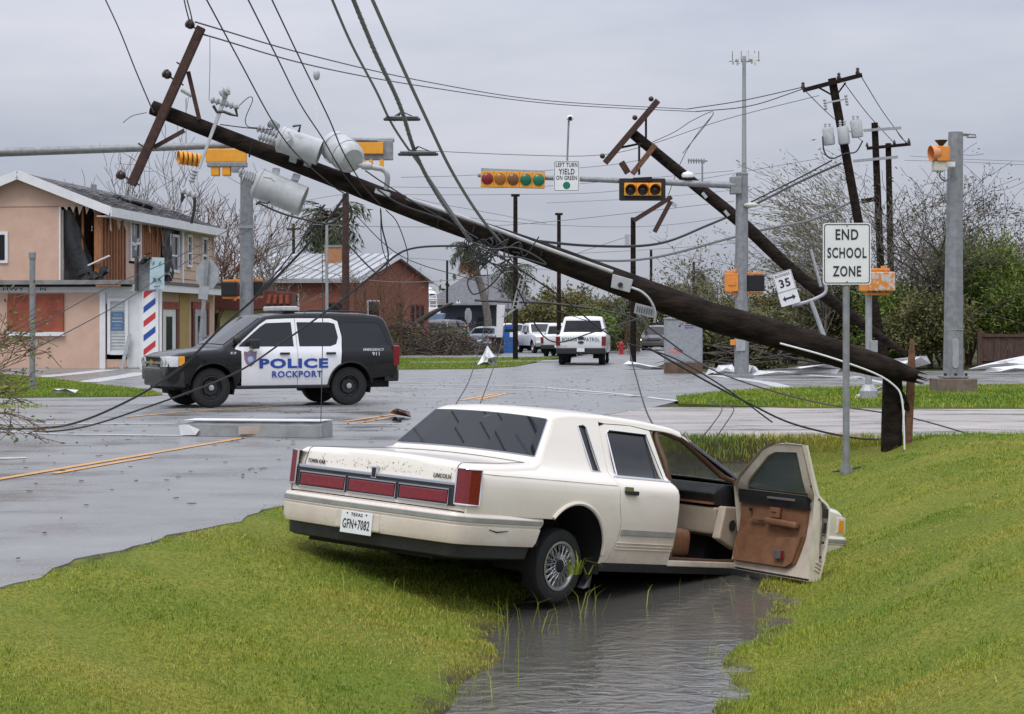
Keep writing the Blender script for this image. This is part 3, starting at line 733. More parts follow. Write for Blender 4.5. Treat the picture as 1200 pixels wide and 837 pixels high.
# dried leaf specks on the boot lid
M_speck = mat('leaf_specks', (.12, .07, .035), (.20, .13, .07), 20, .9)
spk = MB()
for i in range(150):
    y = random.gauss(-.0, .42)
    if abs(y) > .78: continue
    z = .85 + random.random() ** 1.5 * .075; x = lidx(y, z) - .0005
    h = random.uniform(.003, .016) * random.random() ** .5; w = random.uniform(.0015, .004)
    spk.box((x, y, z), (.003, w, h))
o = spk.build('leaf_specks', M_speck, sedan); o['kind'] = 'stuff'
# bumpers
def bumper(front):
    path = [(.98, .925), (.55, .945), (.24, .945), (.10, .92), (.03, .86), (.0, .70), (-.03, .35), (-.035, 0)]
    path = path + [(x, -y) for x, y in path[-2::-1]]
    path = [(p.x, p.y) for p in smoothpts([(x, y, 0) for x, y in path], 4)]
    prof = [(-.05, .375), (0, .385), (.014, .42), (.018, .515), (.008, .520), (.008, .528), (.018, .534), (.018, .585), (.006, .606), (-.09, .615)]
    strip = [(.019, .545), (.024, .548), (.024, .578), (.019, .581)]
    val = [(-.06, .385), (-.035, .375), (-.045, .29), (-.09, .275)]
    def sweep(pr, x0=9):
        rows = []
        for i, p in enumerate(path):
            a, b = Vector(path[max(i - 1, 0)]), Vector(path[min(i + 1, len(path) - 1)]); d = (b - a).normalized(); n = Vector((d.y, -d.x)) * -1
            row = []
            for o_, z in pr:
                x, y = p[0] + n.x * -o_, p[1] + n.y * -o_
                if i in (0, len(path) - 1): x = x + (z - .6) * .36
                if front: x = 5.56 - x * (.62 if x > .1 else 1)
                row.append((x, y * (1.01 if front else 1), z))
            rows.append(row)
        mb = MB(); k = len(pr)
        mb.add([q for r in rows for q in r], [(i * k + j, i * k + j + 1, (i + 1) * k + j + 1, (i + 1) * k + j) for i in range(len(rows) - 1) for j in range(k - 1)])
        return mb
    nm = 'front_bumper' if front else 'rear_bumper'
    bo = sweep(prof).build(nm, M_cream, sedan, smooth=25, fixn=True)
    sweep(strip).build('rub_strip', M_grey_strip, bo, smooth=25, fixn=True)
    sweep(val).build('valance', M_trimb, bo, smooth=25, fixn=True)
    return bo
rb_ = bumper(False); bumper(True)
cr_ = MB(); cr_.tube([(.33, -.967, .50), (.42, -.968, .485), (.47, -.968, .49), (.55, -.968, .498)], [.003, .006, .005, .002], 4); cr_.build('crack', M_trimb, rb_)
# licence plate
rc = MB(); rc.box((-.026, .0, .455), (.06, .46, .135)); rc.build('plate_recess', M_jamb, rb_, bevel=.012)
pl = MB(); pl.box((-.062, .0, .437), (.006, .325, .165)); pl = pl.build('licence_plate', M_white, rb_, bevel=.004)
M_ink = mat('dark_ink', (.02, .022, .03), None, rough=.5)
text_mesh('lettering', 'GFN+7082', .28, .072, M_ink, pl, frame((-.0655, 0, .425), (0, -1, 0), (0, 0, 1)), .002, .012)
text_mesh('lettering', 'TEXAS', .12, .024, M_ink, pl, frame((-.0655, 0, .497), (0, -1, 0), (0, 0, 1)), .002, .012)
bl = MB()
for y in (-.10, .10): bl.box((-.066, y, .503), (.003, .012, .012))
bl.build('plate_bolts', M_ink, pl)['kind'] = 'stuff'
# underside, cabin
ub = MB(); ub.box((1.0, 0, .36), (1.8, 1.30, .22)); ub.box((4.5, 0, .40), (1.5, 1.1, .3)); ub.box((.6, 0, .5), (.9, 1.7, .22)); ub.box((2.85, 0, .24), (2.1, 1.7, .06)); ub.build('underbody', M_hub, sedan)
ax = MB(); ax.cyl((1.40, -.75, .235), (1.40, .75, .235), .05); ax.lathe([(.0, -.12), (.12, -.05), (.12, .05), (0, .12)], (1.4, 0, .235), (1, 0, 0), 12); ax.build('rear_axle', M_hub, sedan, smooth=40)
fl = MB(); fl.box((3.2, 0, .29), (1.5, 1.68, .03)); fl.box((3.96, 0, .5), (.04, 1.6, .55)); fl.box((3.2, 0, .33), (1.4, .3, .12)); fl.build('floor', M_carpet, sedan)
bb = MB(); bb.box((1.86, 0, .62), (.06, 1.6, .75)); bb.box((1.4, 0, .86), (.95, 1.5, .04)); bb.build('rear_bulkhead', M_carpet, sedan)
dk = MB(); dk.extr([(3.55, -.76, .80), (3.50, -.76, .90), (3.62, -.76, .985), (4.0, -.76, .985), (4.0, -.76, .78)], (0, 1.52, 0)); dk.build('dashboard', M_trimb, sedan, bevel=.02)
wdp = MB(); wdp.box((3.525, -.1, .815), (.035, 1.3, .02)); wdp.build('dashboard_trim', M_tan, sedan)
dl = MB(); dl.extr([(3.58, -.77, .55), (3.53, -.77, .78), (3.9, -.77, .80), (3.9, -.77, .5)], (0, 1.5, 0)); dl.build('glove_box', M_tanl, sedan, bevel=.02)
kp = MB(); kp.extr([(3.50, -.86, .52), (3.56, -.86, .80), (3.80, -.86, .80), (3.80, -.86, .42)], (0, .08, 0)); kp.build('kick_panel', M_tanl, sedan, bevel=.015)
vt = MB(); vt.lathe([(0, 0), (.045, 0), (.05, .008), (.0, .008)], (3.67, -.865, .64), (0, -1, 0), 14); vt.build('vent', M_trimb, sedan, smooth=30)
for y, nm in ((-.40, 'seat'), (.40, 'seat')):
    se = MB(); se.box((2.98, y, .46), (.62, .66, .24)); so_ = se.build(nm, M_tan, sedan, bevel=.07, seg=3, smooth=40)
    bk = MB(); bk.box((2.60, y, .80), (.17, .64, .66), Euler((0, -.25, 0)).to_matrix()); bk.build('backrest', M_tan, so_, bevel=.06, seg=3, smooth=40)
    hr = MB(); hr.box((2.50, y, 1.17), (.10, .28, .17)); hr.build('headrest', M_tan, so_, bevel=.04, seg=3, smooth=40)
rs = MB(); rs.box((2.05, 0, .5), (.45, 1.3, .22)); rs.box((1.88, 0, .8), (.12, 1.3, .55), Euler((0, -.3, 0)).to_matrix()); rs.build('rear_seat', M_tan, sedan, bevel=.05, smooth=40)
sw = MB(); sw.tube([(3.45 - .06 * math.sin(a), .38 + .19 * math.cos(a), .86 + .18 * math.sin(a)) for a in np.linspace(0, 2 * pi, 25)], .014, 6); sw.build('steering_wheel', M_trimb, sedan, smooth=60)
ws = MB()
for s in (-1,):
    op_ = [(2.76, .33), (3.70, .33), (3.76, .42), (3.765, .97), (3.62, 1.06), (3.22, 1.30), (3.08, 1.345), (2.78, 1.355), (2.77, .98), (2.76, .33)]
    ws.tube(smoothpts([(x, s * (SY(x, z) - .03), z) for x, z in op_], 3), .024, 6)
ws.build('door_seal', mat('brown_seal', (.075, .036, .02), (.10, .05, .03), 9, .6), sedan, smooth=60)
jb = MB(); jb.box((3.80, -.865, .62), (.03, .09, .68)); jb.box((3.25, -.87, .30), (1.1, .09, .05)); jb.build('door_jamb', M_jamb, sedan, bevel=.01)
headl = MB(); headl.box((2.2, 0, 1.385), (1.6, 1.0, .02)); headl.build('headliner', M_tanl, sedan)
# closed front door on the far side, open one on the near side
dr = panel('door', FD, side_fn(1), M_cream, sedan, CU, CV, [FDW], th=.03)
panel('door_glass', FDW, side_fn(1, .016), M_clear, dr, CU, CV, th=.005)
HX, HYY = 3.80, -.905
def dfn(d): return lambda x, z: (x - HX, -SY(x, z) + d - HYY, z)
od = panel('door', FD, dfn(0), M_cream, sedan, CU, CV, [FDW], th=.02)
od['label'] = 'front door swung wide open showing its brown leather lining'
od.location = (HX, HYY, 0); od.rotation_euler = (0, 0, R_(71))
panel('door_glass', FDW, dfn(.03), glass_mat('wet_glass', (.075, .105, .105), .74), od, CU, CV, th=.005)
IF = [(2.755, .295), (3.77, .295), (3.785, .60), (3.78, .975), (3.665, 1.06), (3.24, 1.31), (3.09, 1.358), (2.71, 1.365), (2.755, .98)]
panel('inner_frame', IF, lambda x, z: (x - HX, -SY(x, z) + (.10 if z < .93 else .055) - HYY, z), M_jamb, od, CU, CV, [[(2.83, .97), (3.64, .975), (3.57, 1.045), (3.20, 1.27), (3.09, 1.305), (2.80, 1.315)]], th=.03, ex=(0, -.03, 0))
# door edge closing panel with hinge-side and latch-side faces
eg = MB()
for ring in (FD,):
    k = len(ring); vo = [(x - HX, -SY(x, z) + .004 - HYY, z) for x, z in ring]; vi = [(x - HX, -SY(x, z) + (.11 if z < .93 else .065) - HYY, z) for x, z in ring]
    eg.add(vo + vi, [(i, (i + 1) % k, k + (i + 1) % k, k + i) for i in range(k)])
eg.build('door_edge', M_jamb, od)
lf = lambda d: (lambda x, z: (x - HX, -SY(x, min(z, .9)) + d - HYY, z))
panel('leather_lining', [(2.955, .40), (3.03, .352), (3.73, .345), (3.765, .39), (3.765, .865), (2.875, .865), (2.90, .6)], lf(.125), M_tan, od, CU, CV, th=.04, ex=(0, -.04, 0))
panel('upper_trim', [(2.865, .85), (3.765, .85), (3.775, 1.0), (3.68, 1.06), (3.58, .985), (2.85, .985)], lf(.145), M_trimb, od, CU, CV, th=.05, ex=(0, -.05, 0))
panel('map_pocket', [(2.97, .405), (3.04, .362), (3.72, .355), (3.755, .40), (3.755, .60), (3.45, .57), (3.15, .60), (2.91, .625)], lf(.150), M_tan, od, CU, CV, th=.05, ex=(0, -.05, 0))
ar = MB(); ar.bar((2.95 - HX, -SY(3, .7) + .165 - HYY, .715), (3.36 - HX, -SY(3, .7) + .165 - HYY, .725), .06, .055); ar.build('armrest', M_tan, od, bevel=.02, seg=3, smooth=50)
for (x, z, w, h, m, nm) in ((3.27, .80, .13, .085, M_tan, 'switch_plate'), (3.27, .80, .07, .02, M_chrome, 'inner_handle'), (3.5, .715, .20, .012, M_chrome, 'pull_strap'), (3.18, .92, .36, .02, M_steel, 'door_trim_line'), (3.115, .46, .10, .07, M_steel, 'door_lamp'), (3.065, .46, .022, .07, M_lens, 'door_reflector'), (3.60, .80, .03, .03, M_hub, 'screw_hole')):
    q = MB(); q.box((x - HX, -SY(x, min(z, .9)) + (.185 if nm in ('door_lamp', 'door_reflector') else .15) - HYY, z), (w, .02, h)); q.build(nm, m, od, bevel=.004)
lt = MB(); 
for (z, h, w) in ((.84, .08, .05), (.74, .05, .025), (.70, .05, .03), (.60, .02, .02), (1.05, .015, .012), (.95, .015, .012), (.48, .02, .015), (.66, .015, .015)):
    lt.box((2.735 - HX - .002, -SY(2.74, z) + .055 - HYY, z), (.012, w, h))
lt.build('latch_holes', M_trimb, od)['kind'] = 'stuff'
lr = MB()
for z in (.36, .39, .42): lr.bar((2.732 - HX, -SY(2.74, z) + .03 - HYY, z), (2.732 - HX, -SY(2.74, z) + .09 - HYY, z + .02), .012, .012)
lr.build('edge_ribs', M_jamb, od)
hg = MB(); hg.box((3.80, -.87, .80), (.05, .06, .05)); hg.build('hinge', M_steel, sedan, bevel=.006); hg = MB(); hg.box((3.80, -.87, .42), (.05, .06, .05)); hg.build('hinge', M_steel, sedan, bevel=.006)
# wheels (the rear one hangs low in its arch)
wheel(sedan, (1.385, -.735, .240), -1, r=.288, w=.175, rim=.188, style='wire')
wheel(sedan, (1.385, .735, .240), 1, r=.288, w=.175, rim=.188, style='wire')
wheel(sedan, (4.36, -.79, .29), -1, r=.335, w=.215, rim=.205, style='wire', steer=.15)
wheel(sedan, (4.36, .79, .29), 1, r=.335, w=.215, rim=.205, style='wire', steer=.15)
gr = MB(); gr.box((5.47, 0, .71), (.03, .85, .17)); gr.build('grille', M_chrome, sedan, bevel=.01)
# strip along the quarter behind the wheel is on the bumper; pin stripe along the shoulder
for s in (-1, 1):
    pc = MB(); pc.tube([(x, s * (SY(x, .90) + .001), .90) for x in np.linspace(.2, 1.88, 12)], .0035, 4); pc.build('crease_line', M_jamb, sedan)
# ================================================================ OTHER VEHICLES
M_cblack = mat('black_car_paint', (.005, .005, .006), (.008, .008, .009), 3, .25, spec=.3, coat=.35)
M_cwhite = mat('white_car_paint', (.74, .75, .77), (.80, .80, .81), 2, .28, coat=.4)
M_cwhite2 = mat('dusty_white_paint', (.62, .63, .64), (.72, .72, .72), 3, .35, coat=.2)
M_csilver = mat('silver_blue_paint', (.26, .30, .36), (.32, .36, .42), 3, .3, metal=.3)
M_cdark = mat('dark_grey_paint', (.03, .032, .036), (.045, .046, .05), 3, .28, coat=.3)
M_cbrown = mat('bronze_grey_paint', (.07, .068, .066), (.10, .097, .092), 3, .28, coat=.3)
M_blue = mat('police_blue', (.015, .06, .32), None, rough=.4)
M_green = mat('patrol_green', (.02, .12, .06), None, rough=.5)
M_headlit = mat('lit_headlamp', (.9, .85, .7), None, rough=.3, emit=((1.0, .82, .55), 6.0))
M_gold = mat('gold_emblem', (.55, .38, .12), None, rough=.3, metal=.7)

def mk_width(ZB_, WB_, L, tr=.05, tf=.10):
    def Yf(x, z):
        k = 1 - tr * max(0, (.5 - x) / .5) ** 2 - tf * max(0, (x - (L - 1.0)) / 1.0) ** 2
        return float(np.interp(z, ZB_, WB_)) * k
    return Yf
def vehicle(root, S, paint, lamps=True):
    L = S['L']; Yf = mk_width(S['ZB'], S['WB'], L, S.get('tr', .05), S.get('tf', .10))
    g = {'body': ('body', paint, 9, 0), 'roof': ('roof', S.get('roofm', paint), 9, 0), 'glass': ('window', M_tint, .88, -.012, 'frame'), 'glass2': ('window', M_tint, .80, -.01, 'body'), 'frame': ('window_frame', S.get('framem', paint), 9, 0),
         'hood': ('bonnet', S.get('hoodm', paint), 9, 0), 'black': ('trim', M_trimb, 9, 0), 'nose': ('nose', S.get('hoodm', paint), 9, 0)}
    pr, off = wrap(root, S['ct'], S.get('r', .06), Yf, g, crown=.03, bulge=S.get('bulge', .04))
    sf = lambda s, d=0: (lambda x, z: (x, s * (Yf(x, z) - d), z))
    cu = np.arange(.3, L - .1, .35); cv = S['cv']
    for s in (-1, 1):
        for (nm, outl, m, holes) in S['sides'](off):
            panel(nm, outl, sf(s), m, root, cu, cv, holes, th=.02, ex=(0, -s * .02, 0))
        for w in S['wins']:
            panel('window', w, sf(s, .012), S.get('wm', M_tint), root, (), cv, th=.004)
        for cx, cz, r in S['arch']:
            ww = MB(); p = arch_pts(cx, cz, r + .02, 200, -20, 12); k = len(p)
            vs = [(x, s * (Yf(cx, cz) - .03), z) for x, z in p] + [(x, s * .45, z) for x, z in p]
            ww.add(vs, [(i, i + 1, k + i + 1, k + i) for i in range(k - 1)] + [tuple(range(k, 2 * k))]); ww.build('wheel_well', M_hub, root)
            wheel(root, (cx, s * (Yf(cx, cz) - S['ww'] / 2 - .02), S['wr']), s, r=S['wr'], w=S['ww'], rim=S['rim'], rimmat=S.get('rimm', M_steel), spokes=S.get('spk'))
    ub = MB(); ub.box((L / 2, 0, S['z0'] + .02), (L - .5, S['WB'][1] * 1.7, .16)); ub.build('underbody', M_hub, root)
    return Yf, off, sf
def side_auto(S, x0, x1, z0, wins, paint, gap=.03):
    """one closed side: sill with arches, roof line above"""
    def f(off):
        q = [(x0, S['zr'])] + top_pts(off, x0 + .04, x1 - .04) + [(x1, S['zf']), (x1, z0 + .12)]
        for cx, cz, r in sorted(S['arch'], key=lambda a: -a[0]):
            a = math.degrees(math.asin(max(-1, min(1, (z0 - cz) / r))))
            q += arch_pts(cx, cz, r, a, 180 - a, 12)
        q += [(x0, z0 + .05)]
        return [('side_panel', q, paint, wins)]
    return f
def bx(name, c, d, m, par, bevel=.01, rot=None):
    q = MB(); q.box(c, d, rot); return q.build(name, m, par, bevel=bevel)
def text_side(root, s, x, z, w, h, m, side, yv, lean=0, bold=.01):
    ax = (-1, 0, 0) if side > 0 else (1, 0, 0)
    return text_mesh('lettering', s, w, h, m, root, frame((x, side * yv, z), ax, (0, -side * lean, 1)), .003, bold)

# ---------------------------------------------------------------- police SUV
SUV = dict(L=5.13, r=.085, ZB=[.3, .42, .6, .8, 1.05, 1.13, 1.2, 1.3, 1.5, 1.75, 1.95], WB=[.90, .955, .985, 1.0, .995, .975, .945, .915, .865, .795, .74],
  cv=[.5, .6, .7, .8, .95, 1.05, 1.13, 1.2, 1.3, 1.45, 1.6, 1.72],
  ct=[(.14, .55, 'body'), (.10, .75, 'body'), (.095, 1.05, 'body'), (.11, 1.14, 'frame'), (.125, 1.18, 'glass'), (.29, 1.68, 'frame'), (.31, 1.73, 'roof'), (.36, 1.80, 'roof'), (.48, 1.855, 'roof'), (.8, 1.885, 'roof'), (1.5, 1.905, 'roof'), (2.2, 1.90, 'roof'), (2.75, 1.87, 'roof'), (2.98, 1.835, 'frame'), (3.05, 1.80, 'glass'),
      (3.86, 1.25, 'frame'), (3.92, 1.21, 'black'), (4.0, 1.18, 'hood'), (4.4, 1.15, 'hood'), (4.8, 1.09, 'hood'), (4.95, 1.035, 'hood'), (5.015, .97, 'nose'), (5.035, .84, 'nose'), (5.05, .70, 'nose'), (5.05, .55, 'nose')],
  arch=[(1.18, .42, .47), (4.13, .42, .47)], wr=.40, ww=.26, rim=.235, rimm=mat('black_steel_wheel', (.02, .02, .021), None, rough=.35), spk=8, z0=.42, wm=glass_mat('suv_glass', (.02, .024, .028), .86), framem=M_cblack)
FW = [(2.40, 1.215), (3.58, 1.215), (3.48, 1.31), (3.09, 1.615), (2.96, 1.69), (2.42, 1.71)]
RW = [(1.60, 1.215), (2.28, 1.215), (2.30, 1.71), (1.60, 1.71), (1.47, 1.68), (1.42, 1.40), (1.47, 1.26)]
QW = [(.30, 1.23), (1.24, 1.215), (1.34, 1.26), (1.36, 1.68), (1.28, 1.715), (.55, 1.70), (.46, 1.66)]
def suv_sides(off):
    A = (4.13, .42, .47); B = (1.18, .42, .47)
    tf = top_fn(off)
    fen = [(3.66, .42), (3.56, .50), (3.54, .75), (3.54, 1.13), (3.67, 1.16)] + [(3.72, 1.24), (3.85, 1.17)] + top_pts(off, 3.92, 4.97) + [(5.02, .90), (5.03, .60), (4.95, .50)] + [p for p in arch_pts(*A, 8, 180, 14) if p[1] >= .42]
    # white doors take the pillar line with them
    fd = [(2.34, .42), (3.52, .42), (3.53, .75), (3.53, 1.13), (3.66, 1.17), (3.60, 1.25), (3.10, 1.66), (2.93, 1.765), (2.34, 1.79)]
    rdr = [(1.645, .50), (1.70, .42), (2.33, .42), (2.33, 1.79), (1.55, 1.79), (1.40, 1.73), (1.34, 1.40), (1.38, 1.05)] + [p for p in arch_pts(*B, 88, 10, 9)][1:]
    rdr = [(1.70, .42), (2.33, .42), (2.33, 1.79), (1.55, 1.79), (1.40, 1.73), (1.34, 1.40), (1.38, 1.05), (1.40, .835)] + [p for p in arch_pts(*B, 58, 10, 6)]
    qp = [(.14, .62), (.10, 1.05)] + [(.14, 1.10), (.30, 1.60)] + top_pts(off, .40, 3.0) + [(3.06, 1.72), (3.62, 1.27), (3.615, 1.26), (3.09, 1.685), (2.93, 1.78), (2.34, 1.80), (1.55, 1.80), (1.385, 1.735), (1.325, 1.40), (1.365, 1.05), (1.385, .85)] + [p for p in arch_pts(*B, 62, 172, 9) if p[1] > .42] + [(.66, .55)]
    return [('fender', fen, M_cblack, []), ('front_door', fd, M_cwhite, [FW]), ('rear_door', rdr, M_cwhite, [RW]), ('rear_quarter', qp, M_cblack, [QW])]
SUV['sides'] = suv_sides; SUV['wins'] = [FW, RW, QW]
suv = thing('police_suv', 'black and white police suv lettered POLICE ROCKPORT parked across the wet road', 'suv', (0, 0, 0), (0, 0, 0))
hd = R_(207); suv.rotation_euler = (0, 0, hd)
fw_, lf_ = Vector((math.cos(hd), math.sin(hd), 0)), Vector((-math.sin(hd), math.cos(hd), 0))
suv.location = Vector((-4.68, 38.1, 0)) - fw_ * 2.655 - lf_ * .90
Yf, off, sf = vehicle(suv, SUV, M_cblack)
sy = 1
for s in (-1, 1):
    for x, par_ in ((2.62, 'front'), (1.62, 'rear')):
        h = MB(); h.box((x - .0, s * (Yf(x, 1.06) + .025), 1.075), (.21, .04, .045)); h.build('door_handle', M_trimb, suv, bevel=.012)
    mbm = MB(); mbm.box((3.30, s * 1.10, 1.27), (.16, .22, .19)); mbm.bar((3.33, s * .96, 1.22), (3.31, s * 1.06, 1.24), .05, .05); mbm.build('wing_mirror', M_trimb, suv, bevel=.03, seg=3, smooth=40)
    hl = MB(); hl.extr([(x, s * y, .82) for x, y in ((5.065, .50), (5.055, .80), (5.015, .905), (4.94, .955), (4.82, .975), (4.82, .85), (4.95, .5))], (0, 0, .21)); hl.build('headlight', M_lensw, suv, bevel=.02, seg=2, smooth=40)
    ol = MB(); ol.extr([(x, s * y, .84) for x, y in ((4.815, .978), (4.70, .992), (4.70, .9), (4.815, .88))], (0, 0, .19)); ol.build('indicator', M_lenso, suv, bevel=.015)
    for lx, ly in ((5.04, .62), (5.02, .78)):
        rf_ = MB(); rf_.lathe([(.075, -.02), (.085, .02), (.07, .025), (.0, -.0)], (lx + .012, s * ly, .925), (1, 0, 0), 12); rf_.build('lamp_reflector', M_chrome, suv, smooth=50)
    tl = MB(); tl.box((.145, s * .93, 1.02), (.15, .12, .42)); tl.build('tail_lamp', M_lens, suv, bevel=.03, seg=3)
    rr = MB(); rr.box((2.65, s * .965, .40), (2.0, .08, .07)); rr.build('sill', M_trimb, suv, bevel=.02)
    fl_ = MB(); fl_.tube([(x, s * (Yf(x, z) + .008), z) for x, z in arch_pts(4.13, .42, .475, 5, 178, 16)], .022, 6); fl_.build('arch_lip', M_cblack, suv, smooth=50)
    fl_ = MB(); fl_.tube([(x, s * (Yf(x, z) + .008), z) for x, z in arch_pts(1.18, .42, .475, 2, 175, 16)], .022, 6); fl_.build('arch_lip', M_cblack, suv, smooth=50)
    sp = MB(); sp.ball((3.60, s * .92, 1.36), .085, 10, 6, (1.1, .8, 1)); sp.build('spot_lamp', M_trimb, suv, smooth=60)
fb = MB(); fb.extr([(4.72, -.97, .40), (4.98, -.86, .42), (5.07, -.6, .44), (5.09, 0, .44), (5.07, .6, .44), (4.98, .86, .42), (4.72, .97, .40), (4.5, .8, .40), (4.5, -.8, .40)], (0, 0, .34)); fb.build('front_bumper', M_trimb, suv, bevel=.04, seg=3, smooth=40)
rb2 = MB(); rb2.extr([(.40, -.97, .48), (.06, -.90, .48), (0, -.6, .48), (0, .6, .48), (.06, .90, .48), (.40, .97, .48)], (0, 0, .26)); rb2.build('rear_bumper', M_trimb, suv, bevel=.04, seg=3, smooth=40)
gq = MB(); gq.box((5.03, 0, .90), (.06, 1.05, .27)); gq.build('grille', M_hub, suv, bevel=.01)
for z in (.79, .89, .905, 1.02):
    gc = MB(); gc.box((5.065, 0, z), (.03, 1.12, .030 if z > .8 else .02)); gc.build('grille_bar', M_chrome, suv, bevel=.004)
bw = MB(); bw.extr([(5.08, -.13, .885), (5.08, -.05, .885), (5.08, -.05, .86), (5.08, .05, .86), (5.08, .05, .885), (5.08, .13, .885), (5.08, .13, .93), (5.08, .05, .93), (5.08, .05, .955), (5.08, -.05, .955), (5.08, -.05, .93), (5.08, -.13, .93)], (.02, 0, 0)); bw.build('emblem', M_gold, suv)
lb = MB(); lb.box((2.35, 0, 1.99), (.32, 1.25, .10)); lb.build('light_bar', mat('light_bar_lens', (.40, .42, .42), (.55, .56, .55), 6, .2), suv, bevel=.03, seg=3)
lf2 = MB(); lf2.box((2.35, 0, 1.925), (.25, 1.0, .05)); lf2.build('light_bar_base', M_trimb, suv)
rk2 = MB()
for s in (-1, 1): rk2.tube([(.7, s * .72, 1.90), (.8, s * .72, 1.935), (2.0, s * .72, 1.955), (2.1, s * .72, 1.92)], .018, 6)
rk2.build('roof_rails', M_trimb, suv)['kind'] = 'stuff'
an = MB(); an.cyl((3.9, .8, 1.15), (4.0, .8, 1.19), .012); 
yv = .998
text_side(suv, 'POLICE', 2.42, .875, 1.48, .20, M_blue, 1, 1.004, bold=.045)
text_side(suv, 'ROCKPORT', 2.35, .655, 1.08, .135, M_blue, 1, 1.004, bold=.025)
text_side(suv, 'EMERGENCY', .66, 1.145, .46, .05, M_white, 1, .975, .12)
text_side(suv, '911', .62, 1.06, .16, .075, M_white, 1, .997, .05)
text_side(suv, 'K9', 3.70, 1.09, .11, .05, M_white, 1, .99, .05)
def shield(w, h, x, z, y):
    p = [(-.5, .42), (-.25, .38), (0, .5), (.25, .38), (.5, .42), (.46, -.05), (.3, -.32), (0, -.5), (-.3, -.32), (-.46, -.05)]
    return [(x - u * w, y, z + v * h) for u, v in p]
sh = MB(); sh.extr(shield(.27, .34, 3.35, .98, 1.0), (0, .006, 0)); sh.build('badge', mat('badge_bronze', (.30, .16, .08), (.36, .2, .1), 20, .4), suv)
sh = MB(); sh.extr(shield(.23, .29, 3.35, .98, 1.005), (0, .005, 0)); sh.build('badge_field', mat('badge_violet', (.16, .13, .33), (.25, .22, .42), 25, .4), suv)
sh = MB(); sh.lathe([(0, 0), (.062, 0), (.062, .004), (0, .004)], (3.35, 1.009, .965), (0, 1, 0), 14); sh.build('badge_star', mat('badge_star', (.30, .42, .6), (.5, .55, .65), 40, .4), suv)
text_side(suv, 'POLICE', 3.35, 1.06, .15, .035, M_gold, 1, 1.011)
# driver silhouette through the window
cab = MB(); cab.box((2.7, 0, 1.0), (2.4, 1.5, .1)); cab.build('cabin_floor', M_hub, suv)
for y in (-.42, .42):
    se = MB(); se.box((2.45, y, 1.12), (.14, .52, .75), Euler((0, -.2, 0)).to_matrix()); se.build('seat', M_cdark, suv, bevel=.04)

# ---------------------------------------------------------------- shapes of the far vehicles
PK = dict(L=5.9, r=.05, bulge=.02, ZB=[.35, .5, .7, .95, 1.12, 1.2, 1.3, 1.55, 1.85, 2.0], WB=[.93, .985, 1.0, 1.0, .985, .95, .915, .86, .775, .74], cv=[.6, .8, .95, 1.12, 1.2, 1.3, 1.5, 1.7], tr=.02,
  ct=[(.16, .62, 'body'), (.12, .9, 'body'), (.115, 1.16, 'body'), (.14, 1.195, 'body'), (.2, 1.2, 'body'), (1.0, 1.205, 'body'), (1.74, 1.21, 'frame'), (1.77, 1.26, 'frame'), (1.785, 1.30, 'glass'), (1.90, 1.76, 'frame'), (1.92, 1.83, 'roof'), (2.0, 1.89, 'roof'), (2.4, 1.93, 'roof'), (3.2, 1.92, 'roof'), (3.42, 1.88, 'frame'), (3.48, 1.84, 'glass'),
      (4.18, 1.34, 'frame'), (4.22, 1.30, 'black'), (4.3, 1.27, 'hood'), (5.2, 1.21, 'hood'), (5.62, 1.13, 'hood'), (5.72, 1.05, 'nose'), (5.76, .8, 'nose'), (5.78, .55, 'nose')],
  arch=[(1.22, .42, .47), (4.92, .42, .47)], wr=.40, ww=.27, rim=.23, z0=.48, zr=.7, zf=.9, spk=6)
PKW = [[(2.06, 1.30), (2.95, 1.30), (2.95, 1.76), (2.06, 1.76)], [(3.05, 1.30), (4.0, 1.30), (3.90, 1.38), (3.42, 1.74), (3.05, 1.76)]]
def pk_sides(paint):
    def f(off):
        tf = top_fn(off)
        q = [(.14, .55), (.13, 1.12)] + [(.22, 1.15), (1.74, 1.16), (1.80, 1.20), (1.95, 1.79)] + top_pts(off, 2.02, 5.70) + [(5.75, .8), (5.75, .55)]
        for cx, cz, r in ((4.92, .42, .47), (1.22, .42, .47)): q += arch_pts(cx, cz, r, 8, 172, 12)
        return [('side_panel', q, paint, PKW)]
    return f
VAN = dict(L=4.9, r=.06, ZB=[.2, .35, .6, .9, 1.02, 1.1, 1.3, 1.6, 1.75], WB=[.85, .90, .93, .935, .91, .87, .80, .70, .62], cv=[.5, .7, .9, 1.02, 1.1, 1.3, 1.5],
  ct=[(.12, .5, 'body'), (.06, .75, 'body'), (.08, 1.02, 'frame'), (.10, 1.07, 'glass'), (.30, 1.50, 'frame'), (.34, 1.57, 'roof'), (.5, 1.65, 'roof'), (1.5, 1.71, 'roof'), (2.5, 1.69, 'roof'), (3.0, 1.61, 'frame'), (3.06, 1.58, 'glass'), (3.85, 1.08, 'frame'), (3.9, 1.05, 'black'), (3.98, 1.03, 'hood'), (4.4, .99, 'hood'), (4.68, .90, 'hood'), (4.77, .80, 'nose'), (4.82, .6, 'nose'), (4.82, .38, 'nose')],
  arch=[(.95, .34, .40), (3.85, .34, .40)], wr=.34, ww=.22, rim=.22, z0=.30, zr=.6, zf=.6, wins_=None)
VW_ = [[(.55, 1.08), (1.45, 1.06), (1.45, 1.53), (.75, 1.52)], [(1.55, 1.06), (2.5, 1.06), (2.5, 1.54), (1.55, 1.55)], [(2.6, 1.06), (3.6, 1.06), (3.5, 1.13), (3.0, 1.46), (2.6, 1.53)]]
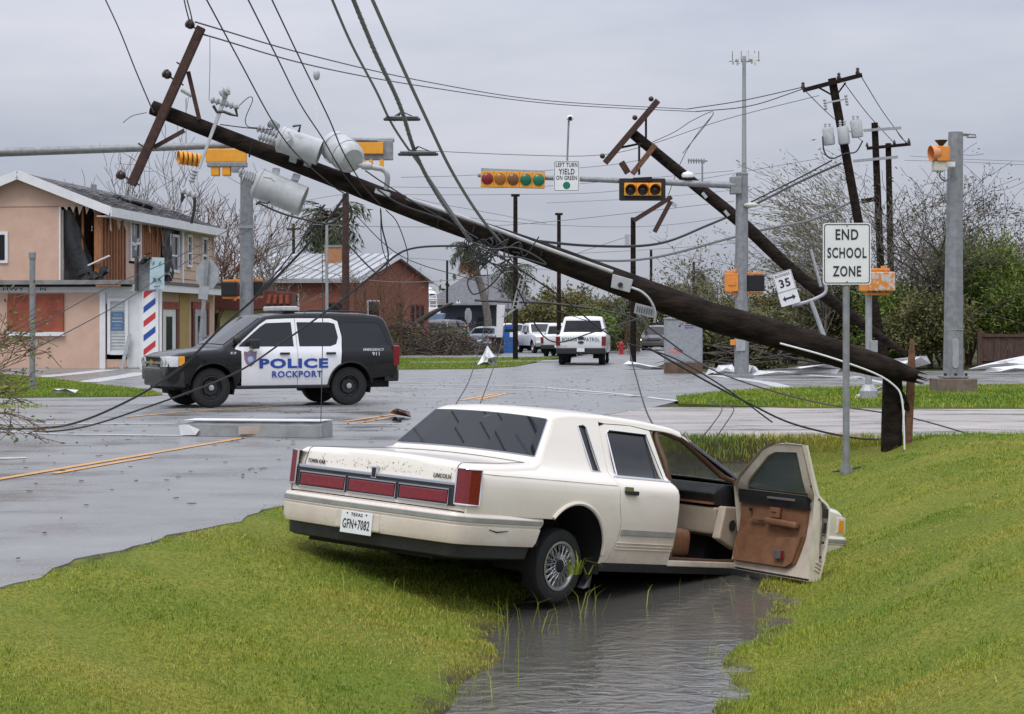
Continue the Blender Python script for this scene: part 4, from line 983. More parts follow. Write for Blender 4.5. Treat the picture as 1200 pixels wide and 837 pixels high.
SED = dict(L=4.5, r=.06, ZB=[.2, .35, .6, .82, .92, 1.0, 1.2, 1.45], WB=[.80, .86, .89, .885, .86, .80, .70, .58], cv=[.5, .7, .82, .92, 1.0, 1.15, 1.28],
  ct=[(.12, .5, 'body'), (.06, .7, 'body'), (.08, .95, 'body'), (.16, 1.0, 'body'), (.55, 1.02, 'frame'), (.62, 1.05, 'glass'), (1.12, 1.34, 'frame'), (1.18, 1.37, 'roof'), (1.8, 1.45, 'roof'), (2.4, 1.43, 'roof'), (2.7, 1.37, 'frame'), (2.76, 1.345, 'glass'), (3.45, .98, 'frame'), (3.5, .95, 'black'), (3.6, .93, 'hood'), (4.2, .84, 'hood'), (4.38, .74, 'nose'), (4.44, .5, 'nose'), (4.44, .3, 'nose')],
  arch=[(.85, .32, .37), (3.5, .32, .37)], wr=.315, ww=.2, rim=.2, z0=.26, zr=.6, zf=.5)
SW_ = [[(.98, 1.0), (1.78, .97), (1.78, 1.33), (1.30, 1.31)], [(1.88, .97), (3.1, .97), (2.98, 1.04), (2.62, 1.28), (1.88, 1.34)]]

def far_vehicle(name, label, cat, loc, heading, S, paint, wins, scale=1, group=None, kind='sedan', extra=None):
    root = thing(name, label, cat, loc, (0, 0, heading), group); root.scale = (scale,) * 3
    S = dict(S); S['wins'] = wins
    S['sides'] = pk_sides(paint) if S['L'] == 5.9 else side_auto(S, .10, S['L'] - .12, S['z0'], wins, paint)
    Y2, off, sf = vehicle(root, S, paint)
    L = S['L']; top = S['ct'][2][1]
    for s in (-1, 1):
        w = Y2(.2, .8)
        if kind == 'pickup':
            bx('tail_lamp', (.15, s * .905, .95), (.12, .17, .36), M_lens, root, .02)
            bx('headlight', (5.66, s * .78, .93), (.2, .36, .24), M_lensw, root, .03)
        elif kind == 'van':
            bx('tail_lamp', (.13, s * .80, .90), (.14, .2, .26), M_lens, root, .03)
            bx('headlight', (4.66, s * .70, .72), (.2, .34, .17), extra or M_lensw, root, .03)
        else:
            bx('tail_lamp', (.12, s * .66, .80), (.14, .36, .2), M_lens, root, .03)
            bx('headlight', (4.30, s * .64, .66), (.2, .34, .16), M_lensw, root, .03)
        bx('wing_mirror', (S.get('mx', L * .66), s * (Y2(L * .66, 1.0) + .12), S['ct'][2][1] + .12), (.12, .2, .15), M_trimb if kind == 'pickup' else paint, root, .03)
    if kind == 'pickup':
        rb = MB(); rb.box((.10, 0, .56), (.26, 1.96, .24)); rb.build('rear_bumper', M_trimb, root, bevel=.04)
        fb = MB(); fb.box((5.80, 0, .56), (.2, 1.95, .26)); fb.build('front_bumper', M_steel, root, bevel=.05)
        gq = MB(); gq.box((5.77, 0, .93), (.06, 1.15, .30)); gq.build('grille', M_hub, root, bevel=.02)
        gb = MB(); gb.box((5.81, 0, .93), (.03, 1.15, .05)); gb.build('grille_bar', M_chrome, root, bevel=.01)
    elif kind == 'van':
        fb = MB(); fb.box((4.80, 0, .45), (.14, 1.7, .26)); fb.build('front_bumper', paint, root, bevel=.05)
        gq = MB(); gq.box((4.815, 0, .74), (.05, .9, .16)); gq.build('grille', M_hub, root, bevel=.02)
        gb = MB(); gb.box((4.845, 0, .74), (.02, .86, .03)); gb.build('grille_bar', M_chrome, root, bevel=.006)
        rb = MB(); rb.box((.06, 0, .5), (.14, 1.7, .24)); rb.build('rear_bumper', M_trimb, root, bevel=.05)
    else:
        rb = MB(); rb.box((.06, 0, .48), (.16, 1.62, .26)); rb.build('rear_bumper', paint, root, bevel=.05)
        fb = MB(); fb.box((4.42, 0, .42), (.14, 1.6, .24)); fb.build('front_bumper', paint, root, bevel=.05)
    pl = MB(); pl.box(((-.04 if kind == 'pickup' else .0), 0, .60 if kind != 'sedan' else .72), (.02, .30, .15)); pl.build('licence_plate', M_white, root, bevel=.003)
    return root, Y2

# pickup seen from behind in the side road
h_ = R_(85); d_ = Vector((math.cos(h_), math.sin(h_), 0)); p_ = G(680.5, 80.0)
bp, Y2 = far_vehicle('pickup_truck', 'white pickup truck lettered BORDER PATROL driving away through the junction', 'pickup', p_, h_, PK, M_cwhite, PKW, 1.08, kind='pickup')
text_mesh('lettering', 'BORDER', .60, .15, M_green, bp, frame((.088, .44, 1.02), (0, -1, 0), (0, 0, 1)), .004, .012)
text_mesh('lettering', 'PATROL', .60, .15, M_green, bp, frame((.088, -.44, 1.02), (0, -1, 0), (0, 0, 1)), .004, .012)
bx('tailgate_handle', (.09, 0, 1.06), (.03, .24, .12), M_trimb, bp, .01)
eo = MB(); eo.ball((.09, 0, .90), .1, 12, 6, (.15, 1.2, .55)); eo.build('emblem', M_trimb, bp, smooth=60)
text_mesh('lettering', 'F-150', .22, .06, M_steel, bp, frame((.088, .66, .76), (0, -1, 0), (0, 0, 1)), .004, .01)
bx('tow_hitch', (-.06, 0, .42), (.2, .1, .1), M_trimb, bp, .01)
far_vehicle('minivan', 'dark bronze minivan with its headlights lit coming up the side road', 'minivan', G(768, 136) + Vector((0, -4.5, 0)) + Vector((.2, 4.6, 0)), R_(262), VAN, M_cbrown, VW_, 1.03, kind='van', extra=M_headlit)
far_vehicle('pickup_truck', 'white truck half hidden on the left of the border patrol pickup', 'pickup', G(653, 104), R_(82), PK, M_cwhite2, PKW, .95, kind='pickup')
for px, Y, hd_, lab in ((634, 128, 287, 'white parked pickup facing the road just left of the half hidden truck'), (618, 122, 284, 'white parked pickup with dark grille right beside the blue bin'), (586, 136, 286, 'long white parked pickup behind the leaning white slab')):
    far_vehicle('pickup_truck', lab, 'pickup', G(px, Y), R_(hd_), PK, M_cwhite, PKW, .98, 'white pickups parked in the lot', kind='pickup')
far_vehicle('hatchback', 'silver blue car parked with its back to the road behind the brush heap', 'car', G(562, 118), R_(76), SED, M_csilver, SW_, 1.15, kind='sedan')
far_vehicle('dark_suv', 'black suv parked behind the fallen tree heap below the dark blue building', 'suv', G(508, 126), R_(72), VAN, M_cdark, VW_, 1.25, kind='van')
far_vehicle('dark_suv', 'dark car with only its roof showing behind the uprooted stump', 'car', G(470, 128), R_(60), VAN, M_cbrown, VW_, 1.1, kind='van')
# ================================================================ BROKEN UTILITY POLE (foreground)
YP = 25.4
def pw(px, py, dy=0.0): return P(px, py, YP + dy)
S0 = FPX / YP
pole = thing('utility_pole', 'snapped dark wooden utility pole lying slanted across the picture with white transformers on it', 'utility pole', pw(1060, 436))
L0 = Vector(pole.location)
def lp(px, py, dy=0.0): return pw(px, py, dy) - L0
def jag(mb, c, d, r, n, seed, ln=.35):
    rr = random.Random(seed)
    for i in range(n):
        a = 2 * pi * i / n + rr.uniform(-.3, .3); q = r * rr.uniform(.2, .85)
        x = d.cross(Vector((0, 1, .2))).normalized(); y = d.cross(x)
        p = Vector(c) + (x * math.cos(a) + y * math.sin(a)) * q
        l = ln * rr.uniform(.3, 1); mb.bar(p - d * .15, p + d * l + x * rr.uniform(-.03, .03), r * .5, r * .35, w2=r * .08, h2=r * .06)
sh = MB()
axis = smoothpts([lp(1074, 441), lp(1000, 420), lp(900, 389), lp(830, 370), lp(740, 336.5), lp(620, 292), lp(500, 251), lp(400, 212), lp(300, 174), lp(178, 126)], 3)
px_th = np.interp(np.linspace(0, 1, len(axis)), [0, .05, .12, .3, .5, .7, 1], [15, 26, 31.5, 34.5, 29, 23, 17])
sh.tube(axis, [p / 2 / S0 for p in px_th], 16); 
po = sh.build('shaft', M_pole, pole, smooth=40)
jg = MB(); d0 = (lp(1085, 444) - lp(1040, 431)).normalized(); jag(jg, lp(1066, 439), d0, .12, 9, 3, .30); o = jg.build('splintered_end', M_pole, pole); o['kind'] = 'stuff'
# crossarm, braces, pin insulators
ca = MB(); ca.bar(lp(236, 32, -.18), lp(154, 217, -.18), .115, .115, (0, 1, 0)); ca.build('crossarm', M_rust, pole, bevel=.01)
for a, b2 in (((220.5, 84), (233.5, 140)), ((216, 153), (180, 173))):
    q = MB(); q.bar(lp(*a, -.12), lp(*b2, -.12), .055, .03, (0, 1, 0)); q.build('brace', M_rust, pole)
for i, (x, y, bx_, by_) in enumerate(((223, 29, 234, 37), (196, 87.5, 206, 95), (142, 205.5, 157, 213))):
    q = MB(); c = lp(x, y, -.18); q.ball(c, .062, 12, 8); q.lathe([(.045, -.06), (.07, -.03), (.045, .0)], c, (lp(bx_, by_) - lp(x, y)), 10); q.build('pin_insulator', M_ins, pole, smooth=50)
    q = MB(); q.cyl(c, lp(bx_, by_, -.18), .014, n=6); q.build('insulator_pin', M_rust, pole)
for x0, y0, x1, y1 in ((207, 73, 213, 77), (211, 97, 215, 100), (162, 168, 168, 172), (159, 214, 163, 217), (234, 39, 243, 42)):
    q = MB(); q.cyl(lp(x0, y0, -.2), lp(x1, y1, -.2), .012, n=6); q.build('bolt', M_rust, pole)
# fuse cut-out arm
ar_ = MB(); ar_.bar(lp(266, 108, -.2), lp(233, 198, -.2), .06, .04, (0, 1, 0), w2=.03); ar_.build('cutout_arm', M_xfmr, pole, bevel=.006)
def insul(a, b2, r, n, m=None, name='bushing', par=None):
    a, b2 = Vector(a), Vector(b2); L_ = (b2 - a).length; pr = []
    for i in range(n):
        t0 = L_ * i / n; k = L_ / n; pr += [(r * .55, t0), (r, t0 + k * .35), (r, t0 + k * .5), (r * .55, t0 + k * .85)]
    q = MB(); q.lathe([(0, 0)] + pr + [(r * .5, L_), (0, L_)], a, b2 - a, 12); return q.build(name, m or M_porc, par or pole, smooth=35)
insul(lp(247, 117, -.2), lp(280, 126, -.2), .05, 6, name='fuse_insulator'); insul(lp(259, 111, -.24), lp(268, 104, -.28), .075, 2, name='fuse_insulator')
insul(lp(229, 199, -.2), lp(224, 214, -.2), .05, 4, name='fuse_insulator'); insul(lp(213, 223, -.2), lp(231, 231, -.2), .055, 3, name='fuse_insulator')
for pts in (((250, 124), (254, 131), (262, 131)), ((276, 127), (278, 136), (270, 134), (262, 131)), ((214, 226), (213, 237), (216, 230)), ((228, 232), (228, 245), (224, 262))):
    q = MB(); q.tube([lp(*p, -.22) for p in pts], .022, 6); q.build('fuse_hardware', M_trimb, pole)
# transformers
def canister(a, b2, r, bush, straps, label=None):
    a, b2 = Vector(a), Vector(b2); d = b2 - a; L_ = d.length
    q = MB(); q.lathe([(0, -.03), (r * .7, -.028), (r * .97, 0), (r * 1.04, .012), (r * 1.04, .04), (r, .045), (r, L_ - .03), (r * 1.015, L_ - .03), (r * 1.015, L_), (r * .93, L_), (r * .93, L_ - .03), (0, L_ - .03)], a, d, 28)
    o = q.build('transformer', M_xfmr, pole, smooth=35)
    for x, y in bush: insul(x, y, .062, 6, par=o)
    for x, y in straps:
        k = MB(); k.bar(x, y, .10, .035, (0, 1, 0)); k.build('hanger', M_xfmr, o, bevel=.006)
    return o
T1 = canister(lp(328, 163, -.35), lp(375, 179, -.35), .172, [(lp(326, 158, -.35), lp(301, 149.5, -.35)), (lp(326, 166, -.42), lp(303, 160, -.42)), (lp(325, 150, -.2), lp(316, 144, -.15))], [(lp(345, 178, -.25), lp(343, 190, -.1)), (lp(362, 184, -.25), lp(360, 195, -.1))])
T3 = canister(lp(301, 214, -.22), lp(355, 236, -.22), .205, [(lp(299, 208, -.22), lp(280, 201, -.25)), (lp(300, 213, -.35), lp(284, 207, -.38))], [(lp(322, 206, -.2), lp(324, 198, -.1)), (lp(345, 212, -.2), lp(348, 205, -.1))])
for o, k in ((T1, 0), (T3, 0)): pass
for pts in (((343, 148), (352, 147), (350, 155)), ((338, 155), (342, 162), (336, 166)), ((309, 207), (318, 209), (322, 213)), ((300, 240), (304, 236), (312, 238), (316, 236))):
    q = MB(); q.tube([lp(*p, -.56) for p in pts], .018, 6); q.build('tank_fitting', M_trimb if pts[0][0] in (343, 300) else M_xfmr, pole, smooth=50)
# pot-bellied capacitor housing, pipe and plate
kb_ = MB(); ctr = lp(402, 179, -.42); axd = (lp(420, 195, -.75) - lp(388, 170, -.2)).normalized()
xh = axd.cross(Vector((0, 1, 0))).normalized()
kb_.lathe([(0, -.30), (.17, -.29), (.205, -.26), (.215, -.1), (.215, .12), (.20, .22), (.15, .27), (0, .28)], ctr, axd, 24)
ko = kb_.build('regulator_tank', M_xfmr, pole, smooth=40)
for a_ in (-.16, .10):
    q = MB(); q.lathe([(.222, -.012), (.228, 0), (.222, .012)], ctr + axd * a_, axd, 24); q.build('tank_band', M_xfmr, ko, smooth=50)
q = MB(); q.tube(smoothpts([lp(418, 193, -.5), lp(428, 194.5, -.5), lp(440, 197, -.45), lp(449, 199, -.4), lp(454, 206, -.38), lp(453, 221, -.3)], 5), .036, 10); q.build('elbow_pipe', M_xfmr, pole, smooth=60)
q = MB(); q.lathe([(.05, 0), (.055, .03), (.05, .12), (.04, .13)], lp(424, 194, -.5), (1, 0, -.1), 10); q.build('pipe_collar', M_xfmr, pole, smooth=50)
q = MB(); q.bar(lp(440, 224, -.28), lp(457, 229, -.28), .2, .06, (0, 0, 1)); q.build('mount_plate', M_xfmr, pole, bevel=.005)
q = MB(); q.bar(lp(398, 190, -.3), lp(408, 208, -.15), .10, .06, (0, 1, 0)); q.build('hanger', M_hub, pole)
# conduits and junction box
q = MB(); q.tube(smoothpts([lp(476, 232, -.18), lp(560, 261, -.2), lp(640, 291, -.22), lp(718, 319, -.24)], 4), .028, 7); q.build('conduit', M_porc, pole, smooth=60)
q = MB(); c = [lp(718, 321, -.26), lp(742, 328, -.26), lp(738, 343, -.26), lp(716, 337, -.26)]; q.extr(c, (0, .12, 0)); bo_ = q.build('junction_box', M_porc, pole, bevel=.008)
q = MB(); q.lathe([(0, 0), (.035, 0), (.035, .02), (0, .02)], lp(727, 334, -.27), (0, -1, 0), 8); q.build('box_knob', M_trimb, bo_)
q = MB(); c = [lp(745, 355, -.2), lp(768, 361, -.2), lp(766, 373, -.2), lp(743, 367, -.2)]; q.extr(c, (0, .05, 0)); lv = q.build('vented_plate', M_galv2, pole, bevel=.005)
for i in range(7):
    q = MB(); x = 747.5 + i * 2.8; y = 359.0 + i * .72; q.bar(lp(x, y - 1, -.215), lp(x - 1.4, y + 6.5, -.215), .008, .01, (0, 1, 0)); q.build('vent_slot', M_trimb, lv)
q = MB(); q.tube(smoothpts([lp(740, 337, -.27), lp(752, 342, -.3), lp(762, 352, -.3), lp(768, 366, -.28), lp(767, 378, -.25)], 5), .018, 6); q.build('whip_conduit', M_porc, pole, smooth=60)
q = MB(); q.tube(smoothpts([lp(914, 402.5, -.24), lp(960, 415, -.26), lp(1000, 428, -.26), lp(1030, 440, -.22), lp(1048, 452, -.2), lp(1056, 464, -.2), lp(1059, 490, -.22), lp(1060, 527, -.24)], 5), .013, 7); q.build('white_conduit', M_white, pole, smooth=60)
for t_, y0 in ((300, 174), (520, 258), (640, 299), (560, 272)):
    q = MB(); q.tube([lp(t_ - 3, y0 - 10, -.2), lp(t_ - 6, y0, -.22), lp(t_ - 8, y0 + 10, -.16)], .012, 5); q.build('band', M_hub, pole)
# the standing stub
stub = thing('pole_stub', 'standing splintered stump of the snapped utility pole beside the end school zone sign', 'pole stump', G(1052, 25.7, zg(5.28, 25.7) - .1))
l1 = Vector(stub.location)
def ls(px, py, dy=0.0): return P(px, py, 25.7 + dy) - l1
q = MB(); q.tube([ls(1044.5, 548), ls(1045, 500), ls(1046, 460), ls(1045.5, 440)], [.145, .142, .14, .13], 14); q.build('post', M_pole, stub, smooth=50)
sp2 = MB(); rr = random.Random(5)
for i in range(9):
    x0 = 1058.5 + rr.uniform(0, 9); y1 = rr.choice([440, 462, 484, 496, 500, 505]) + rr.uniform(-8, 8); d = rr.uniform(-.12, .12)
    sp2.bar(ls(x0, 540, d), ls(x0 + rr.uniform(-2, 3), y1, d), .045, .04, (0, 1, 0), w2=.012, h2=.01)
sp2.build('splinters', M_pole, stub)['kind'] = 'stuff'
q = MB(); q.bar(ls(1063, 538, -.05), ls(1068, 430, -.05), .10, .08, (0, 1, 0)); q.bar(ls(1068, 430, -.05), ls(1069, 397, -.05), .10, .08, (0, 1, 0), w2=.05, h2=.03); q.build('split_shaft', M_polel, stub)
q = MB(); q.tube(smoothpts([ls(1045, 452, -.1), ls(1058, 462, -.14), ls(1064, 480, -.1), ls(1054, 470, -.16)], 4), .03, 6); q.build('torn_strip', M_pole, stub)

# ================================================================ SECOND FALLEN POLE
def far_pole(name, label, pts, Y, r0, r1, m=None, group=None):
    base = P(*pts[0], Y) if not isinstance(Y, list) else P(*pts[0], Y[0]); t = thing(name, label, 'utility pole', base, group=group)
    ys = Y if isinstance(Y, list) else [Y] * len(pts); w = [P(*p, y) - base for p, y in zip(pts, ys)]
    q = MB(); w2 = smoothpts(w, 4); q.tube(w2, list(np.linspace(r0, r1, len(w2))) if r0 else list(np.interp(np.linspace(0, 1, len(w2)), [0, .12, .3, .6, 1], [.07, .16, .20, .215, .17])), 10); q.build('shaft', m or M_pole, t, smooth=50)
    return t, (lambda x, y, dy=0.0: P(x, y, (ys[-1]) + dy) - base)
fp, f2 = far_pole('utility_pole', 'long dark utility pole toppled diagonally behind the traffic signal post', [(1062, 416), (1000, 372), (930, 318), (870, 262), (800, 205), (737, 153)], 62, None, None)
for a, b2, w in (((709, 191), (771, 118), .2), ((741, 204), (768, 170), .18), ((728, 190), (736, 203), .2)):
    q = MB(); q.bar(f2(*a, -.3), f2(*b2, -.3), w, w, (0, 1, 0)); q.build('crossarm', M_rust if w == .2 else M_polel, fp, bevel=.02)
for a, b2 in (((728, 173), (752, 168)), ((757, 138), (757, 162)), ((749, 170), (749, 205))):
    q = MB(); q.bar(f2(*a, -.2), f2(*b2, -.2), .07, .05, (0, 1, 0)); q.build('brace', M_hub, fp)
for x, y in ((706, 183), (744, 138), (763, 116)):
    q = MB(); q.ball(f2(x, y, -.3), .09, 8, 6); q.build('pin_insulator', M_ins, fp, smooth=60)
for x, y in ((825, 229), (851, 250)):
    q = MB(); q.bar(f2(x - 2, y - 3, -.25), f2(x + 3, y + 3, -.25), .1, .1); q.build('clamp', M_porc, fp)

# ================================================================ UTILITY POLES STANDING IN THE BACK
def std_pole(label, x, ytop, Y, r, xt=None, zb=0.0, group=None, m=None):
    base = G(x, Y, zb); t = thing('utility_pole', label, 'utility pole', base, group=group)
    top = P(xt if xt is not None else x, ytop, Y) - base
    q = MB(); q.tube([(0, 0, 0), top * .5, top], [r, r * .9, r * .8], 9); q.build('shaft', m or M_pole, t, smooth=50)
    return t, (lambda x_, y_, dy=0.0: P(x_, y_, Y + dy) - base)
t, g_ = std_pole('dark utility pole leaning left with three grey transformer cans near its crossarm', 1038, 92, 72, .20, 975)
q = MB(); q.bar(g_(941, 106, -.25), g_(1010, 88, -.25), .13, .16, (0, 0, 1)); q.build('crossarm', M_pole, t)
for a, b2 in (((960, 103), (976, 112)), ((991, 97), (980, 112))):
    q = MB(); q.bar(g_(*a, -.2), g_(*b2, -.2), .06, .05, (0, 1, 0)); q.build('brace', M_pole, t)
for x, y in ((941, 101), (983, 90), (1005, 84)):
    q = MB(); q.lathe([(0, 0), (.06, 0), (.09, .08), (.05, .2), (.08, .24), (.0, .3)], g_(x, y + 4, -.25), (0, 0, 1), 8); q.build('pin_insulator', M_ins, t, smooth=40)
for x, y, h in ((971, 161, 18), (988.5, 159, 20), (1004, 152, 18)):
    q = MB(); a = g_(x + 1, y + h / 2, -.4); b2 = g_(x - 1, y - h / 2, -.4); q.lathe([(0, 0), (.2, 0), (.22, .05), (.22, .62), (.2, .66), (0, .68)], a, b2 - a, 14); o = q.build('transformer', M_xfmr, t, smooth=40)
    for k in (-2.5, 2.5): insul(g_(x - 1 + k, y - h / 2, -.4), g_(x - 1.6 + k, y - h / 2 - 8, -.4), .06, 3, par=o)
for x, y in ((967, 122), (992, 117)):
    insul(g_(x - 1, y - 6, -.3), g_(x + 1, y + 7, -.3), .07, 4, name='fuse_insulator', par=t)
q = MB(); q.bar(g_(967, 121, -.3), g_(992, 116, -.3), .05, .06); q.build('fuse_bracket', M_porc, t)
q = MB(); q.tube(smoothpts([g_(964, 160, -.6), g_(966, 178, -.6), g_(975, 186, -.5), g_(990, 180, -.5), g_(1003, 178, -.5), g_(1011, 165, -.5)], 4), .03, 5); q.build('drop_wire', M_wire, t)
t, g_ = std_pole('straight dark utility pole just right of the transformer pole with a pale steel crossarm', 1037, 144, 86, .19, 1025)
q = MB(); q.bar(g_(1012, 153, -.25), g_(1056, 150, -.25), .10, .12); q.build('crossarm', M_galv2, t)
q = MB(); q.bar(g_(1000, 189, -.25), g_(1052, 184, -.25), .12, .12); q.build('crossarm', M_galv2, t)
q = MB(); q.bar(g_(1010, 236, -.25), g_(1028, 233, -.25), .22, .2); q.build('bracket', M_pole, t)
t, g_ = std_pole('third dark utility pole with a dark crossarm behind the straight one', 1046, 168, 98, .19, 1041)
q = MB(); q.bar(g_(1016, 174, -.25), g_(1067, 169, -.25), .14, .16); q.build('crossarm', M_pole, t)
for x, y in ((1016, 170), (1048, 167), (1065, 165)):
    q = MB(); q.lathe([(0, 0), (.09, .08), (.05, .2), (.0, .3)], g_(x, y + 3, -.25), (0, 0, 1), 7); q.build('pin_insulator', M_ins, t, smooth=40)
std_pole('thick brown utility pole behind the roof of the police suv', 405, 228, 62, .14, 405, m=M_rust)
t, g_ = std_pole('bare dark pole with a flat cap behind the five lamp traffic signal', 604, 229, 92, .13, 604); q = MB(); q.box(g_(604, 229), (.42, .2, .12)); q.build('cap', M_pole, t)
t, g_ = std_pole('shorter bare dark pole with a flat cap under the left turn sign', 655, 251, 104, .13, 655); q = MB(); q.box(g_(655, 251), (.42, .2, .12)); q.build('cap', M_pole, t)
t, g_ = std_pole('dark pole with broken dangling crossarms below the three lamp signal', 742, 255, 84, .14, 742)
for a, b2 in (((742, 259), (787, 231)), ((767, 272), (786, 236))):
    q = MB(); q.bar(g_(*a, -.2), g_(*b2, -.2), .2, .18, (0, 1, 0)); q.build('crossarm', M_rust, t)
q = MB(); q.bar(g_(735, 275, -.2), g_(735, 288, -.2), .2, .2); q.build('bracket', M_porc, t)
q = MB(); q.bar(g_(787, 238, -.2), g_(793, 242, -.2), .15, .15); q.build('pin_insulator', M_porc, t)
std_pole('thin distant pole between the snapped pole and the antenna mast', 763, 293, 150, .13)
std_pole('short leaning distant pole near the antenna mast', 812, 307, 160, .13, 813)
t, g_ = std_pole('distant utility pole with a small crossarm left of the shaggy palm', 344, 262, 150, .15); q = MB(); q.bar(g_(336, 269), g_(353, 268), .14, .16); q.build('crossarm', M_pole, t)
std_pole('faint distant pole above the grey house roof', 524, 305, 170, .12)
t, g_ = std_pole('slim pale lamp post in front of the brick building', 383, 258, 96, .09, 383, m=M_galv2); q = MB(); q.bar(g_(376, 262), g_(392, 259), .1, .1); q.build('lamp_arm', M_galv2, t)

# cell tower
ct = thing('antenna_mast', 'tall slender grey antenna mast with a cluster of white panels on top', 'antenna mast', G(872, 210))
q = MB(); H_ = P(872, 66, 210).z; q.tube([(0, 0, 0), (0, 0, H_ * .5), (0, 0, H_)], [.36, .29, .20], 12); q.build('shaft', M_galv2, ct, smooth=50)
q = MB(); q.lathe([(1.1, -.05), (1.1, .05), (1.0, .05), (1.0, -.05)], (0, 0, H_ - .5), (0, 0, 1), 12, closed=True); q.build('platform', M_galv2, ct)
for i in range(9):
    a = 2 * pi * i / 9; q = MB(); q.box((1.25 * math.cos(a), 1.25 * math.sin(a), H_ - .35 + .15 * (i % 2)), (.22, .22, 1.0 + .3 * (i % 3 == 0))); q.build('antenna_panel', M_white, ct)
for x in (-1.3, -.3, .5, 1.2, 1.65): 
    q = MB(); q.cyl((x, .1, H_ - .6), (x, .1, H_ + .6), .05, n=5); q.build('whip', M_galv, ct)
q = MB(); q.bar((-1.7, 0, H_ - .6), (1.8, 0, H_ - .45), .08, .08); q.build('boom', M_galv, ct)

# ================================================================ TRAFFIC SIGNALS
YS = 60.0
def tw(px, py, dy=0.0): return P(px, py, YS + dy)
SS = FPX / YS
sp = thing('signal_post', 'grey steel traffic signal post with a long arm reaching left', 'signal post', G(869, YS, .0))
b0 = Vector(sp.location)
def tl_(px, py, dy=0.0): return tw(px, py, dy) - b0
q = MB(); q.tube([(0, 0, 0), tl_(869, 330), tl_(869.5, 205)], [.235, .215, .19], 8); q.build('shaft', M_galv, sp, smooth=20)
q = MB(); q.box((0, 0, .05), (.7, .7, .1)); q.build('base_plate', M_galv, sp, bevel=.01)
q = MB(); q.lathe([(.20, 0), (.20, .05), (0, .08)], tl_(869.5, 205), (0, 0, 1), 8); q.build('cap', M_galv, sp)
q = MB(); q.tube([tl_(862, 217.5, -.2), tl_(760, 213, -.25), tl_(560, 205.5, -.3)], [.115, .095, .065], 10); q.build('arm', M_galv, sp, smooth=50)
q = MB(); q.box(tl_(862, 217.5, -.1), (.35, .4, .55)); q.build('arm_flange', M_galv, sp, bevel=.03)
q = MB(); q.lathe([(0, .12), (.16, .06), (.2, 0), (.18, -.08), (0, -.1)], tl_(806, 205, -.25), (0, 0, 1), 12); q.build('dome_sensor', M_white, sp, smooth=50)
q = MB(); q.cyl(tl_(823, 213, -.25), tl_(823, 190, -.25), .03, n=6); q.bar(tl_(806, 188, -.25), tl_(829, 189, -.25), .05, .05); q.build('aerial', M_galv, sp)
for i in range(7):
    q = MB(); x = 807 + i * 3; q.cyl(tl_(x, 186, -.25), tl_(x, 192, -.25), .018, n=4); q.build('aerial_rod', M_galv, sp)
q = MB(); q.cyl(tl_(664, 208, -.3), tl_(666.5, 141, -.3), .035, n=6); q.build('camera_mast', M_galv, sp)
q = MB(); q.lathe([(0, -.12), (.09, -.1), (.10, .06), (.07, .12), (0, .13)], tl_(668, 138.5, -.35), (.25, -.9, -.1), 10); co_ = q.build('camera', M_white, sp, smooth=40)
q = MB(); q.lathe([(.0, .0), (.07, .0), (.0, .01)], tl_(668, 139, -.49), (.25, -.9, -.1), 10); q.build('camera_lens', M_hub, co_)
q = MB(); q.ball(tl_(880, 240.5, -.2), .12, 10, 6, (2.0, 1.2, .7)); q.build('street_lamp_head', mat('lamp_cream', (.55, .54, .47), None, rough=.4), sp, smooth=60)
q = MB(); q.box(tl_(868, 405, -.24), (.30, .04, .35)); q.build('access_cover', M_galv2, sp, bevel=.01)
# five lamp head
hd5 = thing('traffic_signal', 'yellow five lamp traffic signal lying sideways at the left end of the signal arm', 'traffic signal', tw(601, 211, -.55))
c0 = Vector(hd5.location)
ax = (tw(639, 211.5, -.5) - tw(564, 209.5, -.62)); w5 = ax.length / 5; ax.normalize(); up = Vector((0, 0, 1)); fr = ax.cross(up).normalized(); up = fr.cross(ax) * -1
if up.z < 0: up = -up
if fr.y > 0: fr = -fr
Rm = Matrix((ax, -fr, up)).transposed()
lens5 = [(.15, .010, .012), (.24, .085, .012), (.13, .05, .015), (.008, .10, .055), (.008, .12, .065)]
q = MB(); q.bar(ax * (-2.5 * w5) + up * .30, ax * (2.5 * w5) + up * .27, .16, .10); q.build('top_rail', M_galv2, hd5, bevel=.01)
for i in range(5):
    c = ax * (w5 * (i - 2))
    q = MB(); q.box(c + up * -.0, (w5 * .985, .22, .50), Rm); so = q.build('signal_section', M_yellow, hd5, bevel=.015)
    q = MB(); q.lathe([(.185, .0), (.20, .012), (.205, .0)], c + fr * .112, fr, 20); q.build('lens_ring', M_yellow, so)
    q = MB(); q.lathe([(.19, .0), (.15, .03), (.08, .045), (.0, .05)], c + fr * .112, fr, 20); q.build('lens', mat('lens_%s' % ('red', 'amber', 'dull_amber', 'green', 'bright_green')[i], lens5[i], tuple(v * 1.4 for v in lens5[i]), 25, .25), so, smooth=60)
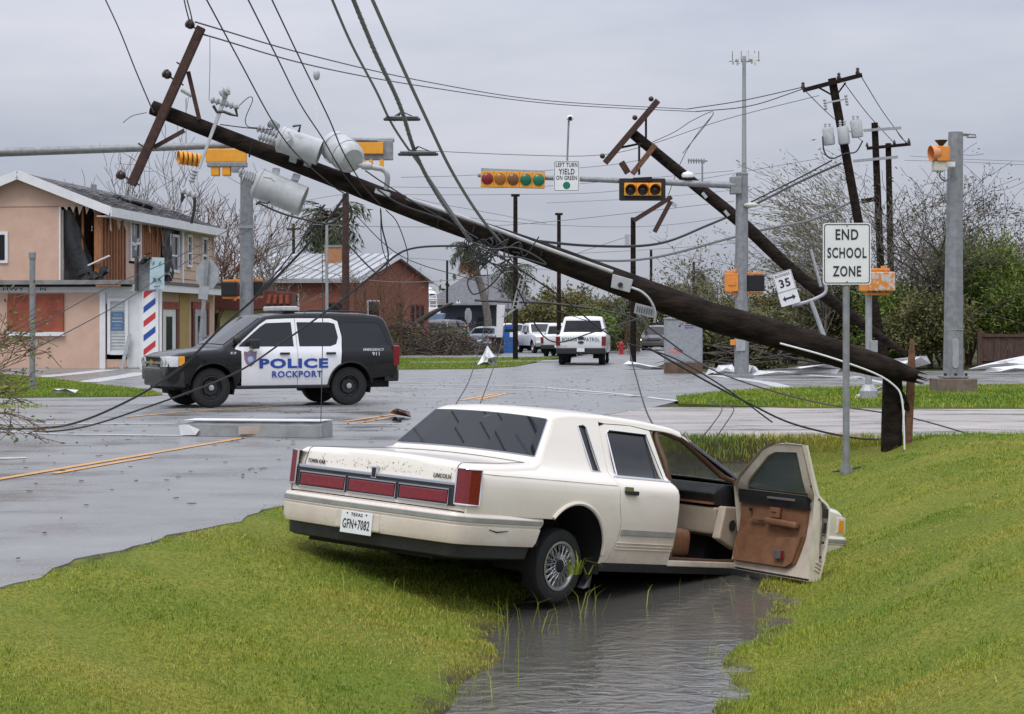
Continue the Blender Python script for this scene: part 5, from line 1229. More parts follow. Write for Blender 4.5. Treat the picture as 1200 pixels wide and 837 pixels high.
# three lamp head with backplate
hd3 = thing('traffic_signal', 'three lamp traffic signal with a black backplate and dark lenses under the fallen crossarms', 'traffic signal', tw(753, 222, -.5))
q = MB(); fr = Vector((0, -1, 0)); q.extr([(x, .10, z) for x, z in rrect(54 / SS, 26 / SS, .05)], (0, .04, 0)); q.build('backplate', M_black, hd3)
for i in range(3):
    c = Vector(((i - 1) * 14.3 / SS, 0, 0))
    q = MB(); q.box(c, (.385, .2, .40)); so = q.build('signal_section', M_yellow, hd3, bevel=.015)
    v = MB(); n = 14; vs = []
    for j in range(n + 1):
        a = R_(-20 + 220 * j / n); vs += [c + Vector((.175 * math.cos(a), -.10, .175 * math.sin(a))), c + Vector((.175 * math.cos(a), -.34, .175 * math.sin(a) - .02))]
    v.add(vs, [(2 * j, 2 * j + 1, 2 * j + 3, 2 * j + 2) for j in range(n)]); v.build('visor', M_yellow, so, smooth=60)
    q = MB(); q.lathe([(.165, 0), (.1, .03), (0, .04)], c + Vector((0, -.10, -.03)), (0, -1, 0), 16); q.build('lens', mat('dark_lens', (.02, .018, .015), None, rough=.2), so, smooth=60)
q = MB(); q.bar((-.3, .05, .3), (.3, .05, .33), .1, .14); q.build('arm_bracket', M_hub, hd3)
# left turn sign
def plate_sign(name, label, cat, c, w, h, lines, border=True, rot=0, m=None, group=None, r=.05, dm=M_ink):
    t = thing(name, label, cat, c, (0, rot, 0), group)
    q = MB(); q.extr([(x, 0, z) for x, z in rrect(w, h, r)], (0, .012, 0)); pl = q.build('plate', m or M_white, t)
    if border:
        bo = MB(); o1 = rrect(w * .95, h - w * .05, r * .8); i1 = rrect(w * .915, h - w * .085, r * .65); k = len(o1)
        bo.add([(x, -.003, z) for x, z in o1] + [(x, -.003, z) for x, z in i1], [(i, (i + 1) % k, k + (i + 1) % k, k + i) for i in range(k)]); bo.build('border', dm, pl)
    for s, zc, ww, hh, bd in lines:
        text_mesh('lettering', s, ww, hh, dm, pl, frame((0, -.002, zc), (1, 0, 0), (0, 0, 1)), .003, bd)
    return t, pl
t, pl = plate_sign('turn_sign', 'white sign LEFT TURN YIELD ON GREEN hanging from the signal arm', 'road sign', tw(664, 206.5, -.6), 30 / SS, 35.5 / SS,
    [('LEFT TURN', 13 / SS, 25 / SS, 5.0 / SS, .02), ('YIELD', 5.3 / SS, 18.5 / SS, 6.6 / SS, .02), ('ON GREEN', -2.0 / SS, 24 / SS, 5.0 / SS, .02)])
q = MB(); q.lathe([(0, 0), (4.3 / SS, 0), (4.3 / SS, .004), (0, .004)], (0, -.001, -10.8 / SS), (0, -1, 0), 20); q.build('green_disc', mat('sign_green', (.005, .17, .085), None, rough=.4), pl)
# pedestrian heads on the post
def ped_head(label, c, w, h, back, face_black):
    t = thing('pedestrian_signal', label, 'pedestrian signal', c)
    q = MB(); q.box((0, 0, 0), (w, .24, h)); bo = q.build('housing', M_orange if not face_black else M_black, t, bevel=.02)
    if face_black:
        q = MB(); q.box((0, -.125, 0), (w * .86, .02, h * .84)); q.build('face', mat('dark_screen', (.004, .004, .005), None, rough=.6), bo)
    else:
        q = MB(); q.box((0, -.13, h * .05), (w * .55, .03, h * .45)); q.build('back_panel', M_orange, bo, bevel=.008)
    for s in (1, -1):
        q = MB(); q.box((back * w * .1, .02, s * (h / 2 + .05)), (w * 1.1, .07, .07)); q.build('bracket', M_orange, t, bevel=.01)
        q = MB(); q.lathe([(.05, -.04), (.05, .05), (0, .05)], (back * w * .35, .02, s * (h / 2 + .09)), (0, 0, s), 8); q.build('bracket_cap', M_orange, t)
    return t
ped_head('orange housed pedestrian signal on the left side of the signal post', tw(857, 331, -.1), .42, .58, 1, False)
ped_head('black faced pedestrian signal on the right side of the signal post', tw(886, 332, -.1), .52, .52, -1, True)
q = MB(); q.box(tw(861, 401.5, -.1), (.28, .2, .18)); tag(q.build('push_button', M_orange, None, bevel=.02), 'small orange push button low on the signal post', 'push button')
t3 = thing('signal_post', 'slim pale pedestrian post behind the end school zone sign', 'signal post', G(1018, 41))
s41 = FPX / 41
q = MB(); q.cyl((0, 0, 0), (0, 0, P(0, 340, 41).z), .072, n=10); q.build('shaft', M_galv2, t3, smooth=50)
q = MB(); q.lathe([(.20, 0), (.20, .22), (.12, .34), (.09, .36)], (0, 0, 0), (0, 0, 1), 8); q.build('foot', M_galv2, t3, smooth=20)
q = MB(); q.box((.10, -.05, P(0, 406, 41).z), (.16, .1, .26)); q.build('push_button', M_galv2, t3, bevel=.01)
h2 = thing('pedestrian_signal', 'orange pedestrian signal with peeling white paint on the slim post', 'pedestrian signal', P(1031, 330, 40.8))
q = MB(); q.box((.03, 0, 0), (.56, .3, .42)); bo = q.build('housing', mat('peeling_orange', (.62, .22, .04), (.50, .48, .44), 9, .55, mix=(.48, .54)), h2, bevel=.03)
q = MB(); q.box((-.33, .05, -.02), (.2, .22, .40)); q.build('housing', M_orange, h2, bevel=.03)
for z, s in ((.26, 1), (-.27, 1)):
    q = MB(); q.box((-.05, .05, z), (.55, .08, .06)); q.build('bracket', M_orange, h2, bevel=.01)
    q = MB(); q.lathe([(.05, -.05), (.05, .05), (0, .05)], (.08, .05, z + .03), (0, 0, 1), 8); q.build('bracket_cap', M_orange, h2)
# big right post on its footing
rp = thing('signal_post', 'thick grey signal post on a brown concrete footing at the right', 'signal post', G(1117, 45.5))
l45 = Vector(rp.location)
def r4(px, py, dy=0.0): return P(px, py, 45.3 + dy) - l45
q = MB(); q.tube([(0, 0, .38), r4(1118, 300, .2), r4(1120, 155, .2)], [.25, .215, .18], 8); q.build('shaft', M_galv, rp, smooth=20)
q = MB(); q.box((0, 0, .12), (.95, .95, .5)); q.build('footing', mat('stained_concrete', (.13, .095, .07), (.20, .16, .125), 5, .9, bump=.3), rp, bevel=.02)
q = MB(); q.box((0, 0, .41), (.62, .62, .05)); q.build('base_plate', M_galv, rp, bevel=.01)
for x in (-.25, 0, .25):
    q = MB(); q.cyl((x, -.26, .36), (x, -.26, .50), .035, n=6); q.build('anchor_bolt', M_trimb, rp)
q = MB(); q.extr([(x, -.262, z + .98) for x, z in rrect(.15, .72, .07, 5)], (0, .06, 0)); q.build('hand_hole', M_galv2, rp, bevel=.01)
q = MB(); q.cyl((-.26, -.02, 2.0), (.26, -.02, 2.02), .0, n=4); 
q = MB(); q.lathe([(.245, 0), (.25, .012), (.245, .024)], r4(1118, 387, .2), (0, 0, 1), 8); q.build('strap', mat('yellow_strap', (.35, .28, .08), None), rp)
q = MB(); q.bar(r4(1115, 156, .3), r4(1135, 159, .3), .06, .05); q.tube([r4(1130, 157, .2), r4(1143, 158, .2), r4(1144, 161, .2), r4(1133, 161, .2)], .022, 5); q.build('top_bracket', M_galv, rp)
q = MB(); q.box(r4(1113, 193, -.1), (.24, .12, .12)); q.build('side_bracket', M_white, rp, bevel=.01)
q = MB(); q.tube(smoothpts([r4(1104, 198, -.1), r4(1101, 206, -.1), r4(1107, 212, -.1), r4(1113, 208, 0)], 5), .02, 6); q.build('cable_loop', M_wireg, rp, smooth=60)
sg = thing('traffic_signal', 'orange sideways signal head high on the thick right post', 'traffic signal', P(1102, 183, 45))
q = MB(); q.box((.02, 0, .04), (.30, .5, .36)); bo = q.build('signal_section', M_orange, sg, bevel=.02)
q = MB(); q.lathe([(.19, -.05), (.20, .14), (.185, .14), (.175, -.05)], (-.12, -.1, .06), (-1, -.2, -.1), 14, closed=True); q.build('visor', mat('visor_orange', (.62, .26, .10), (.7, .3, .13), 5, .5), sg, smooth=50)
q = MB(); q.box((-.05, -.05, -.25), (.28, .3, .24)); q.build('lower_box', mat('lamp_cream'  , (.55, .54, .47), None, rough=.4), sg, bevel=.02)
q = MB(); q.lathe([(.04, 0), (.16, .14), (.15, .14), (.03, 0)], (.02, 0, .24), (0, 0, 1), 10); q.build('sensor_cone', M_trimb, sg, smooth=40)
# left arm with heads
la = thing('cantilever_mast', 'long grey signal arm crossing the sky above the pink building', 'signal arm', G(-190, 59))
l59 = Vector(la.location)
def a5(px, py, dy=0.0): return P(px, py, 59 + dy) - l59
q = MB(); q.tube([a5(-190, 184), a5(0, 178.5), a5(200, 172.5), a5(462, 164)], [.17, .145, .115, .07], 12); q.build('arm', M_galv, la, smooth=50)
q = MB(); q.tube([(0, 0, 0), a5(-190, 170)], [.24, .2], 8); q.build('shaft', M_galv, la, smooth=20)
q = MB(); q.cyl(a5(372, 164), a5(371, 96), .03, n=6); q.build('camera_mast', M_white, la)
q = MB(); q.ball(a5(371, 88), .11, 8, 6, (1, 1, 1.6)); q.build('camera', M_porc, la, smooth=60)
q = MB(); q.cyl(a5(218, 170), a5(218, 115), .025, n=6); q.cyl(a5(213, 105), a5(225, 112), .08, n=8); q.build('detector', M_porc, la)
s59 = FPX / 59
h5 = thing('traffic_signal', 'amber five lamp signal head twisted edge on beside the cut-out arm', 'traffic signal', P(262, 185, 58.4))
q = MB(); q.box((.09, 0, .06), (1.25, .3, .42)); q.build('housing', M_yellow, h5, bevel=.03)
q = MB(); q.box((.12, -.02, -.22), (1.22, .34, .14)); q.build('housing_shade', M_galv, h5, bevel=.02)
q = MB(); q.box((.45, -.05, -.36), (.35, .25, .2)); q.build('bracket', M_galv, h5, bevel=.01)
for i in range(5):
    q = MB(); x = -1.30 + i * .14; q.lathe([(.2, -.02), (.22, .1), (.2, .1)], (x, -.05, .0 - .02 * i), (-.9, -.42, 0), 12); q.build('visor', M_yellow, h5, smooth=50)
    q = MB(); q.lathe([(.19, 0), (.1, .06), (0, .07)], (x + .02, -.08, .0 - .02 * i), (-.9, -.42, 0), 12); q.build('lens', mat(('lens_red', 'lens_amber', 'lens_dull_amber', 'lens_green', 'lens_bright_green')[min(i, 4)], (.2, .1, .05)), h5, smooth=60)
for x in (-.25, .1):
    q = MB(); q.box((x, 0, -.42), (.26, .3, .3)); q.build('lower_visor', M_yellow, h5, bevel=.04)
hb = thing('traffic_signal', 'traffic signal seen from behind at the far tip of the left arm', 'traffic signal', P(438, 176, 58.4))
q = MB(); q.box((0, .05, 0), (1.2, .2, .62)); q.build('backplate', M_galv, hb, bevel=.03)
q = MB(); q.box((-.12, -.08, .05), (.85, .16, .36)); q.build('housing', M_yellow, hb, bevel=.02)
for x in (-.3, -.08, .25):
    q = MB(); q.box((x, -.05, -.42), (.12, .2, .22)); q.build('visor', M_yellow, hb, bevel=.02)
q = MB(); q.cyl((-1.2, -.1, .33), (.1, -.1, .29), .07, n=8); q.build('bracket', M_galv, hb)
lpz = thing('signal_post', 'grey steel post standing behind the bonnet of the police suv', 'signal post', G(289, 60))
q = MB(); q.tube([(0, 0, 0), (0, 0, P(0, 206, 60).z)], [.235, .20], 8); q.build('shaft', M_galv, lpz, smooth=20)
q = MB(); q.lathe([(.26, 0), (.26, .1)], (0, 0, P(0, 268, 60).z), (0, 0, 1), 8); q.build('band', M_galv2, lpz)
q = MB(); q.box((0, 0, P(0, 205, 60).z), (.45, .45, .16)); q.build('cap', M_galv2, lpz, bevel=.02)
ped_head('black faced pedestrian signal left of the post behind the police suv', P(269, 339, 59.6), .50, .44, 1, True)
ped_head('orange edged pedestrian signal right of the post behind the police suv', P(303, 338, 60.2), .30, .44, -1, True)

# ================================================================ SIGNS
t, pl = plate_sign('school_sign', 'white rectangular sign END SCHOOL ZONE on a round steel post', 'road sign', P(992.5, 297.5, 23.9), .612, .785,
    [('END', .245, .29, .135, .02), ('SCHOOL', .012, .50, .135, .02), ('ZONE', -.222, .36, .135, .02)], r=.04)
z0 = zg(4.26, 23.9); zb = z0 - .1 - P(0, 297.5, 23.9).z
q = MB(); q.cyl((0, .055, zb), (0, .055, .37), .043, n=14); q.build('post', M_galv, t, smooth=60)
q = MB(); q.cyl((0, .055, zb + .05), (0, .055, zb + .22), .056, n=12); q.box((0, .055, zb + .16), (.15, .06, .07)); q.build('ground_clamp', M_galv, t)
for z in (.355, -.355):
    q = MB(); q.lathe([(.012, 0), (.008, .006), (0, .006)], (0, -.001, z), (0, -1, 0), 8); q.build('bolt', M_steel, pl)
# tilted speed plates
tl2 = R_(-17)
t, pl = plate_sign('speed_sign', 'tilted white BUSINESS 35 route plate with an arrow plate below', 'road sign', P(919, 330, 61), .64, .66, [('BUSINESS', .215, .48, .085, .01), ('35', -.05, .36, .28, .03)], rot=R_(-17), r=.03)
q = MB(); q.extr([(x, 0, z - .56) for x, z in rrect(.64, .44, .03)], (0, .012, 0)); p2 = q.build('plate', M_white, t)
q = MB(); q.extr([(x * .22, -.004, z * .13 - .56) for x, z in ((-1, 0), (-.55, .75), (-.55, .25), (.55, .25), (.55, .75), (1, 0), (.55, -.75), (.55, -.25), (-.55, -.25), (-.55, -.75))], (0, .004, 0)); q.build('arrow', mat('sign_navy', (.01, .015, .05), None), p2)
l61 = P(919, 330, 61); Rr = Matrix.Rotation(R_(17), 3, 'Y')
def w6(px, py, dy=0.0): return Rr @ (P(px, py, 61 + dy) - l61)
q = MB(); q.tube(smoothpts([w6(928, 358, .1), w6(945, 354, .1), w6(962, 347, .1), w6(968, 341, .1), w6(967, 333, .1)], 4), .055, 8); q.build('bent_pipe', M_galv2, t, smooth=60)
q = MB(); q.tube([w6(950, 352, .1), w6(966, 395, .1), w6(974, 432, .1)], .075, 8); q.build('post', M_galv2, t, smooth=60)
q = MB(); q.cyl(w6(950, 292, .15), w6(962, 336, .15), .05, n=8); q.build('pipe', M_galv2, t, smooth=60)
# left sign post and leaning stop sign seen from behind
ps = thing('sign_post', 'bare grey metal post in the grass before the pink building', 'post', G(38, 47.5, 0))
q = MB(); q.cyl((0, 0, 0), (0, 0, P(0, 300, 47.5).z), .075, n=8); q.build('shaft', M_galv, ps, smooth=50)
q = MB(); q.cyl((0, 0, P(0, 303, 47.5).z), (0, 0, P(0, 296, 47.5).z), .095, n=8); q.build('cap', M_galv, ps, smooth=50)
lb_ = P(238, 410, 55); st = thing('stop_sign', 'octagonal sign seen from behind leaning on its grey post by the salon', 'road sign', lb_)
def s5(px, py, dy=0.0): return P(px, py, 55 + dy) - lb_
q = MB(); q.bar(s5(233, 425), s5(243, 305), .11, .06, (0, 1, 0)); q.build('post', M_galv, st)
ctr = s5(243, 322, .08); q = MB(); q.extr([ctr + Vector((.36 * math.cos(R_(22.5 + 45 * i)), .0, .47 * math.sin(R_(22.5 + 45 * i)))) for i in range(8)], (0, .02, 0)); q.build('plate', M_galv2, st)
q = MB(); q.extr([s5(234, 334, -.05), s5(245, 336, -.05), s5(243, 352, -.05), s5(232, 350, -.05)], (0, .02, 0)); q.build('small_plate', M_galv2, st)
# control cabinet
cbn = thing('control_cabinet', 'tall grey metal cabinet on a rusty plinth beside the road', 'cabinet', G(800.5, 66))
q = MB(); q.box((0, 0, .36 + .77), (1.29, .8, 1.52)); bo = q.build('body', M_galv2, cbn, bevel=.015)
q = MB(); q.box((0, -.405, 1.12), (1.20, .02, 1.40)); q.build('door', M_galv2, bo, bevel=.008)
q = MB(); q.box((0, 0, .18), (1.30, .82, .36)); q.build('plinth', mat('rusty_plinth', (.11, .065, .04), (.17, .11, .07), 4, .85, bump=.2), cbn, bevel=.01)
q = MB(); q.box((0, -.02, 1.915), (1.34, .86, .05)); q.build('lid', M_galv2, cbn, bevel=.01)
lg = MB(); lg.extr([(-.22, -.418, 1.62), (-.12, -.418, 1.72), (-.12, -.418, 1.62)], (0, .002, 0)); lg.build('emblem', mat('logo_blue', (.03, .04, .22), None), bo)
lg = MB(); lg.extr([(-.16, -.418, 1.74), (-.03, -.418, 1.78), (-.04, -.418, 1.68)], (0, .002, 0)); lg.build('emblem', mat('logo_red', (.6, .08, .05), None), bo)
for k in range(3):
    lg = MB(); lg.box((.17, -.418, 1.74 - k * .075), (.30 - .04 * (k == 0), .003, .03)); lg.build('logo_line', mat('logo_blue', (.03, .04, .22)), bo)
lg = MB(); lg.box((-.34, -.42, .78), (.5, .004, .05), Euler((0, -.05, 0)).to_matrix()); lg.box((-.28, -.42, .73), (.22, .003, .03)); lg.build('spray_mark', mat('pink_spray', (.85, .22, .16), None), bo)
# white box beam lying in the road
zr = 0.0
gb_ = thing('fallen_beam', 'dented white sheet metal beam lying on the wet road before the police suv', 'beam', gp(292, 512, 0) + (0,))
lgb = Vector(gb_.location)
A = Vector((*gp(212, 511), 0)) - lgb; B = Vector((*gp(377, 513.5), 0)) - lgb; dv = (B - A).normalized(); nv_ = Vector((-dv.y, dv.x, 0))
M_beam = mat('shaded_white_metal', (.22, .225, .22), (.32, .325, .32), 3, .4, bump=.15)  # white metal with the shade of its upright face put into the colour
q = MB(); prof = [(0, 0), (.02, .17), (.05, .215), (.40, .225), (.46, .20), (.48, .0)]
rr = random.Random(2); rows = []
for i in range(13):
    c = A + dv * (B - A).length * i / 12; k = rr.uniform(-.008, .008) + (-.05 if i == 0 else 0)
    rows += [c + nv_ * (u + rr.uniform(-.006, .006)) + Vector((0, 0, max(.004, z + (k if z else 0)))) for u, z in prof]
n = len(prof)
q.add(rows, [(i * n + j, (i + 1) * n + j, (i + 1) * n + j + 1, i * n + j + 1) for i in range(12) for j in range(n - 1)] + [tuple(range(n))[::-1], tuple(12 * n + j for j in range(n))]); q.build('shell', M_beam, gb_, fixn=True)
q = MB(); q.extr([A + Vector((0, -.02, .01)), A + dv * .24 + Vector((0, -.04, .02)), A + dv * .30 + Vector((0, -.02, .10)), A + dv * .12 + Vector((0, -.03, .17)), A + dv * -.03 + Vector((0, -.02, .16))], (0, .01, .0)); q.build('torn_end', M_white, gb_)
q = MB(); q.bar(A + nv_ * .23 + Vector((0, 0, .235)) + dv * .05, B + nv_ * .23 + Vector((0, 0, .245)), .44, .012); q.build('bright_top', M_white, gb_)  # white strip added to paint the upper face as the lit side
q = MB(); q.bar(A + Vector((0, .05, .225)) + dv * .1, B + Vector((0, .05, .235)), .03, .015); q.build('edge_lip', M_white, gb_)
q = MB(); q.box(B - dv * .01 + nv_ * .0 + Vector((0, -.01, .11)), (.02, .03, .2)); q.build('end_plate', M_galv2, gb_)
q = MB(); q.box(A.lerp(B, .5) + Vector((0, -.004, .10)), (.35, .02, .12)); q.build('rust_stain', mat('rust_stain', (.5, .49, .47), (.42, .25, .12), 2.2, .6), gb_)
# ================================================================ PINK TWO-STOREY BUILDING
M_stucco = mat('salmon_stucco', (.53, .355, .265), (.60, .41, .315), 1.6, .85, bump=.15, bscale=40)
M_siding = mat('salmon_siding', (.51, .36, .27), (.57, .41, .32), 2.2, .75, bump=.1)
M_trimw = mat('white_trim', (.66, .67, .68), (.74, .74, .74), 3, .55)
M_shing = mat('grey_shingle', (.085, .080, .082), (.17, .16, .165), 9, .9, bump=.5, stretch=(1, 1, 3))
M_stud = mat('bare_stud', (.22, .085, .03), (.34, .15, .06), 7, .75, stretch=(3, 3, .6))
M_sheath = mat('raw_sheathing', (.17, .06, .022), (.30, .12, .045), 5, .8, stretch=(2, 2, .5))
M_tarp = mat('black_tarp', (.008, .008, .009), (.022, .022, .025), 5, .38, bump=.9, bscale=5)
M_redbd = mat('red_board', (.21, .045, .022), (.33, .085, .045), 2.5, .7, bump=.1)
M_maroon = mat('maroon_wood', (.085, .020, .016), (.13, .034, .026), 5, .6)
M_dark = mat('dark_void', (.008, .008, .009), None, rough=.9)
M_plast = mat('torn_plaster', (.50, .40, .32), (.6, .5, .42), 4, .9)
bl_ = thing('salon_building', 'two storey salmon pink building with its upper corner torn open to bare studs', 'building', (-16.15, 74.0, 0), (0, 0, math.atan2(.115, 1) * -1))
# local: x to the right along the front, y away from the camera; the front is square to the long side
def bbox(name, x0, x1, y0, y1, z0, z1, m, par=None, bevel=0): 
    q = MB(); q.box(((x0 + x1) / 2, (y0 + y1) / 2, (z0 + z1) / 2), (abs(x1 - x0), abs(y1 - y0), abs(z1 - z0))); return q.build(name, m, par or bl_, bevel=bevel)
ZE, ZR, ZF = 6.25, 7.52, 3.35
W0 = -6.6; LB = 16.0
# upper storey front: wall with the hole at the corner
q = MB(); q.extr([(W0, 0, ZF), (-1.72, 0, ZF), (-1.72, 0, 6.38), (-.05, 0, 6.38), (0, 0, ZE + .13), (W0 / 2, 0, ZR + .10), (W0, 0, ZE + .09)], (0, .15, 0)); fw = q.build('wall', M_stucco, bl_)
q = MB(); q.box((W0 / 2 - 1.2, -.004, 6.38), (W0 * -1 - 1.0, .01, .03)); q.build('panel_joint', mat('joint_shadow', (.22, .13, .09), None), fw)
bbox('wall', W0, -.05, LB - .15, LB, 0, ZE, M_stucco); bbox('wall', W0, W0 + .15, .15, LB - .15, 0, ZE, M_stucco)
bbox('room_back', -1.75, -1.65, .16, 3.5, ZF, ZE, M_plast); bbox('room_back', -1.6, -.4, 3.4, 3.5, ZF, ZE, M_sheath)
bbox('floor_edge', -1.75, 0.02, .0, 10, ZF - .05, ZF + .02, M_plast)
# tarp hung in the hole
q = MB(); n = 14; vs = []
for i in range(n + 1):
    for j in range(9):
        u = i / n; v = j / 8; top = 6.3 - .0 - max(0, u - .25) * 2.6; z = ZF + .08 + v * (top - ZF - .08)
        vs.append((-1.70 + u * 1.25, .18 + .10 * math.sin(u * 9 + v * 3) * (.3 + v * .7) + .06 * math.sin(v * 7 + u * 4), z))
q.add(vs, [(i * 9 + j, i * 9 + j + 1, (i + 1) * 9 + j + 1, (i + 1) * 9 + j) for i in range(n) for j in range(8)]); q.build('tarp', M_tarp, bl_, smooth=60)
bbox('frame_trim', -1.76, -1.70, -.02, .1, ZF, 6.38, M_trimw)
for x in (-.95, -1.3): bbox('stud', x, x + .08, .3, .4, 4.6, 6.35, M_sheath)
bbox('stud', -.34, -.05, .02, .24, ZF, 6.42, M_stud)
# side wall: studs and sheathing, window, then lap siding
rs_ = random.Random(11)
def side(name, y0, y1, z0, z1, m, d0=-.12, d1=0.0, par=None): return bbox(name, d0, d1, y0, y1, z0, z1, m, par)
side('gap_shade', .25, 10.7, ZF, ZE, M_dark, -.18, -.10)  # black sheet behind the studs paints the shade in their gaps
for y in np.arange(.35, 2.9, .36): side('stud', y, y + .22, ZF + .02, ZE - rs_.uniform(0, .05), M_sheath if rs_.random() < .6 else M_stud, -.10, -.02)
for y in np.arange(4.75, 7.75, .34): side('stud', y, y + .26, ZF + .4, ZE, M_sheath if rs_.random() < .7 else M_stud, -.10, -.015)
side('siding_remnant', 2.95, 4.6, ZF, 4.25, M_siding, -.10, 0); side('siding_remnant', 2.95, 3.3, 4.25, ZE, M_siding, -.1, 0)
q = MB(); q.extr([(-.02, 1.3, ZE), (-.02, 3.1, ZE), (-.02, 3.0, ZE - .75), (-.02, 2.4, ZE - .25), (-.02, 2.0, ZE - .7), (-.02, 1.6, ZE - .2)], (.04, 0, 0)); q.build('torn_paper', M_plast, bl_)
def window_side(y0, y1, z0, z1, x=.0, ajar=False):
    fr = MB(); t = .12 if y1 - y0 > 1 else .09
    for a in ((y0, y0 + t, z0, z1), (y1 - t, y1, z0, z1)): fr.box((x, (a[0] + a[1]) / 2, (z0 + z1) / 2), (.12, a[1] - a[0], z1 - z0))
    for z in (z0 + .06, z1 - .06): fr.box((x, (y0 + y1) / 2, z), (.122, y1 - y0 - .02, .12))
    fr.box((x - .01, (y0 + y1) / 2, (z0 + z1) / 2 - .1), (.08, y1 - y0 - .02, .07))
    w = fr.build('window', M_trimw, bl_)
    p = MB(); p.box((x - .03, (y0 + y1) / 2, (z0 + z1) / 2), (.02, y1 - y0 - .1, z1 - z0 - .1)); p.build('pane', M_tint, w)
window_side(3.35, 4.75, 4.35, 6.05, .02); window_side(8.9, 10.3, 4.05, 5.75)
q = MB(); q.bar((.12, 3.5, 5.0), (.16, 4.3, 5.15), .1, .05); q.bar((.14, 3.7, 4.8), (.14, 4.1, 5.3), .06, .05); q.build('loose_sash', M_trimw, bl_)
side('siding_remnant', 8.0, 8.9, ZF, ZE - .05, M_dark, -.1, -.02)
q = MB(); vs = []
for i in range(7):
    for j in range(9): vs.append((.06 + .07 * math.sin(i * 2.2 + j), 7.75 + i * .24 + .05 * math.sin(j * 2), 3.75 + j / 8 * (2.55 - .0) + (.0 if j else rs_.uniform(-.3, .2))))
q.add(vs, [(i * 9 + j, i * 9 + j + 1, (i + 1) * 9 + j + 1, (i + 1) * 9 + j) for i in range(6) for j in range(8)]); q.build('tarp', M_tarp, bl_, smooth=60)
k = 0
for i, z in enumerate(np.arange(1.0, ZE, .40)):
    for (y0, y1) in (((8.9, 10.75),) if 2.9 < z < 3.9 else ()) + ((10.95, 13.6), (13.62, LB)):
        o = MB(); x = .03 + .006 * ((i + int(y0)) % 2)
        o.add([(-.06, y0, z), (x, y0, z), (x - .028, y0, min(z + .385, ZE)), (-.06, y0, min(z + .385, ZE)), (-.06, y1, z), (x, y1, z), (x - .028, y1, min(z + .385, ZE)), (-.06, y1, min(z + .385, ZE))],
              [(0, 1, 2, 3), (7, 6, 5, 4), (0, 4, 5, 1), (1, 5, 6, 2), (2, 6, 7, 3), (3, 7, 4, 0)]); o.build('siding_board', M_siding, bl_)
side('wall', 10.7, LB, 0, ZE, mat('joint_shadow', (.22, .13, .09)), -.12, -.065)
side('corner_board', 10.72, 10.95, 2.2, ZE, M_trimw, -.05, .07); side('corner_board', LB - .12, LB + .02, 0, ZE, M_siding, -.05, .07)
window_side(11.5, 12.2, 4.35, 5.85, .05); window_side(13.9, 14.8, 4.3, 5.85, .05)
# left front window
q = MB(); q.box((-4.3, -.03, 4.78), (.9, .08, 1.25)); w = q.build('window', M_trimw, bl_); q = MB(); q.box((-4.3, -.08, 4.78), (.66, .02, 1.0)); q.build('pane', M_dark, w)
# ragged edges: hanging laths, torn insulation
M_insul = mat('insulation', (.42, .33, .18), (.52, .42, .26), 8, .95, bump=.6)
for i in range(9):
    y = rs_.uniform(.3, 7.5); L_ = rs_.uniform(.3, 1.1); q = MB(); q.bar((.03, y, ZE - .05), (.05 + rs_.uniform(0, .1), y + rs_.uniform(-.4, .4), ZE - L_), .14, .025, (1, 0, 0)); q.build('hanging_lath', M_stud if i % 3 else M_plast, bl_)
for i in range(5):
    x = -1.6 + .3 * i; q = MB(); q.extr([(x, -.03, 6.40), (x + .22, -.03, 6.40), (x + rs_.uniform(.05, .2), -.05, 6.40 - rs_.uniform(.12, .45))], (0, .02, 0)); q.build('torn_paper', M_plast, bl_)
# roof: two shingle slopes laid in courses, fascia
ov = .45
def slope(x_e, name):
    q = MB(); sgn = 1 if x_e > W0 / 2 else -1; nC = 22
    for c in range(nC):
        t0, t1 = c / nC, (c + 1.08) / nC; xa = x_e + (W0 / 2 - x_e) * t0; xb = x_e + (W0 / 2 - x_e) * min(t1, 1); za = ZE + .02 + (ZR + .16 - ZE) * t0; zb_ = ZE + .02 + (ZR + .16 - ZE) * min(t1, 1)
        nY = 26
        for r in range(nY):
            y0, y1 = -ov + (LB + ov * 2) * r / nY, -ov + (LB + ov * 2) * (r + 1) / nY; dz = rs_.uniform(.02, .055)
            q.add([(xa, y0 + .03, za + dz), (xa, y1 - .03, za + dz), (xb, y1 - .03, zb_ + .012), (xb, y0 + .03, zb_ + .012), (xa, y0 + .03, za), (xa, y1 - .03, za)], [(0, 3, 2, 1) if sgn < 0 else (0, 1, 2, 3), (0, 4, 5, 1)])
    o = q.build(name, M_shing, bl_); o['kind'] = 'stuff'; return o
q = MB(); e = ov + .05
q.extr([(W0 - e, -ov, ZE - .10), (W0 / 2, -ov, ZR + .12), (e, -ov, ZE - .10), (e, -ov, ZE - .0), (W0 / 2, -ov, ZR + .22), (W0 - e, -ov, ZE)], (0, LB + 2 * ov, 0)); roof = q.build('roof', M_shing, bl_)
slope(e, 'shingles'); slope(W0 - e, 'shingles')
for a, b2 in (((W0 - e, ZE - .10), (W0 / 2, ZR + .10)), ((W0 / 2, ZR + .10), (e, ZE - .10))):
    q = MB(); q.bar((a[0], -ov - .03, a[1]), (b2[0], -ov - .03, b2[1]), .06, .34, (0, 0, 1)); q.build('fascia', M_trimw, roof)
q = MB(); q.bar((e + .03, -ov - .06, ZE - .12), (e + .03, LB + ov, ZE - .12), .06, .36, (0, 0, 1)); q.build('fascia', M_trimw, roof)
q = MB(); q.bar((.2, -ov, ZE - .28), (.2, LB, ZE - .28), .55, .03, (0, 0, 1)); q.build('soffit', M_trimw, roof)
q = MB(); q.cyl((-2.6, 6.5, 7.0), (-2.6, 6.5, 7.75), .13, n=8); q.build('vent_pipe', M_galv, roof)
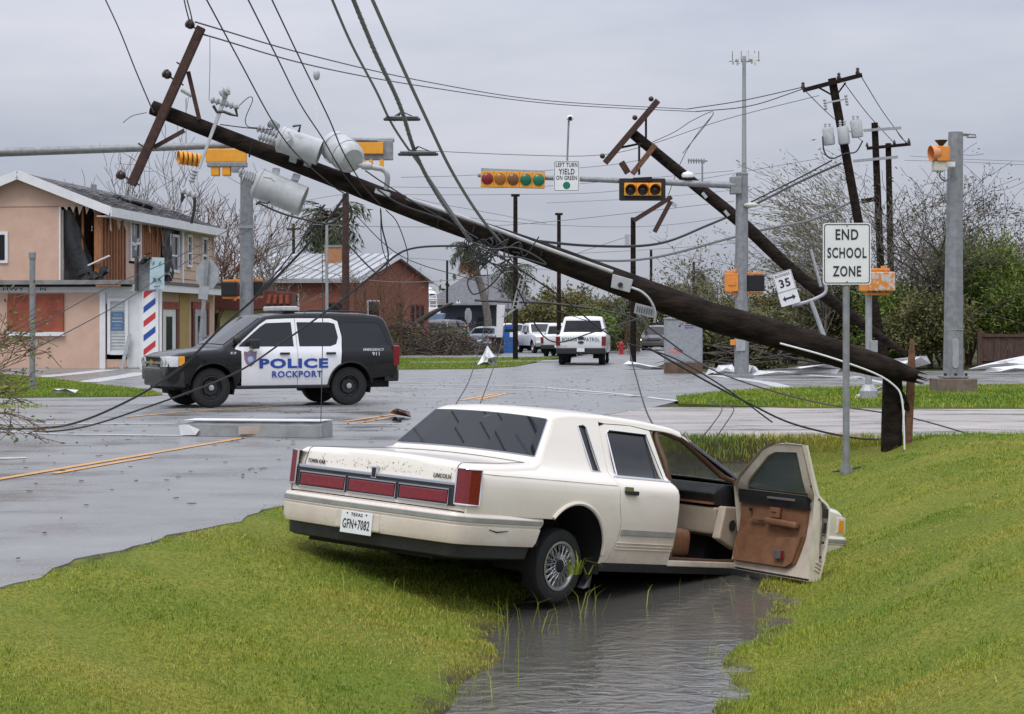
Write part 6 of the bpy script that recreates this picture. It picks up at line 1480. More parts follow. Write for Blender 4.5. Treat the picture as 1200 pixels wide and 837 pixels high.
for i in range(4):
    q = MB(); q.box((-2.0 + .35 * i, 7.6 + .4 * i, 7.28 - .13 * i), (.3, .5, .09), Euler((.3, .2 + .2 * i, i)).to_matrix()); q.build('torn_shingle', M_dark, roof)
# lower storey
W1 = 1.85
q = MB(); q.extr([(W0, -.15, 0), (.15, -.15, 0), (.15, -.15, 3.0), (W0, -.15, 3.0)], (0, .25, 0)); q.build('wall', M_stucco, bl_)
bbox('wall', 1.05, W1, -.13, .1, 0, 3.05, M_trimw); bbox('wall', .15, 1.05, -.13, .1, 2.55, 3.05, M_trimw); bbox('wall', .15, 1.05, -.125, .1, 0, .35, M_stucco)
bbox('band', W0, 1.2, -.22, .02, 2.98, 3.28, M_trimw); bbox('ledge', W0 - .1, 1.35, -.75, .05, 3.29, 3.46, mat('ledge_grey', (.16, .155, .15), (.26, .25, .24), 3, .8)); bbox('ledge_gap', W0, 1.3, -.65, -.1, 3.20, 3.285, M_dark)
bbox('broken_lath', .0, 1.0, -.78, -.70, 3.20, 3.27, M_stud)
bbox('pilaster', -.03, .20, -.24, -.14, 0, 2.98, M_trimw)
rbd = bbox('window_board', -3.78, -1.50, -.23, -.14, 1.45, 2.92, M_redbd); bbox('sill', -3.83, -1.46, -.32, -.13, 1.27, 1.43, M_trimw)
text_mesh('lettering', 'HWY 35 N', 1.75, .13, M_ink, bl_, frame((-3.1, -.225, 3.12), (1, 0, 0), (0, 0, 1)), .004)
# shop window with blind and poster
q = MB()
for a in ((.28, .40, .55, 2.75), (1.0, 1.12, .55, 2.75)): q.box(((a[0] + a[1]) / 2, -.18, (a[2] + a[3]) / 2), (a[1] - a[0], .12, a[3] - a[2]))
for z in (.60, 2.70): q.box((.70, -.18, z), (.60, .118, .14))
w = q.build('window', M_trimw, bl_)
q = MB(); q.box((.70, -.15, 1.65), (.62, .02, 2.0)); q.build('pane', mat('blind_white', (.50, .53, .53), (.6, .62, .62), 4, .3), w)
for i in range(15):
    q = MB(); q.box((.70, -.165, .75 + i * .125), (.60, .02, .10), Euler((.5, 0, 0)).to_matrix()); q.build('blind_slat', mat('blind_white', (.5, .5, .5)), w)
q = MB(); q.box((.68, -.19, 1.85), (.52, .012, .72)); po_ = q.build('poster', mat('poster_blue', (.05, .13, .26), (.07, .17, .31), 5, .5), w)
for i, (zz, ww) in enumerate(((2.1, .36), (1.97, .42), (1.84, .42), (1.70, .3), (1.58, .4))):
    q = MB(); q.box((.68, -.198, zz), (ww, .004, .05 if i in (1, 2) else .02)); q.build('poster_line', M_porc, po_)
q = MB(); q.bar((.95, -.5, 0), (1.22, -.3, 1.35), .14, .03, (0, 1, 0)); tag(q.build('plank', M_galv2), 'grey plank leaning against the shop front beside the striped barber panel', 'plank'); bpy.data.objects['plank'].matrix_world = Matrix.Translation((-16.15, 74, 0)) @ Matrix.Rotation(-math.atan2(.115, 1), 4, 'Z')
# shop side: door and further bays
bbox('side_wall', 1.75, W1, .1, 9.5, 0, 3.0, M_stucco)
bbox('fascia', .9, 2.45, -.3, 9.7, 3.02, 3.3, M_trimw); bbox('canopy_roof', .05, 2.5, -.1, 10.5, 3.30, 3.42, M_shing)
for y0, y1, z1, m1, m2 in ((1.7, 3.6, 2.35, M_maroon, M_trimw), (6.3, 8.2, 2.4, M_maroon, M_porc)):
    d = bbox('door', W1, W1 + .05, y0, y1, .02, z1, m2); bbox('door_pane', W1 + .045, W1 + .07, y0 + .55, y1 - .55, .5, z1 - .3, M_tint2, d)
    bbox('door_frame', W1, W1 + .09, y0 - .3, y0, .02, z1 + .05, m1); bbox('door_frame', W1, W1 + .09, y1, y1 + .3, .02, z1 + .05, m1)
    bbox('door_frame', W1, W1 + .10, y0 - .35, y1 + .35, z1, z1 + .3, M_redbd)
bbox('corner_panel', W1 - .02, W1 + .04, 4.2, 5.6, 0, 3.0, mat('ochre_panel', (.36, .24, .08), (.42, .29, .11), 3, .7))
# debris tarp on the ledge
for (x, y, z, s) in ((-.2, -.35, 3.55, 1.0), (2.2, .6, 3.45, .8)):
    q = MB(); 
    for i in range(7): q.box((x + rs_.uniform(-.5, .5) * s, y + rs_.uniform(-.15, .15), z + rs_.uniform(-.05, .35) * s), (.5 * s, .12, .3 * s), Euler((rs_.uniform(-1, 1), rs_.uniform(-1, 1), rs_.uniform(-1, 1))).to_matrix(), taper=.4)
    o = q.build('tarp_heap', M_tarp, bl_); o['kind'] = 'stuff'
q = MB(); q.bar((-.55, -.05, 4.05), (.35, -.2, 4.42), .12, .05); q.build('loose_board', M_trimw, bl_)

# striped barber panel and smashed sign box
bp_ = thing('barber_post', 'white panel post with slanted red and blue barber stripes', 'barber sign', G(177, 72.2))
s72 = FPX / 72.2
q = MB(); q.box((0, 0, 1.55), (.62, .30, 3.1)); q.build('panel', M_white, bp_, bevel=.01)
for i in range(5):
    z = .62 + i * .545; q = MB(); q.extr([(-.26, -.152, z - .10), (.20, -.152, z + .26), (.20, -.152, z + .50), (-.26, -.152, z + .14)], (0, -.006, 0)); q.build('stripe', mat('barber_red', (.50, .035, .04), None) if i % 2 == 0 else mat('barber_blue', (.02, .07, .30), None), bp_)
for x in (-.37, .37):
    q = MB(); q.box((x, 0, 1.6), (.09, .12, 3.2)); q.build('post', M_trimw, bp_)
sgb = thing('sign_box', 'smashed light box sign with one pale blue face left above the barber stripes', 'sign', G(174, 71.9, 3.05))
q = MB(); q.box((-.45, 0, .62), (.08, .5, 1.35)); q.build('frame', mat('sign_frame', (.06, .045, .04), (.1, .08, .07), 5, .6), sgb)
q = MB(); q.box((-.1, .15, .5), (.7, .06, 1.1)); q.build('inner_back', M_galv, sgb)
q = MB(); q.extr([(.08, -.2, .0), (.62, -.1, .02), (.62, -.1, 1.22), (.10, -.2, 1.24)], (0, .05, 0)); fc_ = q.build('face', mat('pale_blue_panel', (.36, .50, .54), (.45, .58, .61), 3, .5), sgb)
M_dteal = mat('face_print', (.06, .10, .12), None)
for pts in (((.20, -.2, .28), (.32, -.2, .46)), ((.34, -.2, .28), (.22, -.2, .46)), ((.40, -.2, .3), (.5, -.2, .45)), ((.52, -.2, .3), (.4, -.2, .45)), ((.25, -.2, .12), (.48, -.2, .13)), ((.2, -.2, .95), (.26, -.2, 1.08)), ((.45, -.18, .95), (.5, -.18, 1.08))):
    q = MB(); q.bar(pts[0], pts[1], .035, .012, (0, 1, 0)); q.build('print_stroke', M_dteal, fc_)
for i in range(9):
    q = MB(); q.bar((-.45 + rs_.uniform(0, .5), rs_.uniform(-.2, .2), 1.05 + rs_.uniform(-.1, .3)), (-.1 + rs_.uniform(0, .6), rs_.uniform(-.3, .2), 1.1 + rs_.uniform(-.1, .35)), .12, .02); q.build('torn_metal', M_galv if i % 2 else M_dark, sgb)

# ================================================================ MAROON CANOPY AND LOW HOUSE BEHIND
cp = thing('canopy', 'maroon timber canopy on posts beside the pink building', 'canopy', G(282, 93))
l93 = Vector(cp.location); s93 = FPX / 93
def c9(px, py, dy=0.0): return P(px, py, 93 + dy) - l93
q = MB(); q.box(((220 + 324) / 2 * 1.0 / s93 - 282 / s93, 0, c9(0, 352).z), ((324 - 215) / s93, 2.5, 22 / s93)); q.build('beam', M_maroon, cp, bevel=.02)
q = MB(); q.box((c9(330, 352).x, -.4, c9(0, 352).z), (32 / s93, 1.6, 18 / s93)); q.build('hood', M_maroon, cp, bevel=.03)
for i in range(4):
    q = MB(); q.box((c9(319 + i * 7, 352).x, -1.25, c9(0, 351).z), (.17, .1, .45), Euler((0, .2 - .1 * i, 0)).to_matrix()); q.build('bracket', M_redbd, cp)
for px in (223, 240, 318, 337):
    q = MB(); q.box((c9(px, 0).x, 0, c9(0, 363).z / 2), (.22, .22, c9(0, 363).z)); q.build('post', M_maroon, cp)
q = MB(); q.extr([c9(243, 372, .2), c9(256, 366, .2), c9(252, 400, .2), c9(240, 412, .2), c9(233, 412, .2)], (0, .2, 0)); q.build('dark_drape', M_tarp, cp)
hs = thing('low_house', 'low pale yellow house wall seen under the maroon canopy', 'house', G(275, 99))
q = MB(); q.box((0, 1, 1.4), (5.0, 2, 2.8)); q.build('wall', mat('yellow_wall', (.36, .33, .16), (.42, .39, .2), 3, .8), hs)
q = MB(); q.box((.9, -.02, 1.5), (.55, .05, 1.4)); q.build('window', M_dark, hs)
q = MB(); q.extr([(-3.2, -.6, 2.7), (3.0, -.6, 2.7), (2.6, -.6, 3.4), (-2.8, -.6, 3.4)], (0, 3.2, 0)); q.build('roof', M_shing, hs)

# ================================================================ BRICK BUILDING
YB = 108.0; sB = FPX / YB
bk = thing('brick_building', 'red brick building with a white seamed metal roof', 'building', G(418, YB))
lB = Vector(bk.location)
M_brick = bpy.data.materials.new('red_brick'); M_brick.use_nodes = True
t = M_brick.node_tree; b = t.nodes['Principled BSDF']; b.inputs['Roughness'].default_value = .85
co = t.nodes.new('ShaderNodeTexCoord'); br = t.nodes.new('ShaderNodeTexBrick'); br.inputs['Scale'].default_value = 4.5
br.inputs['Color1'].default_value = (.19, .060, .036, 1); br.inputs['Color2'].default_value = (.26, .085, .05, 1); br.inputs['Mortar'].default_value = (.26, .15, .11, 1); br.inputs['Mortar Size'].default_value = .012
mpn = t.nodes.new('ShaderNodeMapping'); mpn.inputs['Rotation'].default_value = (pi / 2, 0, 0)
t.links.new(co.outputs['Object'], mpn.inputs[0]); t.links.new(mpn.outputs[0], br.inputs['Vector']); t.links.new(br.outputs[0], b.inputs['Base Color'])
M_mroof = mat('white_metal_roof', (.36, .37, .38), (.48, .49, .50), .9, .45, metal=.1)
dirL = Vector((-1, .10, 0)).normalized(); dirG = Vector((.42, .907, 0)).normalized()
Lw, Gw = 9.2, 9.0; ZEb, ZRb = 1.6 + (384 - 326) / sB, 1.6 + (384 - 301) / sB + .25
o_ = Vector((0, 0, 0)); Z = Vector((0, 0, 1))
q = MB(); q.extr([o_, dirL * Lw, dirL * Lw + Z * ZEb, Z * ZEb], dirG * .25); q.build('wall', M_brick, bk)
q = MB(); q.extr([o_ + dirG * .26, dirG * Gw, dirG * Gw + Z * ZEb, dirG * Gw / 2 + Z * (ZRb - .1), dirG * .26 + Z * (ZEb + .05)], dirL * .25); gw = q.build('wall', M_brick, bk)
a0, a1 = -dirG * .5 - dirL * .4 + Z * (ZEb - .12), dirG * (Gw / 2) - dirL * .4 + Z * ZRb
q = MB(); q.extr([a0, a1, a1 + Z * .1, a0 + Z * .1], dirL * (Lw + .8)); rf = q.build('roof', M_mroof, bk)
a2 = dirG * (Gw + .5) - dirL * .4 + Z * (ZEb - .12); q = MB(); q.extr([a1, a2, a2 + Z * .1, a1 + Z * .1], dirL * (Lw + .8)); q.build('roof', M_mroof, bk)
for i in range(19):
    s_ = dirL * (Lw + .8) * (i / 18); q = MB(); q.bar(a0 + s_ + Z * .13, a1 + s_ + Z * .13, .07, .07); q.build('roof_seam', M_galv2, rf)
q = MB(); q.bar(a0 + Z * -.05, a0 + dirL * (Lw + .8) + Z * -.05, .08, .22); q.build('gutter', M_galv2, rf)
for A_, B_ in ((a0, a1), (a1, a2)):
    q = MB(); q.bar(A_ - Z * .06, B_ - Z * .06, .08, .25); q.build('verge_trim', M_trimw, rf)
cx = dirL * 2.9 + dirG * 3.0 + Z * (ZRb - .75); q = MB(); q.box(cx + Z * .4, (.95, .95, 1.6)); q.build('chimney', mat('tan_brick', (.33, .15, .07), (.42, .21, .1), 12, .9), rf); q = MB(); q.box(cx + Z * 1.22, (1.05, 1.05, .12)); q.build('chimney_cap', M_galv, rf)
def gwin(u0, u1, z0, z1, m=M_tint, fr=M_trimw):
    n = -dirL; c = dirG * (u0 + u1) / 2 + Z * (z0 + z1) / 2
    R3 = Matrix((dirG, dirL, Z)).transposed()
    q = MB(); q.box(c + n * .02, (u1 - u0, .08, z1 - z0), R3); w = q.build('window', fr, bk); q = MB(); q.box(c + n * .07, (u1 - u0 - .15, .03, z1 - z0 - .15), R3); q.build('pane', m, w)
gwin(1.2, 2.6, 1.2, 3.2); gwin(6.6, 7.0, 1.9, 3.0, M_dark, M_maroon); gwin(7.3, 7.65, 1.9, 3.0, M_dark, M_maroon); gwin(7.9, 8.25, 1.9, 3.0, M_dark, M_maroon); gwin(4.9, 5.3, 1.8, 3.1, M_dark, M_maroon)
def fwin(u, z, w, h, m, fr):
    c = dirL * u + Z * z - dirG * .02; q = MB(); q.box(c, (w, .08, h)); wo = q.build('window', fr, bk); q = MB(); q.box(c - dirG * .06, (w - .14, .03, h - .14)); q.build('pane', m, wo)
fwin(3.9, 2.6, 1.1, 1.9, M_tint, M_trimw); fwin(1.2, 2.3, 1.0, 1.5, M_dark, M_maroon)

# ================================================================ FAR HOUSES
def house(name, label, px0, px1, y_eave, y_ridge, Y, wallm, roofm, depth=8, hip=1.5, wins=3):
    s = FPX / Y; c = G((px0 + px1) / 2, Y); t = thing(name, label, 'house', c); w = (px1 - px0) / s; ze = 1.6 + (384 - y_eave) / s; zr_ = 1.6 + (384 - y_ridge) / s
    q = MB(); q.box((0, depth / 2, ze / 2), (w - .6, depth, ze)); q.build('wall', wallm, t)
    h = w / 2; q = MB(); q.add([(-h, -.5, ze), (h, -.5, ze), (h, depth + .5, ze), (-h, depth + .5, ze), (-h + hip, depth / 2, zr_), (h - hip, depth / 2, zr_), (-h, -.5, ze - .2), (h, -.5, ze - .2)], [(0, 1, 5, 4), (1, 2, 5), (2, 3, 4, 5), (3, 0, 4), (6, 7, 1, 0)]); q.build('roof', roofm, t)
    for i in range(wins):
        x = -h + w * (i + .7) / (wins + .4); q = MB(); q.box((x, -.03, ze * .5), (.9, .1, 1.2)); wo = q.build('window', M_trimw, t); q = MB(); q.box((x, -.09, ze * .5), (.7, .04, 1.0)); q.build('pane', M_tint, wo)
    return t
M_slate = mat('slate_roof', (.10, .102, .112), (.155, .155, .165), 3, .85); M_slate2 = mat('brown_roof', (.10, .082, .075), (.15, .125, .115), 3, .85)
house('house', 'wide grey hip roofed house behind the bent palm', 488, 640, 362, 322, 178, mat('cream_wall', (.42, .38, .30), (.48, .44, .36), 2, .8), M_slate, 10, 4.5)
hg_ = house('house', 'brown roofed house with a white gable edge above the dark blue hall', 476, 545, 385, 350, 150, mat('cream_wall', (.42, .38, .30)), M_slate2, 8, 2)
house('house', 'small grey hip roofed house with a gabled front behind the drooping palm', 540, 600, 378, 348, 165, M_brick, M_slate, 8, 1.2)
house('house', 'grey roofed house behind the white border patrol pickup', 625, 722, 372, 341, 190, mat('tan_wall', (.30, .24, .17), (.36, .3, .22), 2, .8), M_slate, 9, 4.5)
house('house', 'long low brick house between the fan palms and the blue bin', 600, 680, 385, 366, 172, M_brick, M_slate2, 7, 1)
house('shed', 'plain white metal shed in the distance behind the control cabinet', 738, 812, 378, 362, 185, mat('shed_white', (.55, .56, .57), (.62, .62, .62), 2, .5), mat('shed_roof', (.4, .41, .42), None), 9, .3, wins=0)
house('shed', 'pale low store building far off between the grey roofs and the fan palms', 690, 760, 366, 357, 230, mat('shed_white', (.5, .5, .5)), mat('shed_roof', (.4, .41, .42)), 9, .3, wins=2)
t = thing('hall', 'dark navy flat roofed hall behind the parked cars', 'building', G(546, 140)); s14 = FPX / 140
q = MB(); q.box((0, 3, 1.65), (70 / s14, 6, 3.3)); q.build('wall', mat('navy_wall', (.018, .024, .036), (.028, .034, .048), 2, .6), t)
q = MB(); q.box((.3, 2.6, 3.33), (74 / s14, 6.8, .12)); q.build('roof', M_galv, t)
for x in (-.2, 1.2):
    q = MB(); q.box((x, -.03, 1.9), (.9, .08, .9)); q.build('window', M_tint, t)
# white gable chevron
ch = MB(); b_ = P(537, 352, 149) - Vector(hg_.location)
for px, pm in ((532, 1), (541.5, 1)):
    ch.bar(P(537, 351, 149) - Vector(hg_.location), P(px, 366, 149) - Vector(hg_.location), .16, .1, (0, 1, 0))
ch.build('gable_trim', M_trimw, hg_)

# ================================================================ FENCE ON THE RIGHT
fx0, fx1, YF_ = 1149, 1260, 73.0
fe = thing('board_fence', 'weathered brown board fence at the right edge behind the debris', 'fence', G(fx0, YF_))
M_fence = mat('fence_board', (.055, .030, .022), (.10, .058, .044), 6, .85, stretch=(2, 2, .5)); sF = FPX / YF_
zt_ = 1.6 - (391 - 384) / sF
n = 14
for i in range(n):
    w = (fx1 - fx0) / sF / n; q = MB(); q.box((w * (i + .5), (i % 2) * .02, zt_ / 2 + rs_.uniform(-.03, .03)), (w * .94, .03, zt_)); q.build('board', M_fence, fe)
for z in (.35, zt_ - .08):
    q = MB(); q.box(((fx1 - fx0) / sF / 2, -.05, z), ((fx1 - fx0) / sF, .05, .1)); q.build('rail', M_fence, fe)
q = MB(); q.box((-.05, -.05, zt_ / 2 + .1), (.16, .16, zt_ + .2)); q.build('post', M_fence, fe)
# ================================================================ PEOPLE, BOAT, BIN, DEBRIS
M_skin = mat('skin', (.42, .25, .17), None, rough=.6)
def person(label, px, Y, h, shirt, trousers, hair, facing=0):
    t = thing('person', label, 'person', G(px, Y), (0, 0, facing)); k = h / 1.75
    # one continuous body: skin modifier on a stick skeleton
    me = bpy.data.meshes.new('body'); V = [(0, 0, .95), (0, .0, 1.15), (0, .01, 1.38), (0, 0, 1.50), (0, -.02, 1.62), (0, -.02, 1.72), (.10, 0, .90), (.11, -.02, .50), (.12, .03, .07), (.13, -.10, .03), (-.10, 0, .90), (-.12, .03, .50), (-.13, .06, .07), (-.14, -.08, .03),
         (.19, .01, 1.40), (.25, .02, 1.12), (.24, -.10, .90), (.235, -.15, .80), (-.19, .01, 1.40), (-.25, .02, 1.12), (-.25, -.06, .88), (-.25, -.10, .78)]
    E = [(0, 1), (1, 2), (2, 3), (3, 4), (4, 5), (0, 6), (6, 7), (7, 8), (8, 9), (0, 10), (10, 11), (11, 12), (12, 13), (2, 14), (14, 15), (15, 16), (16, 17), (2, 18), (18, 19), (19, 20), (20, 21)]
    Rr = [.15, .14, .15, .06, .09, .07, .095, .065, .05, .04, .095, .065, .05, .04, .065, .05, .038, .035, .065, .05, .038, .035]
    me.from_pydata([tuple(c * k for c in v) for v in V], E, []); o = bpy.data.objects.new('body', me); COL.objects.link(o)
    sm = o.modifiers.new('s', 'SKIN'); 
    for i, r in enumerate(Rr): me.skin_vertices[0].data[i].radius = (r * k * (1.25 if i in (1, 2, 0) else 1), r * k * .85)
    me.skin_vertices[0].data[0].use_root = True
    o.modifiers.new('u', 'SUBSURF').levels = 2
    m2 = bpy.data.meshes.new_from_object(o.evaluated_get(bpy.context.evaluated_depsgraph_get())); bpy.data.objects.remove(o)
    m2.name = 'body'; m2.materials.clear()
    for m in (M_skin, shirt, trousers): m2.materials.append(m)
    for p in m2.polygons:
        c = p.center / k; z = c.z; p.material_index = 0 if z > 1.46 or (abs(c.x) > .2 and z < 1.1) else (1 if z > .93 else 2); p.use_smooth = True
    ob = bpy.data.objects.new('body', m2); COL.objects.link(ob); ob.parent = t
    q = MB(); q.ball((0, .01 * k, 1.70 * k), .105 * k, 12, 8, (.95, 1.1, .85)); q.build('hair', hair, t, smooth=60)
    return t
M_hairw = mat('white_hair', (.5, .5, .49), None, rough=.8); M_haird = mat('dark_hair', (.02, .015, .012), None, rough=.7)
person('person with white hair in a turquoise shirt standing among the parked cars', 545, 121, 1.78, mat('turquoise_shirt', (.10, .50, .52), (.13, .56, .57), 8, .8), mat('grey_trousers', (.08, .08, .09), None, rough=.8), M_hairw, .6)
person('person in dark clothes crouched low beside the person in turquoise', 531, 120, 1.35, mat('dark_red_shirt', (.10, .02, .02), None, rough=.8), mat('black_trousers', (.02, .02, .02), None, rough=.8), M_haird, -.5)
# boat on a trailer
s_b = FPX / 132
bt = thing('boat', 'white fishing boat with a tower and canopy behind the fallen tree heap', 'boat', G(500, 132), (0, 0, 0))
q = MB(); q.add([(-1.1, -1, 1.6), (1.1, -1, 1.6), (1.1, 1, 1.6), (-1.1, 1, 1.6), (-1.45, -1.2, 2.6), (1.3, -1.2, 2.6), (1.3, 1.2, 2.6), (-1.45, 1.2, 2.6)], [(3, 2, 1, 0), (4, 5, 6, 7), (0, 1, 5, 4), (1, 2, 6, 5), (2, 3, 7, 6), (3, 0, 4, 7)]); q.build('hull', mat('boat_blue', (.20, .28, .42), (.26, .34, .48), 2, .4), bt, bevel=.08)
q = MB(); q.box((0, 0, 2.75), (1.9, 1.6, .5)); q.build('cabin', M_white, bt, bevel=.08)
for x in (-.75, -.25, .25, .75):
    q = MB(); q.cyl((x, -.6, 2.9), (x * .9, -.5, 3.9), .035, n=6); q.build('tower_rail', M_white, bt)
for z in (3.2, 3.5):
    q = MB(); q.bar((-.8, -.6, z), (.8, -.6, z), .05, .05); q.build('tower_rail', M_white, bt)
q = MB(); q.box((0, 0, 3.62), (1.5, 1.3, .1)); q.build('tower_deck', M_white, bt, bevel=.03)
q = MB(); q.lathe([(.75, 0), (.6, .16), (.3, .24), (0, .26)], (0, 0, 3.98), (0, 0, 1), 10); q.build('canopy', M_white, bt, smooth=60)
q = MB(); q.lathe([(.35, 0), (.3, .12), (0, .2)], (.05, 0, 4.28), (0, 0, 1), 10); q.build('radar_dome', M_white, bt, smooth=60)
q = MB(); q.box((0, 0, .8), (2.2, 1.6, .12)); q.box((-.8, 0, 1.2), (.1, 1.4, .8)); q.box((.8, 0, 1.2), (.1, 1.4, .8)); q.build('trailer', M_hub, bt)
for x in (-.9, .9): 
    q = MB(); q.lathe([(.4, -.1), (.4, .1), (.2, .1), (.2, -.1)], (x, -.8, .4), (1, 0, 0), 14, closed=True); q.build('trailer_wheel', M_rubber, bt)
# blue bin
s_n = FPX / 119
bn = thing('blue_bin', 'tall blue collection bin with a small white notice', 'bin', G(596.5, 119))
q = MB(); q.box((0, 0, .80), (.78, .8, 1.6)); bo = q.build('body', mat('bin_blue', (.015, .10, .33), (.02, .13, .39), 3, .4), bn, bevel=.02)
q = MB(); q.extr([(-.42, -.42, 1.60), (.42, -.42, 1.60), (.36, -.42, 1.72), (-.36, -.42, 1.72)], (0, .84, 0)); q.build('lid', mat('bin_blue', (.015, .1, .33)), bn)
q = MB(); q.box((.14, -.405, 1.15), (.2, .01, .3)); q.build('notice', M_white, bo)
q = MB(); q.box((0, -.41, 1.42), (.55, .02, .16)); q.build('slot', M_hub, bo)
# leaning white slab, side-on stop sign
ls_ = thing('white_slab', 'tall white slab standing on a black base in front of the parked pickups', 'sign post', G(585, 116))
q = MB(); q.bar((-.05, 0, .1), (.12, 0, 3.0), .36, .36, (0, 1, 0), w2=.5, h2=.3); q.build('slab', M_cwhite2, ls_, bevel=.03)
q = MB(); q.box((-.1, -.1, .5), (.75, .5, 1.0)); q.build('base', M_hub, ls_, bevel=.03)
sg_ = thing('stop_sign', 'octagonal sign turned edge on beside the person in turquoise', 'road sign', G(549, 117), (0, 0, 1.0))
q = MB(); q.cyl((0, .06, 0), (0, .06, 2.7), .05, n=8); q.build('post', M_galv2, sg_)
q = MB(); q.extr([(.40 * math.cos(R_(22.5 + 45 * i)), 0, 2.35 + .5 * math.sin(R_(22.5 + 45 * i))) for i in range(8)], (0, .025, 0)); q.build('plate', M_galv2, sg_)
# hydrant and crumpled panels
hy = thing('fire_hydrant', 'small red fire hydrant beyond the border patrol pickup', 'hydrant', G(728, 112))
q = MB(); q.lathe([(.16, 0), (.16, .06), (.12, .08), (.12, .55), (.15, .57), (.15, .62), (.10, .74), (0, .78)], (0, 0, 0), (0, 0, 1), 12); q.build('barrel', mat('hydrant_red', (.36, .02, .03), None, rough=.4), hy, smooth=40)
q = MB(); q.cyl((-.22, 0, .45), (.22, 0, .45), .07, n=10); q.build('nozzle', mat('hydrant_red', (.36, .02, .03)), hy)
M_tin = mat('white_sheet_metal', (.56, .57, .58), (.70, .70, .70), 2.5, .4, bump=.1)
def crumple(name, label, pts, Y, seed, group=None, hgt=None, th=.02, m=None):
    """a bent sheet: outline given at depth Y, folded with real relief"""
    rr = random.Random(seed); c = P(*pts[0], Y); q = MB()
    w = [P(x, y, Y + rr.uniform(-.5, .5)) - c for x, y in pts]; ctr = sum(w, Vector()) / len(w) + Vector((0, -.35, .05)); k = len(w)
    vs = w + [a.lerp(ctr, .55) + Vector((0, rr.uniform(-.3, .3), rr.uniform(-.04, .06))) for a in w] + [ctr]
    fs = [(i, (i + 1) % k, k + (i + 1) % k, k + i) for i in range(k)] + [(k + i, k + (i + 1) % k, 2 * k) for i in range(k)]
    q.add(vs, fs); q.add([v + Vector((.0, th, -.004)) for v in vs], [f[::-1] for f in fs])
    return tag_at(q.build(name, m or M_tin), c, label, 'debris', group)
def tag_at(o, c, label, cat, group=None): o.location = c; return tag(o, label, cat, group)
crumple('metal_sheet', 'crumpled white metal sheet standing peaked in the grass near the pickup', [(559, 428), (566, 416), (571, 405), (580, 418), (583, 427), (577, 429), (570, 427)], 78, 1)
crumple('metal_sheet', 'long white roof sheet lying along the road edge right of the signal post', [(878, 441), (890, 434), (935, 430), (968, 427), (985, 432), (980, 438), (920, 440)], 60, 2)
crumple('metal_sheet', 'white roof sheet behind the stump with a raised square corner', [(1040, 428), (1045, 421), (1086, 417), (1091, 426), (1075, 430)], 62, 3)
crumple('metal_sheet', 'white sheet ridge by the foot of the signal post', [(836, 438), (842, 428), (858, 427), (864, 437)], 63, 4)
crumple('metal_sheet', 'curled white sheet strips right of the signal post foot', [(876, 440), (877, 427), (886, 430), (893, 439), (888, 441)], 62.5, 5)
crumple('metal_sheet', 'flat white roof sheets heaped at the right edge beneath the fence', [(1134, 433), (1150, 428), (1175, 422), (1210, 415), (1215, 430), (1180, 432)], 64, 6)
crumple('metal_sheet', 'second white sheet sliding off the heap below the brown fence', [(1150, 437), (1160, 431), (1205, 427), (1225, 434), (1190, 436)], 62, 7)
crumple('metal_sheet', 'long white strip between the cabinet and the pickup lane', [(730, 427), (736, 423), (775, 431), (790, 437), (770, 436)], 72, 8)
crumple('metal_sheet', 'white sheet at the foot of the control cabinet', [(826, 440), (832, 430), (848, 434), (846, 440)], 64, 9)
crumple('metal_sheet', 'small flat white scrap lying on the grass island', [(60, 460), (63, 456), (92, 457), (88, 460.5)], 44, 10, th=.01)
crumple('white_scrap', 'tiny white litter scrap on the near left bank', [(304, 752), (307, 744), (314, 748), (313, 753)], 12.5, 12, th=.004)
crumple('white_scrap', 'white scrap caught under the sill behind the rear wheel', [(676, 688), (684, 672), (694, 673), (691, 688)], 15.3, 13, th=.01, m=M_white)
crumple('metal_sheet', 'pale broken kerb strip lying across the right grass verge', [(1000, 468), (1003, 463), (1036, 452), (1040, 456), (1012, 468)], 42, 14)
crumple('car_scrap', 'broken red and black lamp piece lying on the road beside the sedan roof', [(457, 484), (460, 481), (480, 483), (482, 489), (470, 487)], 33, 15, th=.03, m=mat('red_scrap', (.20, .03, .015), (.02, .015, .015), 9, .5))
crumple('car_scrap', 'black rubber scrap on the road left of the sedan roof', [(459, 493), (463, 489), (472, 491), (470, 494)], 32, 16, th=.03, m=M_hub)
# litter leaves and sticks on the wet road
lt = MB(); rr = random.Random(4)
for i in range(620):
    Y = rr.uniform(12, 60); b_ = rr.uniform(-13.5, -5.6); x = X_of(b_, Y); s = rr.uniform(.015, .05); a = rr.uniform(0, 6.28)
    lt.extr([(x + s * math.cos(a), Y + s * math.sin(a), .012), (x + s * .5 * math.cos(a + 1.7), Y + s * .5 * math.sin(a + 1.7), .012), (x - s * math.cos(a), Y - s * math.sin(a), .012), (x + s * .5 * math.cos(a - 1.7), Y + s * .5 * math.sin(a - 1.7), .012)], (0, 0, .006))
o = lt.build('leaf_litter', mat('wet_leaf', (.035, .04, .018), (.06, .05, .025), 9, .7)); o['kind'] = 'stuff'
o['label'] = 'small wet leaves and twigs scattered over the road'
